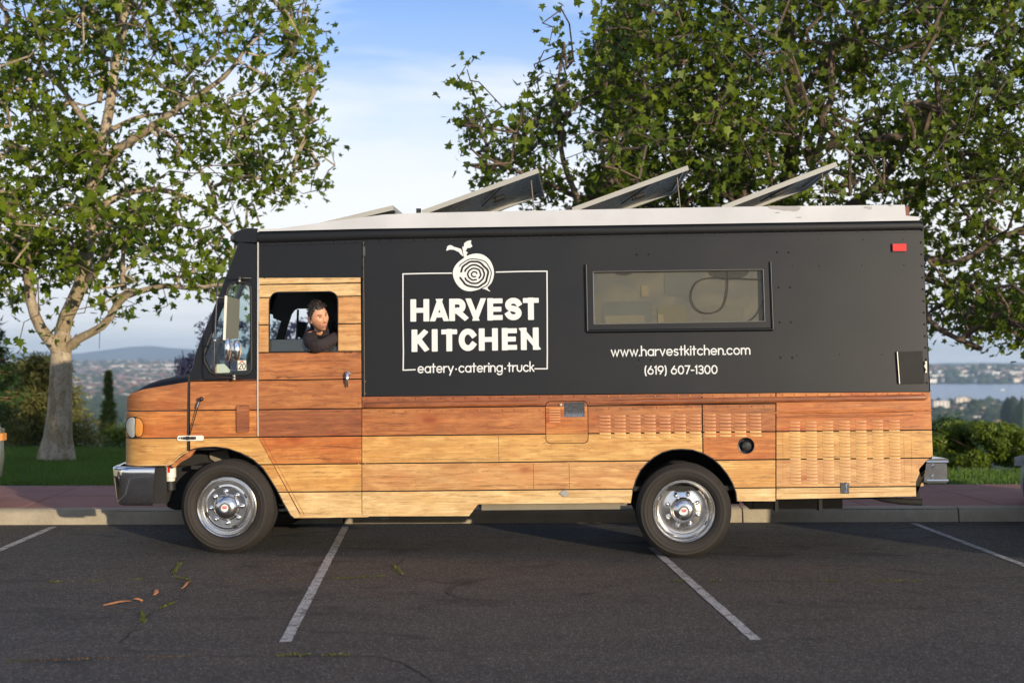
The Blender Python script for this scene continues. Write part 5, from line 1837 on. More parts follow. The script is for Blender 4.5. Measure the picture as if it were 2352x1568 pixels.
# logo frame and root vegetable
rb = Ribbon()
for pl in ([(862, 522), (650, 524), (440, 529), (440, 900), (444, 1200), (442, 1364), (545, 1360)], [(1252, 513), (1480, 507), (1692, 505), (1694, 800), (1695, 1200), (1694, 1352), (1588, 1352)]):
    q = [S(*c3(*p)) for p in pl]
    k = 0
    for a, b in zip(q, q[1:]): rb.stroke([a, b], .0105, L3, 'square')
rb.mb.build('logo_frame', M['white'], truck, fix=False)


def blob(pts, off, name, mat, it=2):
    q = smooth_poly([S(*c3(*p)) for p in pts], it)
    mb = MB(); mb.add([L3(u, v, off) for u, v in q], [tuple(range(len(q)))]); return mb.build(name, mat, truck, fix=False)


beet = [(990, 375), (1040, 355), (1090, 350), (1140, 362), (1185, 395), (1215, 440), (1232, 500), (1230, 550), (1215, 600), (1190, 630), (1168, 650), (1210, 688), (1150, 660), (1125, 655), (1080, 670), (1020, 682), (960, 668), (915, 630), (885, 580), (870, 520), (885, 470), (915, 430), (955, 400)]
blob(beet, .0022, 'vegetable_emblem', M['white'], 1)
blob([(815, 330), (825, 290), (845, 278), (868, 282), (880, 292), (915, 302), (945, 312), (955, 335), (965, 378), (940, 358), (925, 338), (905, 330), (890, 322), (872, 318), (845, 318)], .0024, 'vegetable_emblem', M['white'], 0)
blob([(968, 378), (955, 290), (968, 296), (972, 262), (995, 245), (1035, 234), (1030, 262), (1044, 290), (1025, 302), (1000, 305), (985, 330), (1005, 345), (992, 358), (1000, 378), (985, 392)], .0026, 'vegetable_emblem', M['white'], 0)
rb = Ribbon()
def wob(cx, cyy, r, a0, a1, seed, n=30):
    out = []
    for i in range(n + 1):
        a = R(a0 + (a1 - a0) * i / n); rr_ = r * (1 + .10 * noise.noise((math.cos(a) * 2.2 + seed, math.sin(a) * 2.2, seed)))
        out.append(S(*c3(cx + rr_ * math.cos(a), cyy - rr_ * .93 * math.sin(a))))
    return out
for (r, a0, a1, w, sd) in ((146, -70, 150, .008, 1), (120, -165, 168, .017, 2), (86, 205, 520, .015, 3), (55, -40, 290, .0135, 4), (24, 20, 300, .012, 5)):
    rb.stroke(wob(1060, 532, r, a0, a1, sd), w, L3, off=.0040)
rb.mb.build('emblem_rings', M['black'], truck, fix=False)

# ---------------- little fittings on the side
# red marker
a, b = S(*c7(1268, 322)), S(*c7(1382, 380))
mb = MB(); rr4 = rrect(a[0], b[1], b[0], a[1], .006, 3); mb.prism(rr4, 0, 1, lambda x, y_, t: L3(x, y_, .0 if t == 0 else .026)); mk = mb.build('side_marker', M['red'], truck, smooth=30)
mb = MB(); mb.box((a[0] - .008, Wl(a[1]) - .012, b[1] - .012), (b[0] - .02, Wl(b[1]) + .0, a[1] + .004)); mb.build('marker_base', M['rubber'], mk)
# electrics hatch near the rear edge
a, b = S(*c7(1306, 1205)), S(*c7(1530, 1464))
mb = MB(); mb.prism([(a[0], a[1]), (b[0] - .008, a[1] + .004), (b[0], b[1]), (a[0] + .01, b[1])], 0, 1, lambda x, y_, t: L3(x, y_, 0 if t == 0 else .022)); hb2 = mb.build('utility_hatch', M['olive'], truck)
mb = MB(); mb.tube([L3(a[0], a[1], .022), L3(a[0] + .01, b[1], .022)], .005, 6); mb.build('hatch_lit_edge', M['strip'], hb2)  # bright bead stands in for light catching the left edge
mb = MB(); u, v = S(*c7(1543, 1330)); mb.box((u - .008, Wl(v) - .02, v - .05), (u + .008, Wl(v), v + .05)); mb.tube([L3(u, v + .03, .025), L3(u - .02, v + .01, .03), L3(u, v - .03, .025)], .006, 6); mb.build('hatch_latch', M['steel'], hb2)
# door handle
u, v = S(800, 866)
mb = MB(); mb.lathe([(.0, -.028), (.018, -.026), (.024, -.016), (.026, .0)], 16, 'y', (u, Wl(v), v + .03)); mb.tube([(u, Wl(v) - .03, v + .045), (u, Wl(v) - .05, v + .02), (u - .002, Wl(v) - .05, v - .04), (u, Wl(v) - .042, v - .085)], [.014, .015, .012, .007], 8)
mb.build('door_handle', M['chrome'], truck, smooth=60)
# small latches
for p in (c4(1765, 965), c6(263, 962)):
    pass
u, v = S(*c4(1765, 965)); mb = MB(); mb.prism([(u - .045, v), (u - .015, v + .028), (u + .03, v + .022), (u + .034, v - .018), (u, v - .03)], 0, 1, lambda x, y_, t: L3(x, y_, 0 if t == 0 else .012)); mb.build('paddle_latch', M['steel'], truck)
u, v = S(*c8(880, 840)); mb = MB(); mb.box((u - .036, Wl(v) - .008, v - .05), (u + .036, Wl(v), v + .045)); mb.tube([L3(u - .01, v - .04, .02), L3(u + .018, v - .035, .03), L3(u + .012, v + .05, .03)], .009, 8); mb.build('tee_latch', M['chrome'], truck, smooth=50)
u, v = S(*c6(232, 230)); mb = MB(); mb.lathe([(0, -.012), (.012, -.01), (.014, 0)], 12, 'y', (u, Wl(v), v)); mb.build('lid_lock', M['steel'], truck, smooth=50)
# rubber hood strap on its pale base
a, b = S(*c2(502, 530)), S(*c2(712, 570))
mb = MB(); mb.prism(rrect(a[0], b[1], b[0], a[1], .018, 5), 0, 1, lambda x, y_, t: L3(x, y_, .004 if t == 0 else .016)); hs = mb.build('hood_catch', M['paper'], truck, smooth=30)
mb = MB()
for x0, x1, h0 in ((518, 524, 6), (535, 542, 8), (550, 652, 9), (575, 600, 14), (612, 640, 11)):
    p, q = S(*c2(x0, 549 - h0)), S(*c2(x1, 549 + h0)); mb.box((p[0], Wl(p[1]) - .028, q[1]), (q[0], Wl(p[1]) - .012, p[1]))
mb.build('catch_strap', M['rubber'], hs)
# thin rod with a knob
mb = MB(); a, b = S(*c2(607, 520)), S(*c2(672, 312)); c = S(*c2(700, 238))
mb.tube([L3(*a, .03), L3(*b, .05), L3(*c, .055)], [.004, .005, .008], 6); rod = mb.build('feeler_rod', M['rubber'], truck, smooth=60)
mb = MB(); bmk = bmesh.new(); bmesh.ops.create_icosphere(bmk, subdivisions=2, radius=.021)
mb.add([(v.co.x + c[0] + .005, v.co.y + Wl(c[1]) - .06, v.co.z + c[1]) for v in bmk.verts], [[v.index for v in f.verts] for f in bmk.faces]); bmk.free(); mb.build('rod_knob', M['blacktrim'], rod, smooth=60)
mb = MB(); p, q = S(*c2(672, 305)), S(*c2(690, 262)); mb.tube([L3(*p, .051), L3(*q, .054)], .011, 8); mb.build('rod_sleeve', M['chrome'], rod, smooth=60)
# wood-covered plate
a, b = S(*c2(975, 286)), S(*c2(1074, 505))
mb = MB(); mb.prism(rrect(a[0], b[1], b[0], a[1], .022, 5), 0, 1, lambda x, y_, t: L3(x, y_, 0 if t == 0 else .022)); mb.build('cover_plate', W_['red'], truck, smooth=30)
# oblique door seam
mb = MB(); d0, d2 = diag[0], S(690, 1182)
for o in (0, .035):
    pts = seg((d0[0] + o, d0[1]), (d2[0] + o, d2[1]), 8)
    mb.tube([L3(u, v, -.0005) for u, v in pts], .0022, 5)
mb.build('door_seam', W_['red'], truck, smooth=60)

# ---------------- roof
roofp = SS([(592, 532), (594.5, 526.5), (640, 525.5)]) + SS([(760, 509), (883, 493.4), (966, 489.6), (1657, 476), (2077, 471), (2079.5, 496), (2109, 498.5), (2109.5, 507), (1400, 518), (847, 525.8)])
def roof_side(y0, y1):
    mb = MB(); mb.prism(roofp, 0, 1, lambda u, v, t: (u, (Wl(v) - .022) if t == 0 else (WIDE - Wl(v) + .022), v)); return mb
roof_side(0, 1).build('roof', M['roof'], truck)
for pl in ([(240, 12), (300, 10), (420, 14), (500, 14), (518, 26), (500, 48), (462, 58), (420, 50), (380, 52), (340, 42), (300, 38), (262, 34)], [(300, 64), (340, 60), (348, 70), (305, 72)], [(468, 102), (520, 100), (528, 108), (480, 110)], [(1028, 18), (1095, 14), (1100, 34), (1080, 42), (1060, 30), (1034, 32)], [(1230, 4), (1275, 6), (1262, 16), (1235, 14)]):
    q = smooth_poly(SS([c7(*p) for p in pl]), 1); mb = MB(); mb.add([(u, Wl(v) - .0245, v) for u, v in q], [tuple(range(len(q)))]); mb.build('peeled_patch', M['bare'], truck)
mb = MB(); a = S(2078, 472); b = S(2081, 496); mb.box((a[0] + .0, Wl(a[1]) - .015, b[1]), (a[0] + .035, Wl(a[1]) + .02, a[1] - .01)); mb.build('roof_end_trim', paint('rusty trim', (.20, .07, .05), .7), truck)
# visor cap at the front
vis = SS([(591, 525), (575, 524), (556, 527), (543, 532), (537, 541), (537.5, 549), (543, 554.5), (550, 556), (591, 556)])
mb = MB()
for t in (0, 1):
    pass
nst = 14; rings = []
for k in range(nst + 1):
    t = k / nst
    bow = .13 * (1 - (2 * t - 1) ** 2) ** .5 if 0 < t < 1 else 0
    rings.append([(u - bow * max(0, min(1, (vis[0][0] - u) / .22)), Wl(v) - .008 + (WIDE - 2 * Wl(v) + .016) * t, v) for u, v in vis])
mb.loft(rings, True, True); mb.build('visor_cap', M['black'], truck, smooth=50)

# ---------------- solar panels
def solar(p0, p1, thick_px, far_ratio=1.0, width=1.72, name='solar_panel'):
    w0 = .16
    a, b = atw(*p0, w0), atw(*p1, w0)
    d = (b - a); L = d.length; dx = d.normalized(); nz = Vector((-dx.z, 0, dx.x)); th = .042
    def P(s, y_, h): return tuple(a + dx * s + nz * h + Vector((0, y_, 0)))
    def bar(s0, s1, y0, y1, h0, h1): 
        m = MB(); m.add([P(s0, y0, h0), P(s1, y0, h0), P(s1, y1, h0), P(s0, y1, h0), P(s0, y0, h1), P(s1, y0, h1), P(s1, y1, h1), P(s0, y1, h1)],
                        [(0, 3, 2, 1), (4, 5, 6, 7), (0, 1, 5, 4), (1, 2, 6, 5), (2, 3, 7, 6), (3, 0, 4, 7)]); return m
    sp = bar(.03, L - .03, .03, width - .03, -.012, -.006).build(name, M['solarback'], truck)
    bar(.03, L - .03, .03, width - .03, -.0055, -.003).build('solar_cells', M['solarcell'], sp)
    for (s0, s1, y0, y1) in ((0, L, 0, .012), (0, L, width - .012, width), (0, .012, .0125, width - .0125), (L - .012, L, .0125, width - .0125)):
        bar(s0, s1, y0, y1, -th, 0).build('panel_frame', M['cream_al'], sp)
    for (s0, s1, y0, y1) in ((.012, L - .012, .0125, .032), (.012, L - .012, width - .032, width - .0125), (L - .035, L - .0125, .033, width - .033)):
        bar(s0, s1, y0, y1, -th, -th + .003).build('panel_flange', M['blacktrim'], sp)
    for f in (.42,):
        mb = MB(); mb.tube([P(L * .70, .05, -.03), P(L * .45, width * .55, -.03)], .008, 6); mb.build('cable_run', M['blacktrim'], sp)
    mb = bar(L * .55, L * .66, width * .5, width * .6, -.035, -.013); mb.build('junction_box', M['rubber'], sp)
    return a, b, L, sp


def rooftop(u): return np.interp(u, [q[0] for q in roofp[2:8]], [q[1] for q in roofp[2:8]])


for p0, p1, strut in ((cs(95, 246), cs(380, 178), None), (cs(483, 196), cs(900, 45), (cs(893, 118), cs(900, 200))), (cs(1022, 186), cs(1437, 35), (cs(1390, 118), cs(1402, 192))), (cs(1560, 179), cs(1970, 22), (cs(1893, 110), cs(1902, 183)))):
    a, b, L, sp = solar(p0, p1, 14)
    if strut:
        for wy in (.32,):
            e = atw(*strut[0], .16); dxx = (b - a).normalized(); s = L * .93
            q = a + dxx * s + Vector((0, wy, -.03))
            mb = MB(); mb.tube([tuple(q), (q.x + .03, q.y, rooftop(q.x) - .02)], .006, 6); mb.build('prop_strut', M['tanrail'], sp)
        mb = MB(); mb.box((a.x - .05, a.y + .02, a.z - .05), (a.x - .01, a.y + .06, a.z + .02)); mb.build('panel_hinge', M['rubber'], sp)
    else:
        mb = MB(); mb.tube([(b.x - .02, b.y + .2, b.z - .03), (b.x + .05, b.y + .2, rooftop(b.x) - .01)], .01, 6); mb.build('prop_strut', M['steel'], sp)

# ---------------- projecting back to the picture (for the rounded nose)
def proj_local(p):
    w = TM @ Vector(p)
    cp, sp = math.cos(PITCH), math.sin(PITCH)
    d = w - CAM
    fw = d.y * cp + d.z * sp; up = -d.y * sp + d.z * cp
    return 1176 + FPX * d.x / fw, 784 - FPX * up / fw


# ---------------- hood and nose
WC = WIDE / 2
uF = atw(286, 980, .26).x
uS, uH = U(352, 980), U(433, 980)
def plan(n_side=7, n_c=12, n_f=8):
    out = [(uH + (uS - uH) * i / n_side) for i in range(n_side)]
    pts = [(u, 0.0) for u in out]
    for i in range(n_c + 1):
        a = math.pi / 2 * i / n_c
        pts.append((uS + (uF - uS) * math.sin(a) ** .9, .36 * (1 - math.cos(a) ** .9)))
    for i in range(1, n_f + 1):
        t = i / n_f; pts.append((uF - .10 * math.sin(t * math.pi / 2), .36 + (WC - .36) * t))
    return pts


PL = plan()
def full(pts): return pts + [(u, WIDE - w) for u, w in pts[-2::-1]]


vHB = Vv(340, 1068)
vW = lambda u: float(np.interp(u, [uF - .2, uF, U(295, 902), U(330, 893), uH], [Vv(287, 921), Vv(287, 918), Vv(295, 903.5), Vv(330, 893), Vv(433, 876)]))
vT = lambda u: float(np.interp(u, [uF - .2, uF, U(295, 902), U(309, 893), U(330, 882), U(358, 872), U(393, 864.5), uH], [Vv(287, 918), Vv(287, 912), Vv(295, 902), Vv(309, 893), Vv(330, 880.5), Vv(358, 871.5), Vv(393, 864), Vv(436, 859)]))


def side_w(u, w, v):                       # near side follows the wall's lean, far side mirrors it
    k = Wl(v)
    return w + (k if w <= WC else -k) * max(0, 1 - min(w, WIDE - w) / .9)


_ap = sorted(SS(FRONT_ARCH[:i0 + 1]))
vLo = lambda u: vHB if u < _ap[0][0] else max(vHB, float(np.interp(u, [p[0] for p in _ap], [p[1] for p in _ap])) - .004)
bandsH = [vHB, SEAM[2], SEAM[3], 9]
for bi, colr in enumerate(('gold', 'orange', 'brown')):
    for half in (0, 1):
        pl = PL if half == 0 else [(u, WIDE - w) for u, w in PL]
        mb = MB(); rings = []
        for (u, w) in pl:
            lo = max(bandsH[bi] + (GAP / 2 if bi else 0), vLo(u)); hi = min(bandsH[bi + 1] - GAP / 2, vW(u) - .002)
            k = side_w
            vs_ = [lo + (hi - lo) * j / 3 for j in range(4)]
            rings.append([(u, side_w(u, w, v), v) for v in vs_])
        mb.loft(rings, closed=False); mb.build('plank', W_[colr], truck, smooth=50)
# dark shell just inside, then the black hood top
mb = MB(); rings = [[(u + .006, side_w(u, w, v) + (.006 if w < WC else -.006), v) for v in (vLo(u), vLo(u) + .1, vW(u) - .004)] for u, w in full(PL)]
mb.loft(rings, closed=False); mb.build('hood_shell', M['blacktrim'], truck, smooth=50)
ff = [(0, 0), (.012, .35), (.04, .72), (.09, .93), (.18, 1.0), (.45, 1.10), (1, 1.14)]
grid = []
for (u, w) in full(PL):
    c = Vector((max(u, uF + .42), WC)); p = Vector((u, w)); ring = []
    for f, g in ff:
        q = p + (c - p) * f
        if f == 0: q = p
        v = vW(u) - .002 + (vT(u) - vW(u) + .002) * g
        ring.append((q.x, side_w(q.x, q.y, v), v))
    grid.append(ring)
mb = MB(); mb.loft(grid, closed=False); mb.build('hood_top', M['black'], truck, smooth=60)
# lower edge bead of the hood
mb = MB(); mb.tube([(u, side_w(u, w, vHB) - .002 * (1 if w < WC else -1), vLo(u)) for u, w in full(PL)], .007, 6); mb.build('hood_edge', W_['cream'], truck, smooth=60)

fine = []
for a, b in zip(PL, PL[1:]):
    for i in range(30): fine.append((a[0] + (b[0] - a[0]) * i / 30, a[1] + (b[1] - a[1]) * i / 30))


def nose_pt(px, py, off):
    best = None
    for i in range(1, len(fine) - 1):
        u, w = fine[i]
        d = (fine[i + 1][0] - fine[i - 1][0], fine[i + 1][1] - fine[i - 1][1]); l = math.hypot(*d)
        nu, nw = (d[1] / l, -d[0] / l)
        if nw > 0 and False: pass
        q = (u - abs(nu) * off, side_w(u, w, .9) - abs(nw) * off)
        x, _ = proj_local((q[0], q[1], .9))
        if best is None or abs(x - px) < best[0]: best = (abs(x - px), q)
        if w > .34: break
    u, w = best[1]
    v0 = .9
    for _ in range(3):
        _, y = proj_local((u, w, v0)); v0 += (y - py) / 258
    return (u, w, v0)


def nose_patch(pts, off, thick, name, mat, parent):
    pts = smooth_poly(pts, 1)
    V2, E2, F2, *_ = delaunay_2d_cdt([Vector(p) for p in pts] + [Vector((x, y)) for x in range(286, 334, 3) for y in range(952, 1010, 6) if inside((x, y), pts)], [(i, (i + 1) % len(pts)) for i in range(len(pts))], [], 0, 1e-5)
    tr_ = [f for f in F2 if inside((sum(V2[i].x for i in f) / 3, sum(V2[i].y for i in f) / 3), pts)]
    cx = sum(p[0] for p in pts) / len(pts); cyy = sum(p[1] for p in pts) / len(pts)
    R_ = max(math.hypot(p[0] - cx, (p[1] - cyy) * .6) for p in pts)
    mb = MB(); n = len(V2)
    fr_ = [nose_pt(v.x, v.y, off + thick * math.sqrt(max(0, 1 - min(1, math.hypot(v.x - cx, (v.y - cyy) * .6) / R_) ** 2))) for v in V2]
    mb.add(fr_, tr_)
    bk = [nose_pt(v.x, v.y, -.01) for v in V2]
    em = {}
    for f in tr_:
        for a, b in ((f[0], f[1]), (f[1], f[2]), (f[2], f[0])): em.setdefault((min(a, b), max(a, b)), []).append((a, b))
    side = [(a, b) for l in em.values() if len(l) == 1 for a, b in l]
    mb.add(fr_ + bk, [(a, n + a, n + b, b) for a, b in side])
    return mb.build(name, mat, parent, smooth=50)


hl = nose_patch([c2(*p) for p in [(90, 425), (104, 392), (135, 376), (175, 380), (212, 396), (231, 430), (232, 480), (222, 541), (170, 543), (150, 555), (120, 548), (98, 515), (88, 470)]], .008, .004, 'headlight', M['rubber'], truck)
nose_patch([c2(*p) for p in [(96, 425), (110, 396), (138, 383), (163, 390), (166, 420), (160, 470), (163, 530), (147, 547), (122, 540), (102, 508), (93, 468)]], .012, .012, 'headlight_lens', M['lens'], hl)
nose_patch([c2(*p) for p in [(168, 388), (205, 397), (226, 430), (227, 480), (218, 536), (168, 538), (165, 470), (172, 425)]], .012, .008, 'turn_signal', M['orange'], hl)

# ---------------- front bumper
vb0, vb1 = Vv(320, 1163), Vv(320, 1071)
bp = [(U(357, 1100), -.01), (U(330, 1100), -.012), (U(300, 1100), -.01)]
for i in range(1, 9):
    a = math.pi / 2 * i / 8; bp.append((U(300, 1100) + (uF - .09 - U(300, 1100)) * math.sin(a), -.01 + .20 * (1 - math.cos(a))))
for i in range(1, 6):
    t = i / 5; bp.append((uF - .09 - .10 * math.sin(t * math.pi / 2), .19 + (WC - .19) * t))
bpf = full(bp)
H = vb1 - vb0
pr = [(.055, 0), (.03, .004), (.012, .03), (.002, .10), (0, .3), (0, .7), (.004, .9), (.014, .97), (.035, 1.0), (.07, 1.0)]
mb = MB(); rings = []
nb = len(bpf)
for i, (u, w) in enumerate(bpf):
    a = bpf[max(0, i - 1)]; b = bpf[min(nb - 1, i + 1)]
    d = Vector((b[0] - a[0], b[1] - a[1])).normalized(); nn = Vector((-d.y, d.x))
    inn = nn if nn.dot(Vector((uF + .5 - u, WC - w))) > 0 else -nn
    tp = .035 * (1 - 0) 
    rings.append([(u + inn.x * (o + .05 * (1 - h)) * 1.0 + (.04 * (1 - h) if i < 3 or i > nb - 4 else 0) * (-1 if u > U(340, 1100) else 0), w + inn.y * (o + .05 * (1 - h)), vb0 + H * h) for o, h in pr])
mb.loft(rings, closed=False)
mb.build('front_bumper', M['chrome'], truck, smooth=50)
mb = MB(); mb.loft([[(u + .09, w + (.06 if w < WC else -.06), v) for v in (vb0 + .02, vb1 - .01)] for u, w in bpf], closed=False); mb.build('bumper_core', M['dark'], truck)
# grille on the nose
mb = MB()
for k in range(8):
    v = SEAM[2] - .1 + k * .045; mb.box((uF - .112, .80, v), (uF - .05, WIDE - .80, v + .02))
mb.build('grille', M['chrome'], truck)

# ---------------- rear bumper
a, b = atw(*c8(1548, 604), .0), atw(*c8(1735, 800), .0)
mb = MB(); u0, u1, v0, v1 = a.x, b.x, b.z, a.z
pf = [(u0 - .02, v0 + .012), (u0 + .02, v0), (u1 - .02, v0), (u1, v0 + .008), (u1 + .004, v0 + .024), (u1 - .012, v0 + .045), (u1 - .008, (v0 + v1) / 2), (u1 - .012, v1 - .04), (u1 + .006, v1 - .016), (u1, v1 - .002), (u1 - .02, v1 + .004), (u0 + .01, v1)]
mb.prism(pf, .015, .30, lambda x, z, t: (x - (.05 if t > .2 else 0), t, z)); mb.build('rear_bumper', M['chrome'], truck, smooth=40)
mb = MB(); mb.prism(pf, WIDE - .30, WIDE - .015, lambda x, z, t: (x, t, z)); mb.build('rear_bumper', M['alu'], truck, smooth=40)
for cc in (660, 745):
    q = atw(*c8(1600, cc), .015); mb = MB(); mb.lathe([(0, -.012), (.012, -.009), (.016, 0)], 12, 'y', (q.x, .015, q.z)); mb.build('bumper_bolt', M['chrome'], truck, smooth=60)
for cc in ((628), (782)):
    q0, q1 = atw(*c8(1550, cc), .012), atw(*c8(1730, cc), .012)
    mb = MB(); mb.tube([(q0.x, .012, q0.z), (q1.x, .012, q1.z)], .011, 8); mb.build('bumper_rib', M['chrome'], truck, smooth=60)
# pale bracket under the rear corner
q = SS([c8(1465, 690), c8(1500, 700), c8(1540, 800), c8(1540, 832), c8(1468, 832)]); mb = MB(); mb.prism(q, 0, 1, lambda x, z, t: (x, Wl(z) + (.06 if t == 0 else .10), z)); mb.build('corner_bracket', W_['cream'], truck)

# ---------------- wheels
def wheel(px, py, rear, name='wheel'):
    c = atw(px, py, -.03 if not rear else -.02)
    cw = TM @ c
    r_t = .414
    want = gz(cw.x) + r_t - .006
    c.z += want - cw.z
    root = link(name, None, truck, c)
    mb = MB()
    if not rear:
        prof = [(.205, .0), (.214, .012), (.222, .035), (.236, .045), (.250, .03), (.256, .008), (.266, .0), (.2725, .006), (.274, .03)]
        disc = [(.0, -.03), (.10, -.028), (.108, -.012), (.120, -.002), (.175, -.004), (.183, .004), (.200, .006), (.205, .0)]
        dish = 0
    else:
        prof = [(.165, .150), (.190, .152), (.212, .150), (.222, .12), (.228, .06), (.240, .03), (.248, .012), (.262, .0), (.270, .0), (.274, .02)]
        disc = [(.0, .13), (.11, .13), (.165, .150)]
        dish = .135
    mb.lathe(disc + prof[1:] if not rear else disc + prof[1:], 48)
    rim = mb.build('rim', M['alu'], root, smooth=35)
    # tyre with grooved tread and ribbed shoulder
    tp = [(.272, .014), (.278, -.004), (.290, -.016), (.318, -.030), (.322, -.028), (.345, -.034), (.349, -.031), (.368, -.027), (.374, -.028), (.392, -.012), (.404, .008), (.410, .016), (r_t, .026)]
    for g in range(4):
        y0 = .05 + g * .045; tp += [(r_t, y0), (r_t - .012, y0 + .003), (r_t - .012, y0 + .010), (r_t, y0 + .013)]
    tp += [(r_t, .23), (.404, .245), (.37, .262), (.32, .26), (.28, .235)]
    mb = MB(); n = 96
    vs0 = []
    mb.lathe(tp, n)
    # small notches along the shoulder
    npf = len(tp)
    V = [list(v) for v in mb.v]
    for i in (9, 10, 11):
        for k in range(n):
            if k % 2 == 0:
                x, y_, z = V[i * n + k]; rr_ = math.hypot(x, z); f = (rr_ - .0055) / rr_; V[i * n + k] = [x * f, y_ + .002, z * f]
    mb.v = [tuple(v) for v in V]
    mb.build('tyre', M['tyre'], root, smooth=32)
    hub = MB(); 
    if not rear: hub.lathe([(.113, -.006), (.112, -.026), (.106, -.040), (.092, -.058), (.066, -.073), (.036, -.081), (.034, -.080), (.0, -.080)], 36)
    else: hub.lathe([(.112, .135), (.110, .06), (.104, .038), (.090, .018), (.066, .004), (.037, -.004), (.035, -.003), (.0, -.003)], 36)
    hub.build('hub_cap', M['alu'], root, smooth=45)
    yb = -.0815 if not rear else -.0045
    bd = MB(); bd.lathe([(.033, yb + .001), (.031, yb - .002), (.0, yb - .003)], 24); bd.build('hub_badge', M['badge'], root, smooth=40)
    bd = MB(); bd.prism([(-.022, .004), (.022, .004), (.016, -.008), (-.016, -.008)], yb - .0035, yb - .003, lambda x, z, t: (x, t, z)); bd.prism([(-.02, .016), (.02, .016), (.024, .007), (-.024, .007)], yb - .0035, yb - .003, lambda x, z, t: (x, t, z)); bd.build('badge_print', M['badgered'], root)
    lug = MB(); y0 = -.004 if not rear else .138
    lug.lathe([(.0, -.040), (.008, -.039), (.015, -.033), (.018, -.024), (.016, -.014), (.021, -.012), (.022, .0)], 14)
    lm = lug.mesh('lug_nut', M['chrome'], smooth=50)
    for k in range(8):
        a = R(90 + 3 + 45 * k + (22.5 if rear else 0)); rr_ = .138 if not rear else .140
        link('lug_nut', lm, root, (rr_ * math.cos(a), y0, rr_ * math.sin(a)))
    # dark slots round the rim
    for a in ((200, 30, 118, 292) if not rear else (330, 150, 60)):
        a = R(a); rr_ = .192 if not rear else .226
        sl_ = MB(); sl_.box((-.022, -.002, -.006), (.022, .004, .006))
        o = sl_.build('rim_slot', M['rubber'], root, loc=(rr_ * math.cos(a), .002 if not rear else .07, rr_ * math.sin(a))); o.rotation_euler = (0, math.pi / 2 - a, 0)
    return root


M['tyre'] = paint('dusty tyre rubber', (.027, .023, .0195), .75, var=.25, nscale=9, spec=.35)
M['badge'] = paint('white hub badge', (.75, .72, .70), .4)
M['badgered'] = paint('red badge print', (.55, .06, .05), .4)
fw = wheel(521, 1160, False)
rw_ = wheel(1571, 1178, True)
for wobj, off in ((rw_, .30), (rw_, None), (fw, None)):
    c = copy_tree(wobj, truck)
    if off: c.location.y += off
    else:
        c.location.y = WIDE - wobj.location.y; c.rotation_euler.z = math.pi

# ---------------- wheel housings, chassis and what hangs below
def liner(arch, depth, name, back=True):
    q = SS(arch); mb = MB()
    mb.loft([[(u, Wl(v) - .012 + .014, v) for u, v in q], [(u, Wl(v) + depth, v) for u, v in q]], closed=False)
    return mb.build(name, M['dark'], truck)


liner(FRONT_ARCH[i0:], .55, 'wheel_housing'); liner(REAR_ARCH, .8, 'wheel_housing')
# lips round the arches
for arch in (FRONT_ARCH, REAR_ARCH):
    mb = MB(); mb.tube([L3(u, v, .0) for u, v in SS(arch[1:])], .006, 6); mb.build('arch_lip', M['blacktrim'], truck, smooth=60)
# inner fender below the hood
zc = lambda py, px=1176: Vv(px, py)
for a, b in (((U(340, 1000), .50, vHB - .12), (U(700, 1000), .54, .95)), ((U(1420, 1000), .85, .35), (U(1720, 1000), .88, .95))):
    mb = MB(); mb.box(a, b); mb.build('inner_fender', M['dark'], truck)
mb = MB(); q = SS([c2(445, 772), c2(475, 740), c2(560, 680), c2(590, 652), c2(645, 636), c2(600, 700), c2(520, 745), c2(470, 790)])
mb.prism(q, 0, 1, lambda x, z, t: (x, Wl(z) + (.015 if t == 0 else .05), z)); mb.build('hood_flange', W_['brown'], truck)
q = SS([c2(650, 690), c2(800, 665), c2(818, 740), c2(700, 770), c2(655, 740)]); mb = MB(); mb.prism(q, .46, .48, lambda x, z, t: (x, t, z)); mb.build('splash_plate', M['tanrail'], truck)
# frame rails and cross parts
fl = Vv(1100, 1145)
uR0, uR1 = U(330, 1100), U(2100, 1100)
for wy in (.70, WIDE - .78):
    mb = MB(); mb.box((uR0 + .1, wy, fl - .10), (uR1, wy + .08, fl + .10)); mb.build('frame_rail', M['dark'], truck)
mb = MB(); mb.box((U(700, 1100), .06, fl + .05), (uR1 - .02, WIDE - .06, fl + .09)); mb.box((U(434, 1000), .08, .78), (U(832, 1000), WIDE - .08, .81)); mb.build('floor_pan', M['dark'], truck)
p, q = S(1105, 1157), S(1425, 1170); mb = MB(); mb.box((p[0], .05, q[1]), (q[0], .14, p[1] + .03)); mb.build('step_rail', M['tanrail'], truck)
for u_, v_, wd_ in ((U(1098, 1160), fl - .06, .10), (U(1420, 1160), fl - .05, .08)):
    mb = MB(); mb.box((u_, .10, v_ - .03), (u_ + wd_, .16, v_ + .06)); mb.build('rail_bracket', M['tanrail'], truck)
mb = MB(); p = S(875, 1192); mb.prism([(p[0] - .05, p[1] + .04), (p[0] + .09, p[1] + .05), (p[0] + .06, p[1] - .0), (p[0] + .0, p[1] - .02)], .12, .3, lambda x, z, t: (x, t, z)); mb.build('hanger_bracket', M['dark'], truck)
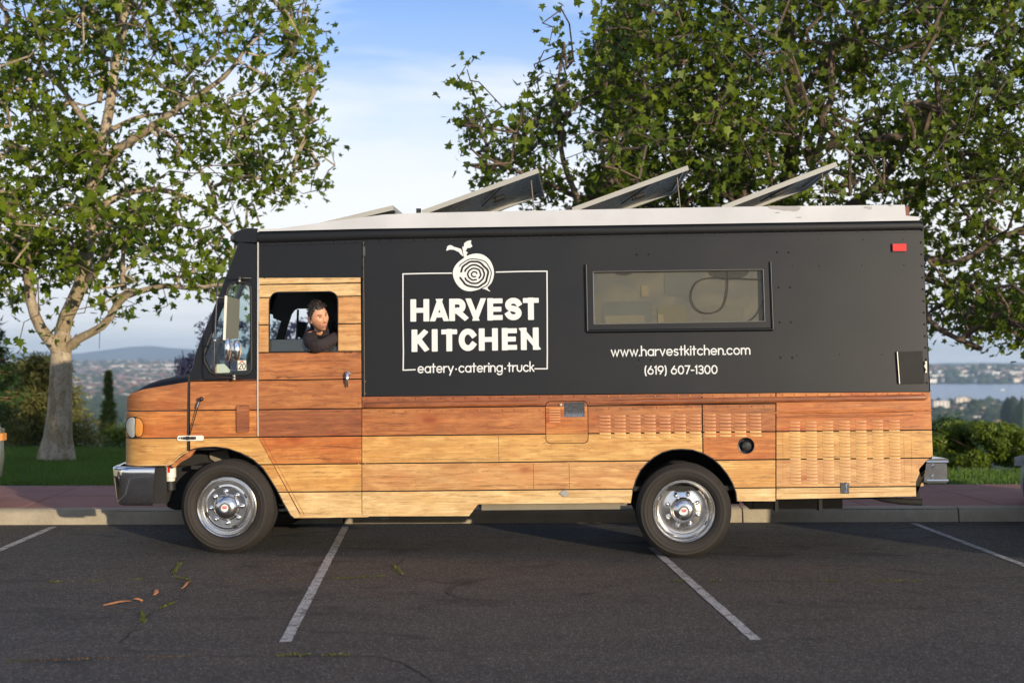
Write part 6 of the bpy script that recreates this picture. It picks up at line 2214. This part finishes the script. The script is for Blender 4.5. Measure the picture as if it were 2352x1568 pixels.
# axles, springs, drive shaft
for wobj, r in ((fw, .05), (rw_, .09)):
    c = wobj.location; mb = MB(); mb.tube([(c.x, .12, c.z), (c.x, WIDE - .12, c.z)], r, 10)
    if wobj is rw_: 
        mb.lathe([(.0, -.16), (.12, -.12), (.17, 0), (.12, .12), (.0, .16)], 14, 'y', (c.x, WC, c.z))
    mb.build('axle', M['dark'], truck, smooth=50)
    for wy in (.62, WIDE - .62):
        mb = MB()
        for k in range(4):
            l = .62 - .11 * k; mb.loft([[(c.x + l * s, wy - .035, c.z + .09 - .016 * k + .10 * s * s - .05 * k * s * s), (c.x + l * s, wy + .035, c.z + .09 - .016 * k + .10 * s * s - .05 * k * s * s), (c.x + l * s, wy + .035, c.z + .103 - .016 * k + .10 * s * s - .05 * k * s * s), (c.x + l * s, wy - .035, c.z + .103 - .016 * k + .10 * s * s - .05 * k * s * s)] for s in (-1, -.5, 0, .5, 1)], True, True)
        mb.build('leaf_spring', M['dark'], truck)
mb = MB(); mb.tube([(fw.location.x + .8, WC, fl - .02), (rw_.location.x, WC, rw_.location.z)], .045, 10); mb.build('drive_shaft', M['dark'], truck, smooth=60)
# silencer, tank, exhaust tail
p, q = S(1702, 1150), S(1945, 1171); mb = MB(); mb.box((p[0] + .12, .14, q[1]), (q[0] - .01, .62, p[1] + .08)); mb.prism([(p[0] - .02, p[1] + .06), (p[0] + .115, p[1] + .06), (p[0] + .115, q[1] - .0), (p[0] + .09, q[1])], .14, .62, lambda x, z, t: (x, t, z)); mb.build('holding_tank', M['void'], truck)
for fx_ in (.34, .76):
    mb = MB(); uu = p[0] + (q[0] - p[0]) * fx_; mb.box((uu, .125, q[1] - .018), (uu + .03, .63, p[1] + .05)); mb.build('tank_strap', M['dark'], truck)
mb = MB(); a, b = atw(*c8(1190, 935), .25), atw(*c8(1515, 958), .22); m_ = atw(*c8(1330, 950), .24)
mb.tube([(a.x - .2, .5, a.z + .05), tuple(a), tuple(m_), tuple(b)], [.02, .022, .03, .032], 10); mb.build('exhaust_pipe', M['dark'], truck, smooth=50)
mb = MB(); p = S(*c8(1480, 905)); mb.box((p[0] - .02, .05, p[1] - .02), (p[0] + .03, .3, p[1] + .02)); mb.build('rear_step', M['dark'], truck)
# steering gear and engine parts behind the bumper
mb = MB(); p = S(*c2(390, 1060)); mb.lathe([(0, -.02), (.10, -.01), (.12, .1), (.10, .3), (0, .32)], 14, 'y', (p[0], .35, p[1])); mb.box((U(352, 1100), .3, Vv(350, 1160)), (U(440, 1100), .7, Vv(350, 1078))); mb.build('steering_gear', M['dark'], truck, smooth=40)
p, q = S(*c2(360, 790)), S(*c2(452, 875)); mb = MB(); r = (q[0] - p[0]) / 2; mb.lathe([(0, q[1] - .03), (r * .8, q[1] - .03), (r * .85, q[1]), (r, q[1] + .005), (r, p[1] - .005), (r * .8, p[1] + .01), (0, p[1] + .01)], 20, 'z', ((p[0] + q[0]) / 2, .10 + r, 0)); cnr = mb.build('filter_canister', M['canister'], truck, smooth=40)
mb = MB(); uu, vv = S(*c2(410, 805)); pts = [];
for k in range(4):
    a = -math.pi / 2 - .22 + .44 * k / 3; pts.append(((p[0] + q[0]) / 2 + .002 + (r + .001) * math.cos(a), .10 + r + (r + .001) * math.sin(a)))
mb.loft([[(x, y_, vv - .03), (x, y_, vv + .03)] for x, y_ in pts], closed=False); mb.build('canister_label', M['red'], cnr)
mb = MB(); mb.lathe([(.0, q[1] - .12), (r * .9, q[1] - .11), (r * .9, q[1] - .031), (0, q[1] - .031)], 16, 'z', ((p[0] + q[0]) / 2, .10 + r, 0)); mb.build('canister_bowl', M['rubber'], cnr, smooth=40)

# ---------------- rear, far side, cab
edge = [S(2118, 512), S(2119.5, 533), S(2137, 900), S(2142.5, 1046.5), S(2104, 1139)]
mb = MB(); mb.loft([[(u, Wl(v) - .0, v) for u, v in edge], [(u + .03, .25, v) for u, v in edge], [(u + .03, WIDE - .25, v) for u, v in edge], [(u, WIDE - Wl(v), v) for u, v in edge]], closed=False)
mb.build('rear_wall', M['black'], truck)
def far_panel(poly, holes, name, mat, off=0.0):
    for band, col, vs_, tris in flat_pieces(poly, holes):
        slab_mb(vs_, tris, lambda u, v, o: (u, WIDE - Wl(v) + o, v), off, off - .03).build(name, mat, truck)


farq = [c for c in quarter]
fd = [hit(*cq(*p), WIDE, 0) for p in [(485, 1132), (560, 870), (640, 640), (700, 560), (760, 532), (1010, 528), (1010, 1128)]]
fdoor = [(p.x, p.z) for p in fd]
fw_ = [hit(*cq(*p), WIDE, 0) for p in [(60, 1140), (318, 1132), (430, 780), (275, 722), (268, 650), (170, 625), (60, 640)]]
fwin = [(p.x, p.z) for p in fw_]
far_poly = [(U(836, 556), Vv(836, 556) + .02), (edge[1][0], edge[1][1]), (edge[2][0], VB), (U(836, 900), VB)]
far_panel(far_poly, [], 'far_panel', M['black'])
far_cab = [(U(836.5, 556), Vv(836, 556) + .02), (U(836.5, 900), VB), (uH, VB), S(437, 873)] + SS([(436, 858), (444, 843), (449, 818), (465, 775), (490, 717), (515.6, 649), (541, 584), (549.6, 557.5)])
far_panel(far_cab, [fdoor, fwin], 'far_pillar', M['black'])
for band, col, vs_, tris in flat_pieces(fwin): slab_mb(vs_, tris, lambda u, v, o: (u, WIDE - Wl(v) + o, v), -.012, -.018).build('side_window', M['glass'], truck)
far_low = [(uH, VB - .005), (edge[2][0], VB - .005), (edge[3][0], edge[3][1]), (edge[4][0], edge[4][1])] + SS(REAR_ARCH[::-1]) + SS([(1393, 1154.5), (675, 1187)]) + SS(FRONT_ARCH[i0:][::-1])
far_panel(far_low, [], 'far_side_panel', W_['gold'])
# bulkhead behind the seats, cab lining
mb = MB(); uB = U(838, 700); mb.box((uB, .20, .6), (uB + .03, WIDE - .20, Vv(840, 556))); mb.build('bulkhead', M['inner'], truck)
mb = MB(); mb.box((U(596, 600), .20, Vv(700, 645)), (uB, WIDE - .2, Vv(700, 640))); mb.build('headliner', M['inner'], truck)
lip = SS([(549.6, 557.5), (541, 584), (515.6, 649), (490, 717), (465, 775), (449, 818), (444, 843), (437, 858)])
mb = MB(); rings = []
for k in range(13):
    t = k / 12; bow = .10 * math.sin(math.pi * t)
    rings.append([(u - bow + .015, Wl(v) + .05 + (WIDE - 2 * Wl(v) - .1) * t, v) for u, v in lip])
mb.loft(rings, closed=False); mb.build('windshield', M['glass'], truck, smooth=50, fix=False)
for k in (0, 6, 12):
    mb = MB(); mb.tube([(p[0] - .004, p[1] + (.0 if k == 6 else (.01 if k == 0 else -.01)), p[2]) for p in rings[k]], .022 if k == 6 else .035, 8); mb.build('windshield_post', M['blacktrim'], truck, smooth=60)
mb = MB(); mb.loft([[(r_[-1][0] - .03, r_[-1][1], r_[-1][2] - .03), (r_[-1][0] + .10, r_[-1][1], r_[-1][2] - .03), (r_[-1][0] + .10, r_[-1][1], r_[-1][2] + .015), (r_[-1][0] - .02, r_[-1][1], r_[-1][2] + .02)] for r_ in rings], True, True); mb.build('cowl', M['blacktrim'], truck)
mb = MB(); mb.loft([[(r_[0][0] - .01, r_[0][1], r_[0][2] - .05), (r_[0][0] + .2, r_[0][1], r_[0][2] - .05), (r_[0][0] + .2, r_[0][1], r_[0][2] + .03), (r_[0][0] - .03, r_[0][1], r_[0][2] + .03)] for r_ in rings], True, True); mb.build('windshield_header', M['black'], truck)
# dashboard, wheel, seat back
mb = MB(); uD = U(470, 850); mb.prism([(uD - .15, Vv(500, 872)), (uD + .25, Vv(500, 866)), (uD + .36, Vv(500, 885)), (uD + .30, .95), (uD - .15, .95)], .10, WIDE - .1, lambda x, z, t: (x, t, z)); mb.build('dashboard', M['rubber'], truck)
mb = MB(); c = Vector((U(668, 800), .52, Vv(668, 812))); n = 28
ax = Vector((-.5, 0, .86)); e1 = Vector((.86, 0, .5)); e2 = Vector((0, 1, 0))
mb.tube([tuple(c + (e1 * math.cos(2 * math.pi * k / n) + e2 * math.sin(2 * math.pi * k / n)) * .21) for k in range(n + 1)], .015, 8, caps=False)
for k in range(3):
    a = 2 * math.pi * k / 3; mb.tube([tuple(c - ax * .03), tuple(c + (e1 * math.cos(a) + e2 * math.sin(a)) * .21)], .012, 6)
mb.tube([tuple(c - ax * .03), tuple(c - ax * .5)], .03, 8); mb.build('steering_wheel', M['rubber'], truck, smooth=60)
mb = MB(); mb.prism([(U(770, 800), .8), (U(770, 800) + .12, .8), (U(785, 740) + .16, Vv(780, 745)), (U(785, 740) + .05, Vv(780, 745))], .4, .9, lambda x, z, t: (x, t, z)); mb.box((U(770, 800) - .45, .4, .95), (U(770, 800) + .02, .9, 1.12)); mb.build('driver_seat', M['inner'], truck)
# sun visor hanging in the cab and the far mirror seen through the far door
p0, p1 = atw(*cq(150, 420), 1.1), atw(*cq(440, 775), 1.1)
mb = MB(); a, b = atw(*cq(720, 785), WIDE + .3), atw(*cq(925, 1120), WIDE + .3); mb.prism([(a.x, a.z), (b.x, a.z - .01), (b.x - .05, b.z), (a.x + .0, b.z + .02)], WIDE + .25, WIDE + .32, lambda x, z, t: (x, t, z)); mb.build('far_mirror', M['olive'], truck)
mb = MB(); a = atw(*cq(720, 540), WIDE - .05); b = atw(*cq(690, 1300), WIDE - .05); mb.tube([tuple(a), tuple(b)], .012, 6); mb.build('far_post', M['olive'], truck)

# ---------------- mirrors on the front pillar
def o3(px, py, off):
    u, v = S(px, py, off); return Vector(L3(u, v, off))


loopm = [(1245, 519, .01), (1135, 517, .05), (1040, 513, .16), (985, 512, .22), (952, 533, .25), (939, 575, .26), (931, 690, .27), (920, 900, .27), (911, 1090, .27), (903, 1300, .26), (903, 1375, .25), (915, 1403, .24), (945, 1418, .21), (1040, 1422, .10), (1155, 1424, .01)]
pts = [o3(*c1(x, y), o) for x, y, o in loopm]
for _ in range(2):
    q = [pts[0]]
    for a, b in zip(pts, pts[1:]): q += [a.lerp(b, .25), a.lerp(b, .75)]
    pts = q + [pts[-1]]
mb = MB(); mb.tube(pts, .0085, 8); arm = mb.build('mirror_arm', M['blacktrim'], truck, smooth=60)
for (x, y, o) in ((1137, 520, .05), (1137, 545, .04), (1088, 1410, .08), (1088, 1435, .07), (934, 695, .27), (912, 1085, .27)):
    bm_ = bmesh.new(); bmesh.ops.create_icosphere(bm_, subdivisions=2, radius=.016); c = o3(*c1(x, y), o)
    mb = MB(); mb.add([v.co + c for v in bm_.verts], [[v.index for v in f.verts] for f in bm_.faces]); bm_.free(); mb.build('mirror_clamp', M['steel'], arm, smooth=60)
for yy in (690, 1092):
    mb = MB(); mb.tube([o3(*c1(930, yy), .27), o3(*c1(1000, yy + 8), .25)], .008, 6); mb.build('mirror_bracket', M['rubber'], arm)
st = [(1003, 676), (1026, 680), (1010, 1082), (986, 1080)]
A = [o3(*c1(x, y), .27) for x, y in st]; Bk = [o3(*c1(x + 2, y), .235) for x, y in st]
mb = MB(); mb.loft([A, Bk], True, True); mh = mb.build('mirror_housing', M['canister'], arm)
f0 = [o3(*c1(1028, 684), .262), o3(*c1(1141, 712), .12), o3(*c1(1128, 1066), .12), o3(*c1(1012, 1080), .262)]
f1 = [p + Vector((-.012, .004, 0)) for p in f0]
mb = MB(); mb.loft([f0, f1], True, True); mb.build('mirror_glass', paint('mirror glass', (.15, .16, .135), .3, metal=.2), mh)  # dull grey-green colour stands in for what the mirror reflects
def oval(cx, cy_, rx, ry, off, name):
    c = o3(*c1(cx, cy_), off); s = .25206 / 258
    mb = MB(); n = 20; rings_ = []
    for j in range(9):
        t = j / 8; h = math.cos(t * math.pi / 2); r_ = math.sin(t * math.pi / 2)
        rings_.append([(c.x + rx * s * r_ * math.cos(2 * math.pi * k / n), c.y - .035 * h, c.z + ry * s * r_ * math.sin(2 * math.pi * k / n)) for k in range(n)])
    mb.loft(rings_, True); mb.add(rings_[-1], [tuple(range(n))]); return mb.build(name, M['chrome'], arm, smooth=60)
oval(1032, 1166, 29, 110, .26, 'convex_mirror'); oval(1108, 1176, 43, 97, .18, 'convex_mirror')

# sticker and papers on the side window
q = [L3(*S(*c1(x, y)), -.0105) for x, y in ((1117, 1268), (1195, 1265), (1196, 1355), (1119, 1358))]
mb = MB(); mb.add(q, [(0, 1, 2, 3)]); stk = mb.build('number_sticker', M['paper'], truck)
q = [L3(*S(*c1(x, y)), -.0095) for x, y in ((1142, 1272), (1172, 1271), (1172, 1283), (1142, 1284))]; mb = MB(); mb.add(q, [(0, 1, 2, 3)]); mb.build('sticker_print', M['red'], stk)
rb = Ribbon()
for ch, x0 in (('2', 1127), ('0', 1163)):
    a = S(*c1(x0, 1346)); b = S(*c1(x0 + 25, 1292)); sx, sy = b[0] - a[0], b[1] - a[1]
    g = {'2': [arc(.5, .72, .48, .28, 165, -30, 10) + [(.02, 0), (1, 0)]], '0': [arc(.5, .5, .5, .5, 0, 360, 20)]}[ch]
    for stv in g: rb.stroke([(a[0] + x * sx, a[1] + y_ * sy) for x, y_ in stv], .0075, lambda u, v, o: L3(u, v, -.0095 + o - .0022), 'square')
rb.mb.build('sticker_number', M['ink'], stk, fix=False)
qs = [(908, 1302), (990, 1298), (1042, 1352), (1040, 1378), (910, 1382)]
q = [L3(*S(*c1(x, y)), -.03) for x, y in qs]; q2 = [(x, y_ + .003, z) for x, y_, z in q]
mb = MB(); mb.loft([q, q2], True, True)
pp = mb.build('paper_sheet', M['paper']); pp.matrix_world = TM.copy()
tag(pp, 'white sheet of paper lying inside the front side window', 'paper')
q = [L3(*S(*c1(x, y)), -.028) for x, y in ((908, 1302), (921, 1301), (922, 1381), (910, 1382))]; mb = MB(); mb.add(q, [(0, 1, 2, 3)]); mb.build('yellow_edge', M['orange'], pp)

# ------------------------------------------------------------------ the driver leaning out of the window
def skin_mat(name, col, sss=.12, rough=.5):
    m, nt, bs = newmat(name)
    v = objco(nt)
    c = mix(nt, noise_t(nt, v, 60, 4), tuple(x * .88 for x in col), tuple(min(1, x * 1.1) for x in col))
    setbs(bs, Base_Color=c, Roughness=rough, Subsurface_Weight=sss, Subsurface_Radius=(.012, .004, .002), Subsurface_Scale=1.0)
    return m


M['skin'] = skin_mat('tan skin', (.68, .335, .195))  # one tan skin tone, varied finely at random
M['stubble'] = skin_mat('stubbled skin', (.50, .25, .155), .1)
M['lip'] = skin_mat('lips', (.48, .19, .14))
M['hair'] = paint('dark brown hair', (.022, .013, .009), .55, var=.5, nscale=90, bump_s=.3, bscale=120)
M['sweater'] = paint('dark plum grey sweater', (.026, .018, .020), .85, var=.25, nscale=40, bump_s=.25, bscale=300)


def cqp(x, y, Y): return at(*cq(x, y), Y)


person_nodes = [  # (crop x, crop y, depth, radius)
    (1250, 2300, 13.10, .150), (1240, 1900, 13.06, .150), (1240, 1500, 13.00, .145), (1235, 1200, 12.93, .130), (1190, 1035, 12.84, .075), (1165, 965, 12.78, .056), (1150, 880, 12.74, .058),
    (985, 1060, 12.82, .068), (960, 1180, 12.70, .060), (1080, 1290, 12.585, .056), (1230, 1250, 12.57, .052), (1420, 1130, 12.66, .046), (1620, 1060, 12.85, .042),
    (1400, 930, 12.97, .088), (1540, 1000, 13.05, .070), (1640, 1300, 13.10, .055), (1600, 1500, 13.0, .048)]
edges = [(0, 1), (1, 2), (2, 3), (3, 4), (4, 5), (5, 6), (3, 7), (7, 8), (8, 9), (9, 10), (10, 11), (11, 12), (3, 13), (13, 14), (14, 15), (15, 16)]
pm = bpy.data.meshes.new('body_cage')
pm.from_pydata([cqp(x, y, Y) for x, y, Y, r in person_nodes], edges, [])
po = link('body_cage', pm)
md = po.modifiers.new('skin', 'SKIN')
for v, n_ in zip(pm.skin_vertices[0].data, person_nodes):
    v.radius = (n_[3], n_[3]); v.use_root = False
pm.skin_vertices[0].data[0].use_root = True
sb_ = po.modifiers.new('sub', 'SUBSURF'); sb_.levels = 2; sb_.render_levels = 2

HC = cqp(1135, 705, 12.66)
hf = Vector((.60, -.79, -.12)).normalized()
hu = Vector((-.36, .04, .93)); hu = (hu - hf * hu.dot(hf)).normalized()
hr = hf.cross(hu)
HS = 1.06


def hw(x, y, z): return HC + (hr * x + hf * y + hu * z) * HS


def gs(d, s): return math.exp(-(d / s) ** 2)


def headp(d):
    x, y, z = d.x * .074, d.y * .097, d.z * .120
    t = max(0, -z / .12)
    x *= 1 - .34 * t ** 1.6
    if y < 0: y *= 1 - .42 * min(1, t * 1.3)
    else: y *= 1 - .03 * t
    if y > 0 and abs(z) < .1: x *= 1 + .04 * gs(z, .05)
    if y > .02:
        k = min(1, (y - .02) / .03); ax_ = abs(x)
        tri = max(0, min(1, (.034 - z) / .058)) if z > -.024 else max(0, 1 - (-.024 - z) / .011)
        y += k * (.030 * gs(x, .0105) * tri + .004 * gs(ax_ - .012, .007) * gs(z + .022, .010))
        y -= k * .013 * gs(ax_ - .031, .015) * gs(z - .020, .012)
        y += k * .007 * gs(ax_ - .026, .024) * gs(z - .041, .009)
        y += k * .005 * gs(ax_ - .045, .016) * gs(z + .006, .016)
        y += k * (.008 * gs(x, .021) * gs(z + .056, .0055) + .009 * gs(x, .018) * gs(z + .070, .0065) - .004 * gs(x, .024) * gs(z + .0625, .003))
        y += k * .010 * gs(x, .022) * gs(z + .098, .014) - k * .004 * gs(x, .02) * gs(z + .083, .006)
        y -= k * .006 * gs(ax_ - .045, .014) * gs(z + .05, .02)
    return (x, y, z)


b = bmesh.new(); bmesh.ops.create_uvsphere(b, u_segments=96, v_segments=72, radius=1)
for v in b.verts: v.co = hw(*headp(v.co.normalized()))
for s in (-1, 1):
    e = bmesh.ops.create_icosphere(b, subdivisions=3, radius=1)['verts']
    for v in e:
        x, y, z = v.co; dish = .006 * gs(math.hypot(y, z), .55)
        v.co = hw(s * (.074 + .013 * x - s * 0 + .006 * abs(y) - (dish if x > 0 else 0)), -.012 + .021 * y - .006 * z, .002 + .034 * z)
hm_ = bpy.data.meshes.new('head_cage'); b.to_mesh(hm_); b.free()
dg = bpy.context.evaluated_depsgraph_get()
body_eval = bpy.data.meshes.new_from_object(po.evaluated_get(dg))
bb = bmesh.new(); bb.from_mesh(body_eval); bb.from_mesh(hm_)
jm = bpy.data.meshes.new('person'); bb.to_mesh(jm); bb.free()
bpy.data.objects.remove(po)
pj = link('person', jm)
rmm = pj.modifiers.new('re', 'REMESH'); rmm.mode = 'VOXEL'; rmm.voxel_size = .0042
dg = bpy.context.evaluated_depsgraph_get()
pmesh = bpy.data.meshes.new_from_object(pj.evaluated_get(dg))
pj.modifiers.clear(); pj.data = pmesh; pmesh.name = 'person'
pmesh.materials.clear()
for k in ('skin', 'stubble', 'lip', 'sweater'): pmesh.materials.append(M[k])
NK = cqp(1120, 985, 12.68)
mi = []
for f in pmesh.polygons:
    c = f.center; d = (c - HC) / HS
    x, y, z = d.dot(hr), d.dot(hf), d.dot(hu)
    if z > -.125 and abs(x) < .11 and -.12 < y < .15:
        k = 0
        if y > .02 and abs(x) < .021 and (-.0615 < z < -.052 or -.076 < z < -.0635): k = 2
        elif y > -.03 and z < -.045 - .25 * max(0, abs(x) - .03) * 0 and not (abs(x) < .02 and z > -.052): k = 1
        elif y > 0 and abs(x) < .022 and -.05 < z < -.036: k = 1
    else:
        px_, py_ = in_frame(np.array([c[:]]))
        k = 0 if ((c - NK).length < .075 and c.y < 12.80 and 726 < px_[0] < 741 and py_[0] < 772) else 3
    if k != 3 and (c - cqp(1160, 960, 12.78)).length > .30: k = 3
    mi.append(k)
pmesh.polygons.foreach_set('material_index', mi)
pmesh.shade_smooth()
sm_ = pj.modifiers.new('smooth', 'SMOOTH'); sm_.factor = .5; sm_.iterations = 3
tag(pj, 'man in a dark sweater leaning out of the cab window, face turned towards the rear', 'person')
# sweater folds: a second skin over the shoulders and the folded arm
sw_ = bmesh.new(); sw_.from_mesh(pmesh)
bmesh.ops.delete(sw_, geom=[f for f in sw_.faces if f.material_index != 3], context='FACES')
sw_.normal_update()
for v in sw_.verts:
    n3 = noise.noise(v.co * 9) * .008 + (1 - abs(noise.noise(Vector((v.co.x * 22 + v.co.z * 16, v.co.y * 12, v.co.z * 14))))) * .009 - .006
    v.co += v.normal * (.007 + n3)
swm = bpy.data.meshes.new('sweater'); sw_.to_mesh(swm); sw_.free()
swm.materials.clear(); swm.materials.append(M['sweater']); swm.polygons.foreach_set('material_index', [0] * len(swm.polygons)); swm.shade_smooth()
swo = link('sweater', swm, pj)
sd_ = swo.modifiers.new('smooth', 'SMOOTH'); sd_.factor = .5; sd_.iterations = 2

# hair
b = bmesh.new(); bmesh.ops.create_uvsphere(b, u_segments=120, v_segments=80, radius=1)
kill = []
for v in b.verts:
    d = v.co.normalized(); x, y, z = headp(d)
    az = math.degrees(math.atan2(abs(x), y))          # 0 at the face, 180 at the back
    line = np.interp(az, [0, 22, 36, 52, 68, 82, 100, 125, 180], [.082, .080, .088, .066, .040, -.016, -.008, -.040, -.056])
    keep = z - line
    if keep < -.004: kill.append(v)
    th = min(1, max(0, keep / .022))
    lift = .003 + .006 * th + (.013 * max(0, d.z) ** 2 * (.55 + .45 * max(0, d.y)) * th)
    lift += th * (.008 * noise.noise(Vector((d.x * 11, d.y * 5, d.z * 11))) + .004 * noise.noise(Vector((d.x * 32, d.y * 11, d.z * 32))))
    r = Vector((x, y, z)); n_ = r.normalized()
    r = r + n_ * lift
    v.co = hw(*r)
bmesh.ops.delete(b, geom=kill, context='VERTS')
me = bpy.data.meshes.new('hair'); b.to_mesh(me); b.free(); me.materials.append(M['hair']); me.shade_smooth()
ho = link('hair', me, pj); so = ho.modifiers.new('solid', 'SOLIDIFY'); so.thickness = .004; so.offset = -1
# tufts standing out of the hair
mb = MB()
for _ in range(380):
    d = Vector((random.gauss(0, .55), random.gauss(.1, .6), random.uniform(.25, 1))).normalized(); x, y, z = headp(d)
    az = math.degrees(math.atan2(abs(x), y)); line = np.interp(az, [0, 36, 52, 68, 82, 180], [.086, .090, .07, .045, .0, -.04])
    if z < line: continue
    r = Vector((x, y, z)); n_ = r.normalized(); r0 = r + n_ * (.012 + .018 * max(0, d.z) ** 2)
    t = Vector((random.gauss(0, .4), -.5 + random.gauss(0, .4), .35)).normalized()
    r1 = r0 + n_ * random.uniform(.0, .004) + t * random.uniform(.008, .018); sd = n_.cross(t).normalized() * .004
    mb.add([hw(*(r0 - sd)), hw(*(r0 + sd)), hw(*r1)], [(0, 1, 2)])
mb.build('hair_tufts', M['hair'], pj, fix=False, kind='stuff')


def face_patch(pts, lift, name, mat):
    mb = MB()
    out = []
    for x, z in pts:
        # march to the face surface at head coordinates (x, z)
        best = None
        for k in range(80):
            yv = k / 79
            d = Vector((x / .074, math.sqrt(max(0.02, 1 - min(.98, (x / .074) ** 2 + (z / .12) ** 2))), z / .12)).normalized(); break
        q = headp(d); out.append(hw(x, q[1] + lift, z))
    mb.add(out, [tuple(range(len(out)))]); return mb.build(name, mat, pj, fix=False)


M['brow'] = paint('brown eyebrows', (.10, .055, .035), .7)
M['eye'] = paint('dark narrowed eyes', (.035, .02, .015), .3)
for s in (-1, 1):
    face_patch([(s * (.031 + .0135 * math.cos(a * math.pi / 6)), .0195 + .0032 * math.sin(a * math.pi / 6)) for a in range(12)], .0025, 'eye', M['eye'])
    face_patch([(s * .011, .0375), (s * .022, .0435), (s * .036, .0455), (s * .050, .0385), (s * .050, .0345), (s * .036, .0385), (s * .022, .0365), (s * .011, .031)], .0035, 'eyebrow', M['brow'])

# ------------------------------------------------------------------ cars in the next stalls, mostly out of the picture
M['carglass'] = paint('dark car glass', (.02, .025, .03), .06, spec=.8)


def parked_car(Xc, Yn, col, label, suv):
    root = empty('parked_car', (Xc, Yn, gz(Xc)), label, 'car', 'cars parked nose-in at the kerb')
    body = paint('car paint', col, .3, var=.03, coat=.6)
    stn = [(0, .55, .42, .90), (.06, .76, .38, .99), (.22, .88, .33, 1.04), (.6, .94, .28, 1.08), (1.3, .95, .27, 1.14), (4.0, .95, .28, 1.16), (4.5, .92, .36, 1.14), (4.72, .80, .44, 1.06)] if suv else \
          [(0, .50, .26, .52), (.07, .70, .22, .60), (.25, .83, .2, .68), (.6, .88, .2, .92), (1.3, .92, .24, 1.08), (5.2, .92, .26, 1.12), (5.75, .89, .34, 1.12), (5.95, .78, .42, 1.02)]
    rings = []
    for s, hw_, z0, z1 in stn:
        h = z1 - z0
        half = [(hw_ * .86, z0), (hw_ * .97, z0 + .10 * h), (hw_, z0 + .38 * h), (hw_ * .99, z0 + .72 * h), (hw_ * .93, z0 + .93 * h), (hw_ * .78, z1), (hw_ * .4, z1 + .03), (0, z1 + .04)]
        rings.append([(x, -s, z) for x, z in half] + [(-x, -s, z) for x, z in half[-2::-1]])
    mb = MB(); mb.loft(rings, True, True); mb.build('body', body, root, smooth=40)
    b0, b1, r0, r1, zb, zr = (1.2, 4.6, 2.0, 4.45, 1.12, 1.74) if suv else (1.5, 5.6, 2.3, 5.4, 1.08, 1.80)
    wb_, wr = (.90, .70) if suv else (.87, .68)
    mb = MB(); mb.loft([[(-wb_, -b0, zb), (wb_, -b0, zb), (wb_, -b1, zb), (-wb_, -b1, zb)], [(-wr, -r0, zr), (wr, -r0, zr), (wr, -r1, zr), (-wr, -r1, zr)]], True); mb.build('windows', M['carglass'], root)
    mb = MB(); mb.loft([[(-wr - .03, -r0 + .04, zr - .02), (wr + .03, -r0 + .04, zr - .02), (wr + .03, -r1 - .04, zr - .02), (-wr - .03, -r1 - .04, zr - .02)], [(-wr + .08, -r0 - .1, zr + .04), (wr - .08, -r0 - .1, zr + .04), (wr - .08, -r1 + .1, zr + .04), (-wr + .08, -r1 + .1, zr + .04)]], True, True); mb.build('roof', body, root)
    R_ = .36
    wm_ = MB(); wm_.lathe([(.0, -.09), (R_ * .6, -.1), (R_ * .68, -.11), (R_ * .97, -.1), (R_, -.06), (R_, .1), (R_ * .9, .11), (0, .11)], 28, 'x'); me = wm_.mesh('wheel', M['rubber'], smooth=40)
    rm_ = MB(); rm_.lathe([(.0, -.13), (R_ * .2, -.13), (R_ * .55, -.11), (R_ * .64, -.125), (R_ * .66, -.1)], 24, 'x'); rme = rm_.mesh('rim', M['alu'], smooth=40)
    for s in (-1, 1):
        for yy in (-.95, -3.75 if suv else -4.6):
            w = link('wheel', me, root, (s * (.87 if suv else .82), yy, R_)); w.rotation_euler = (0, 0, math.pi if s > 0 else 0); link('rim', rme, w)
        zl = .82 if suv else .55
        mb = MB(); mb.loft([[(s * .55, .0, zl), (s * .55, -.02, zl + .12)], [(s * .78, -.10, zl), (s * .78, -.12, zl + .12)], [(s * .90, -.26, zl + .02), (s * .90, -.28, zl + .11)]], False); mb.build('headlight', M['lens'], root)
        mb = MB(); zm = 1.42 if suv else 1.15; xm = .95 if suv else .92; mb.loft([[(s * xm, -1.75, zm - .02), (s * xm, -1.75, zm + .04)], [(s * (xm + .08), -1.72, zm - .08), (s * (xm + .08), -1.72, zm + .1)], [(s * (xm + .24), -1.72, zm - .08), (s * (xm + .24), -1.72, zm + .1)]], False); mb.build('wing_mirror', body, root)
        if not suv: continue
        mb = MB(); xx = .93; mb.box((min(s * (xx - .06), s * (xx - .008)), -.40, zl - .02), (max(s * (xx - .06), s * (xx - .008)), -.27, zl + .06)); mb.build('side_marker', M['orange'], root)
    mb = MB(); mb.box((-.5, -.05, .45 if suv else .28), (.5, .01, .6 if suv else .42)); mb.build('grille', M['rubber'], root)
    return root


parked_car(-6.56, 16.15, (.44, .45, .37), 'pale cream tall car at the far left edge with an orange side marker', True)
parked_car(6.50, 16.15, (.40, .41, .42), 'silver grey van at the far right edge, only its bumper corner showing', False)
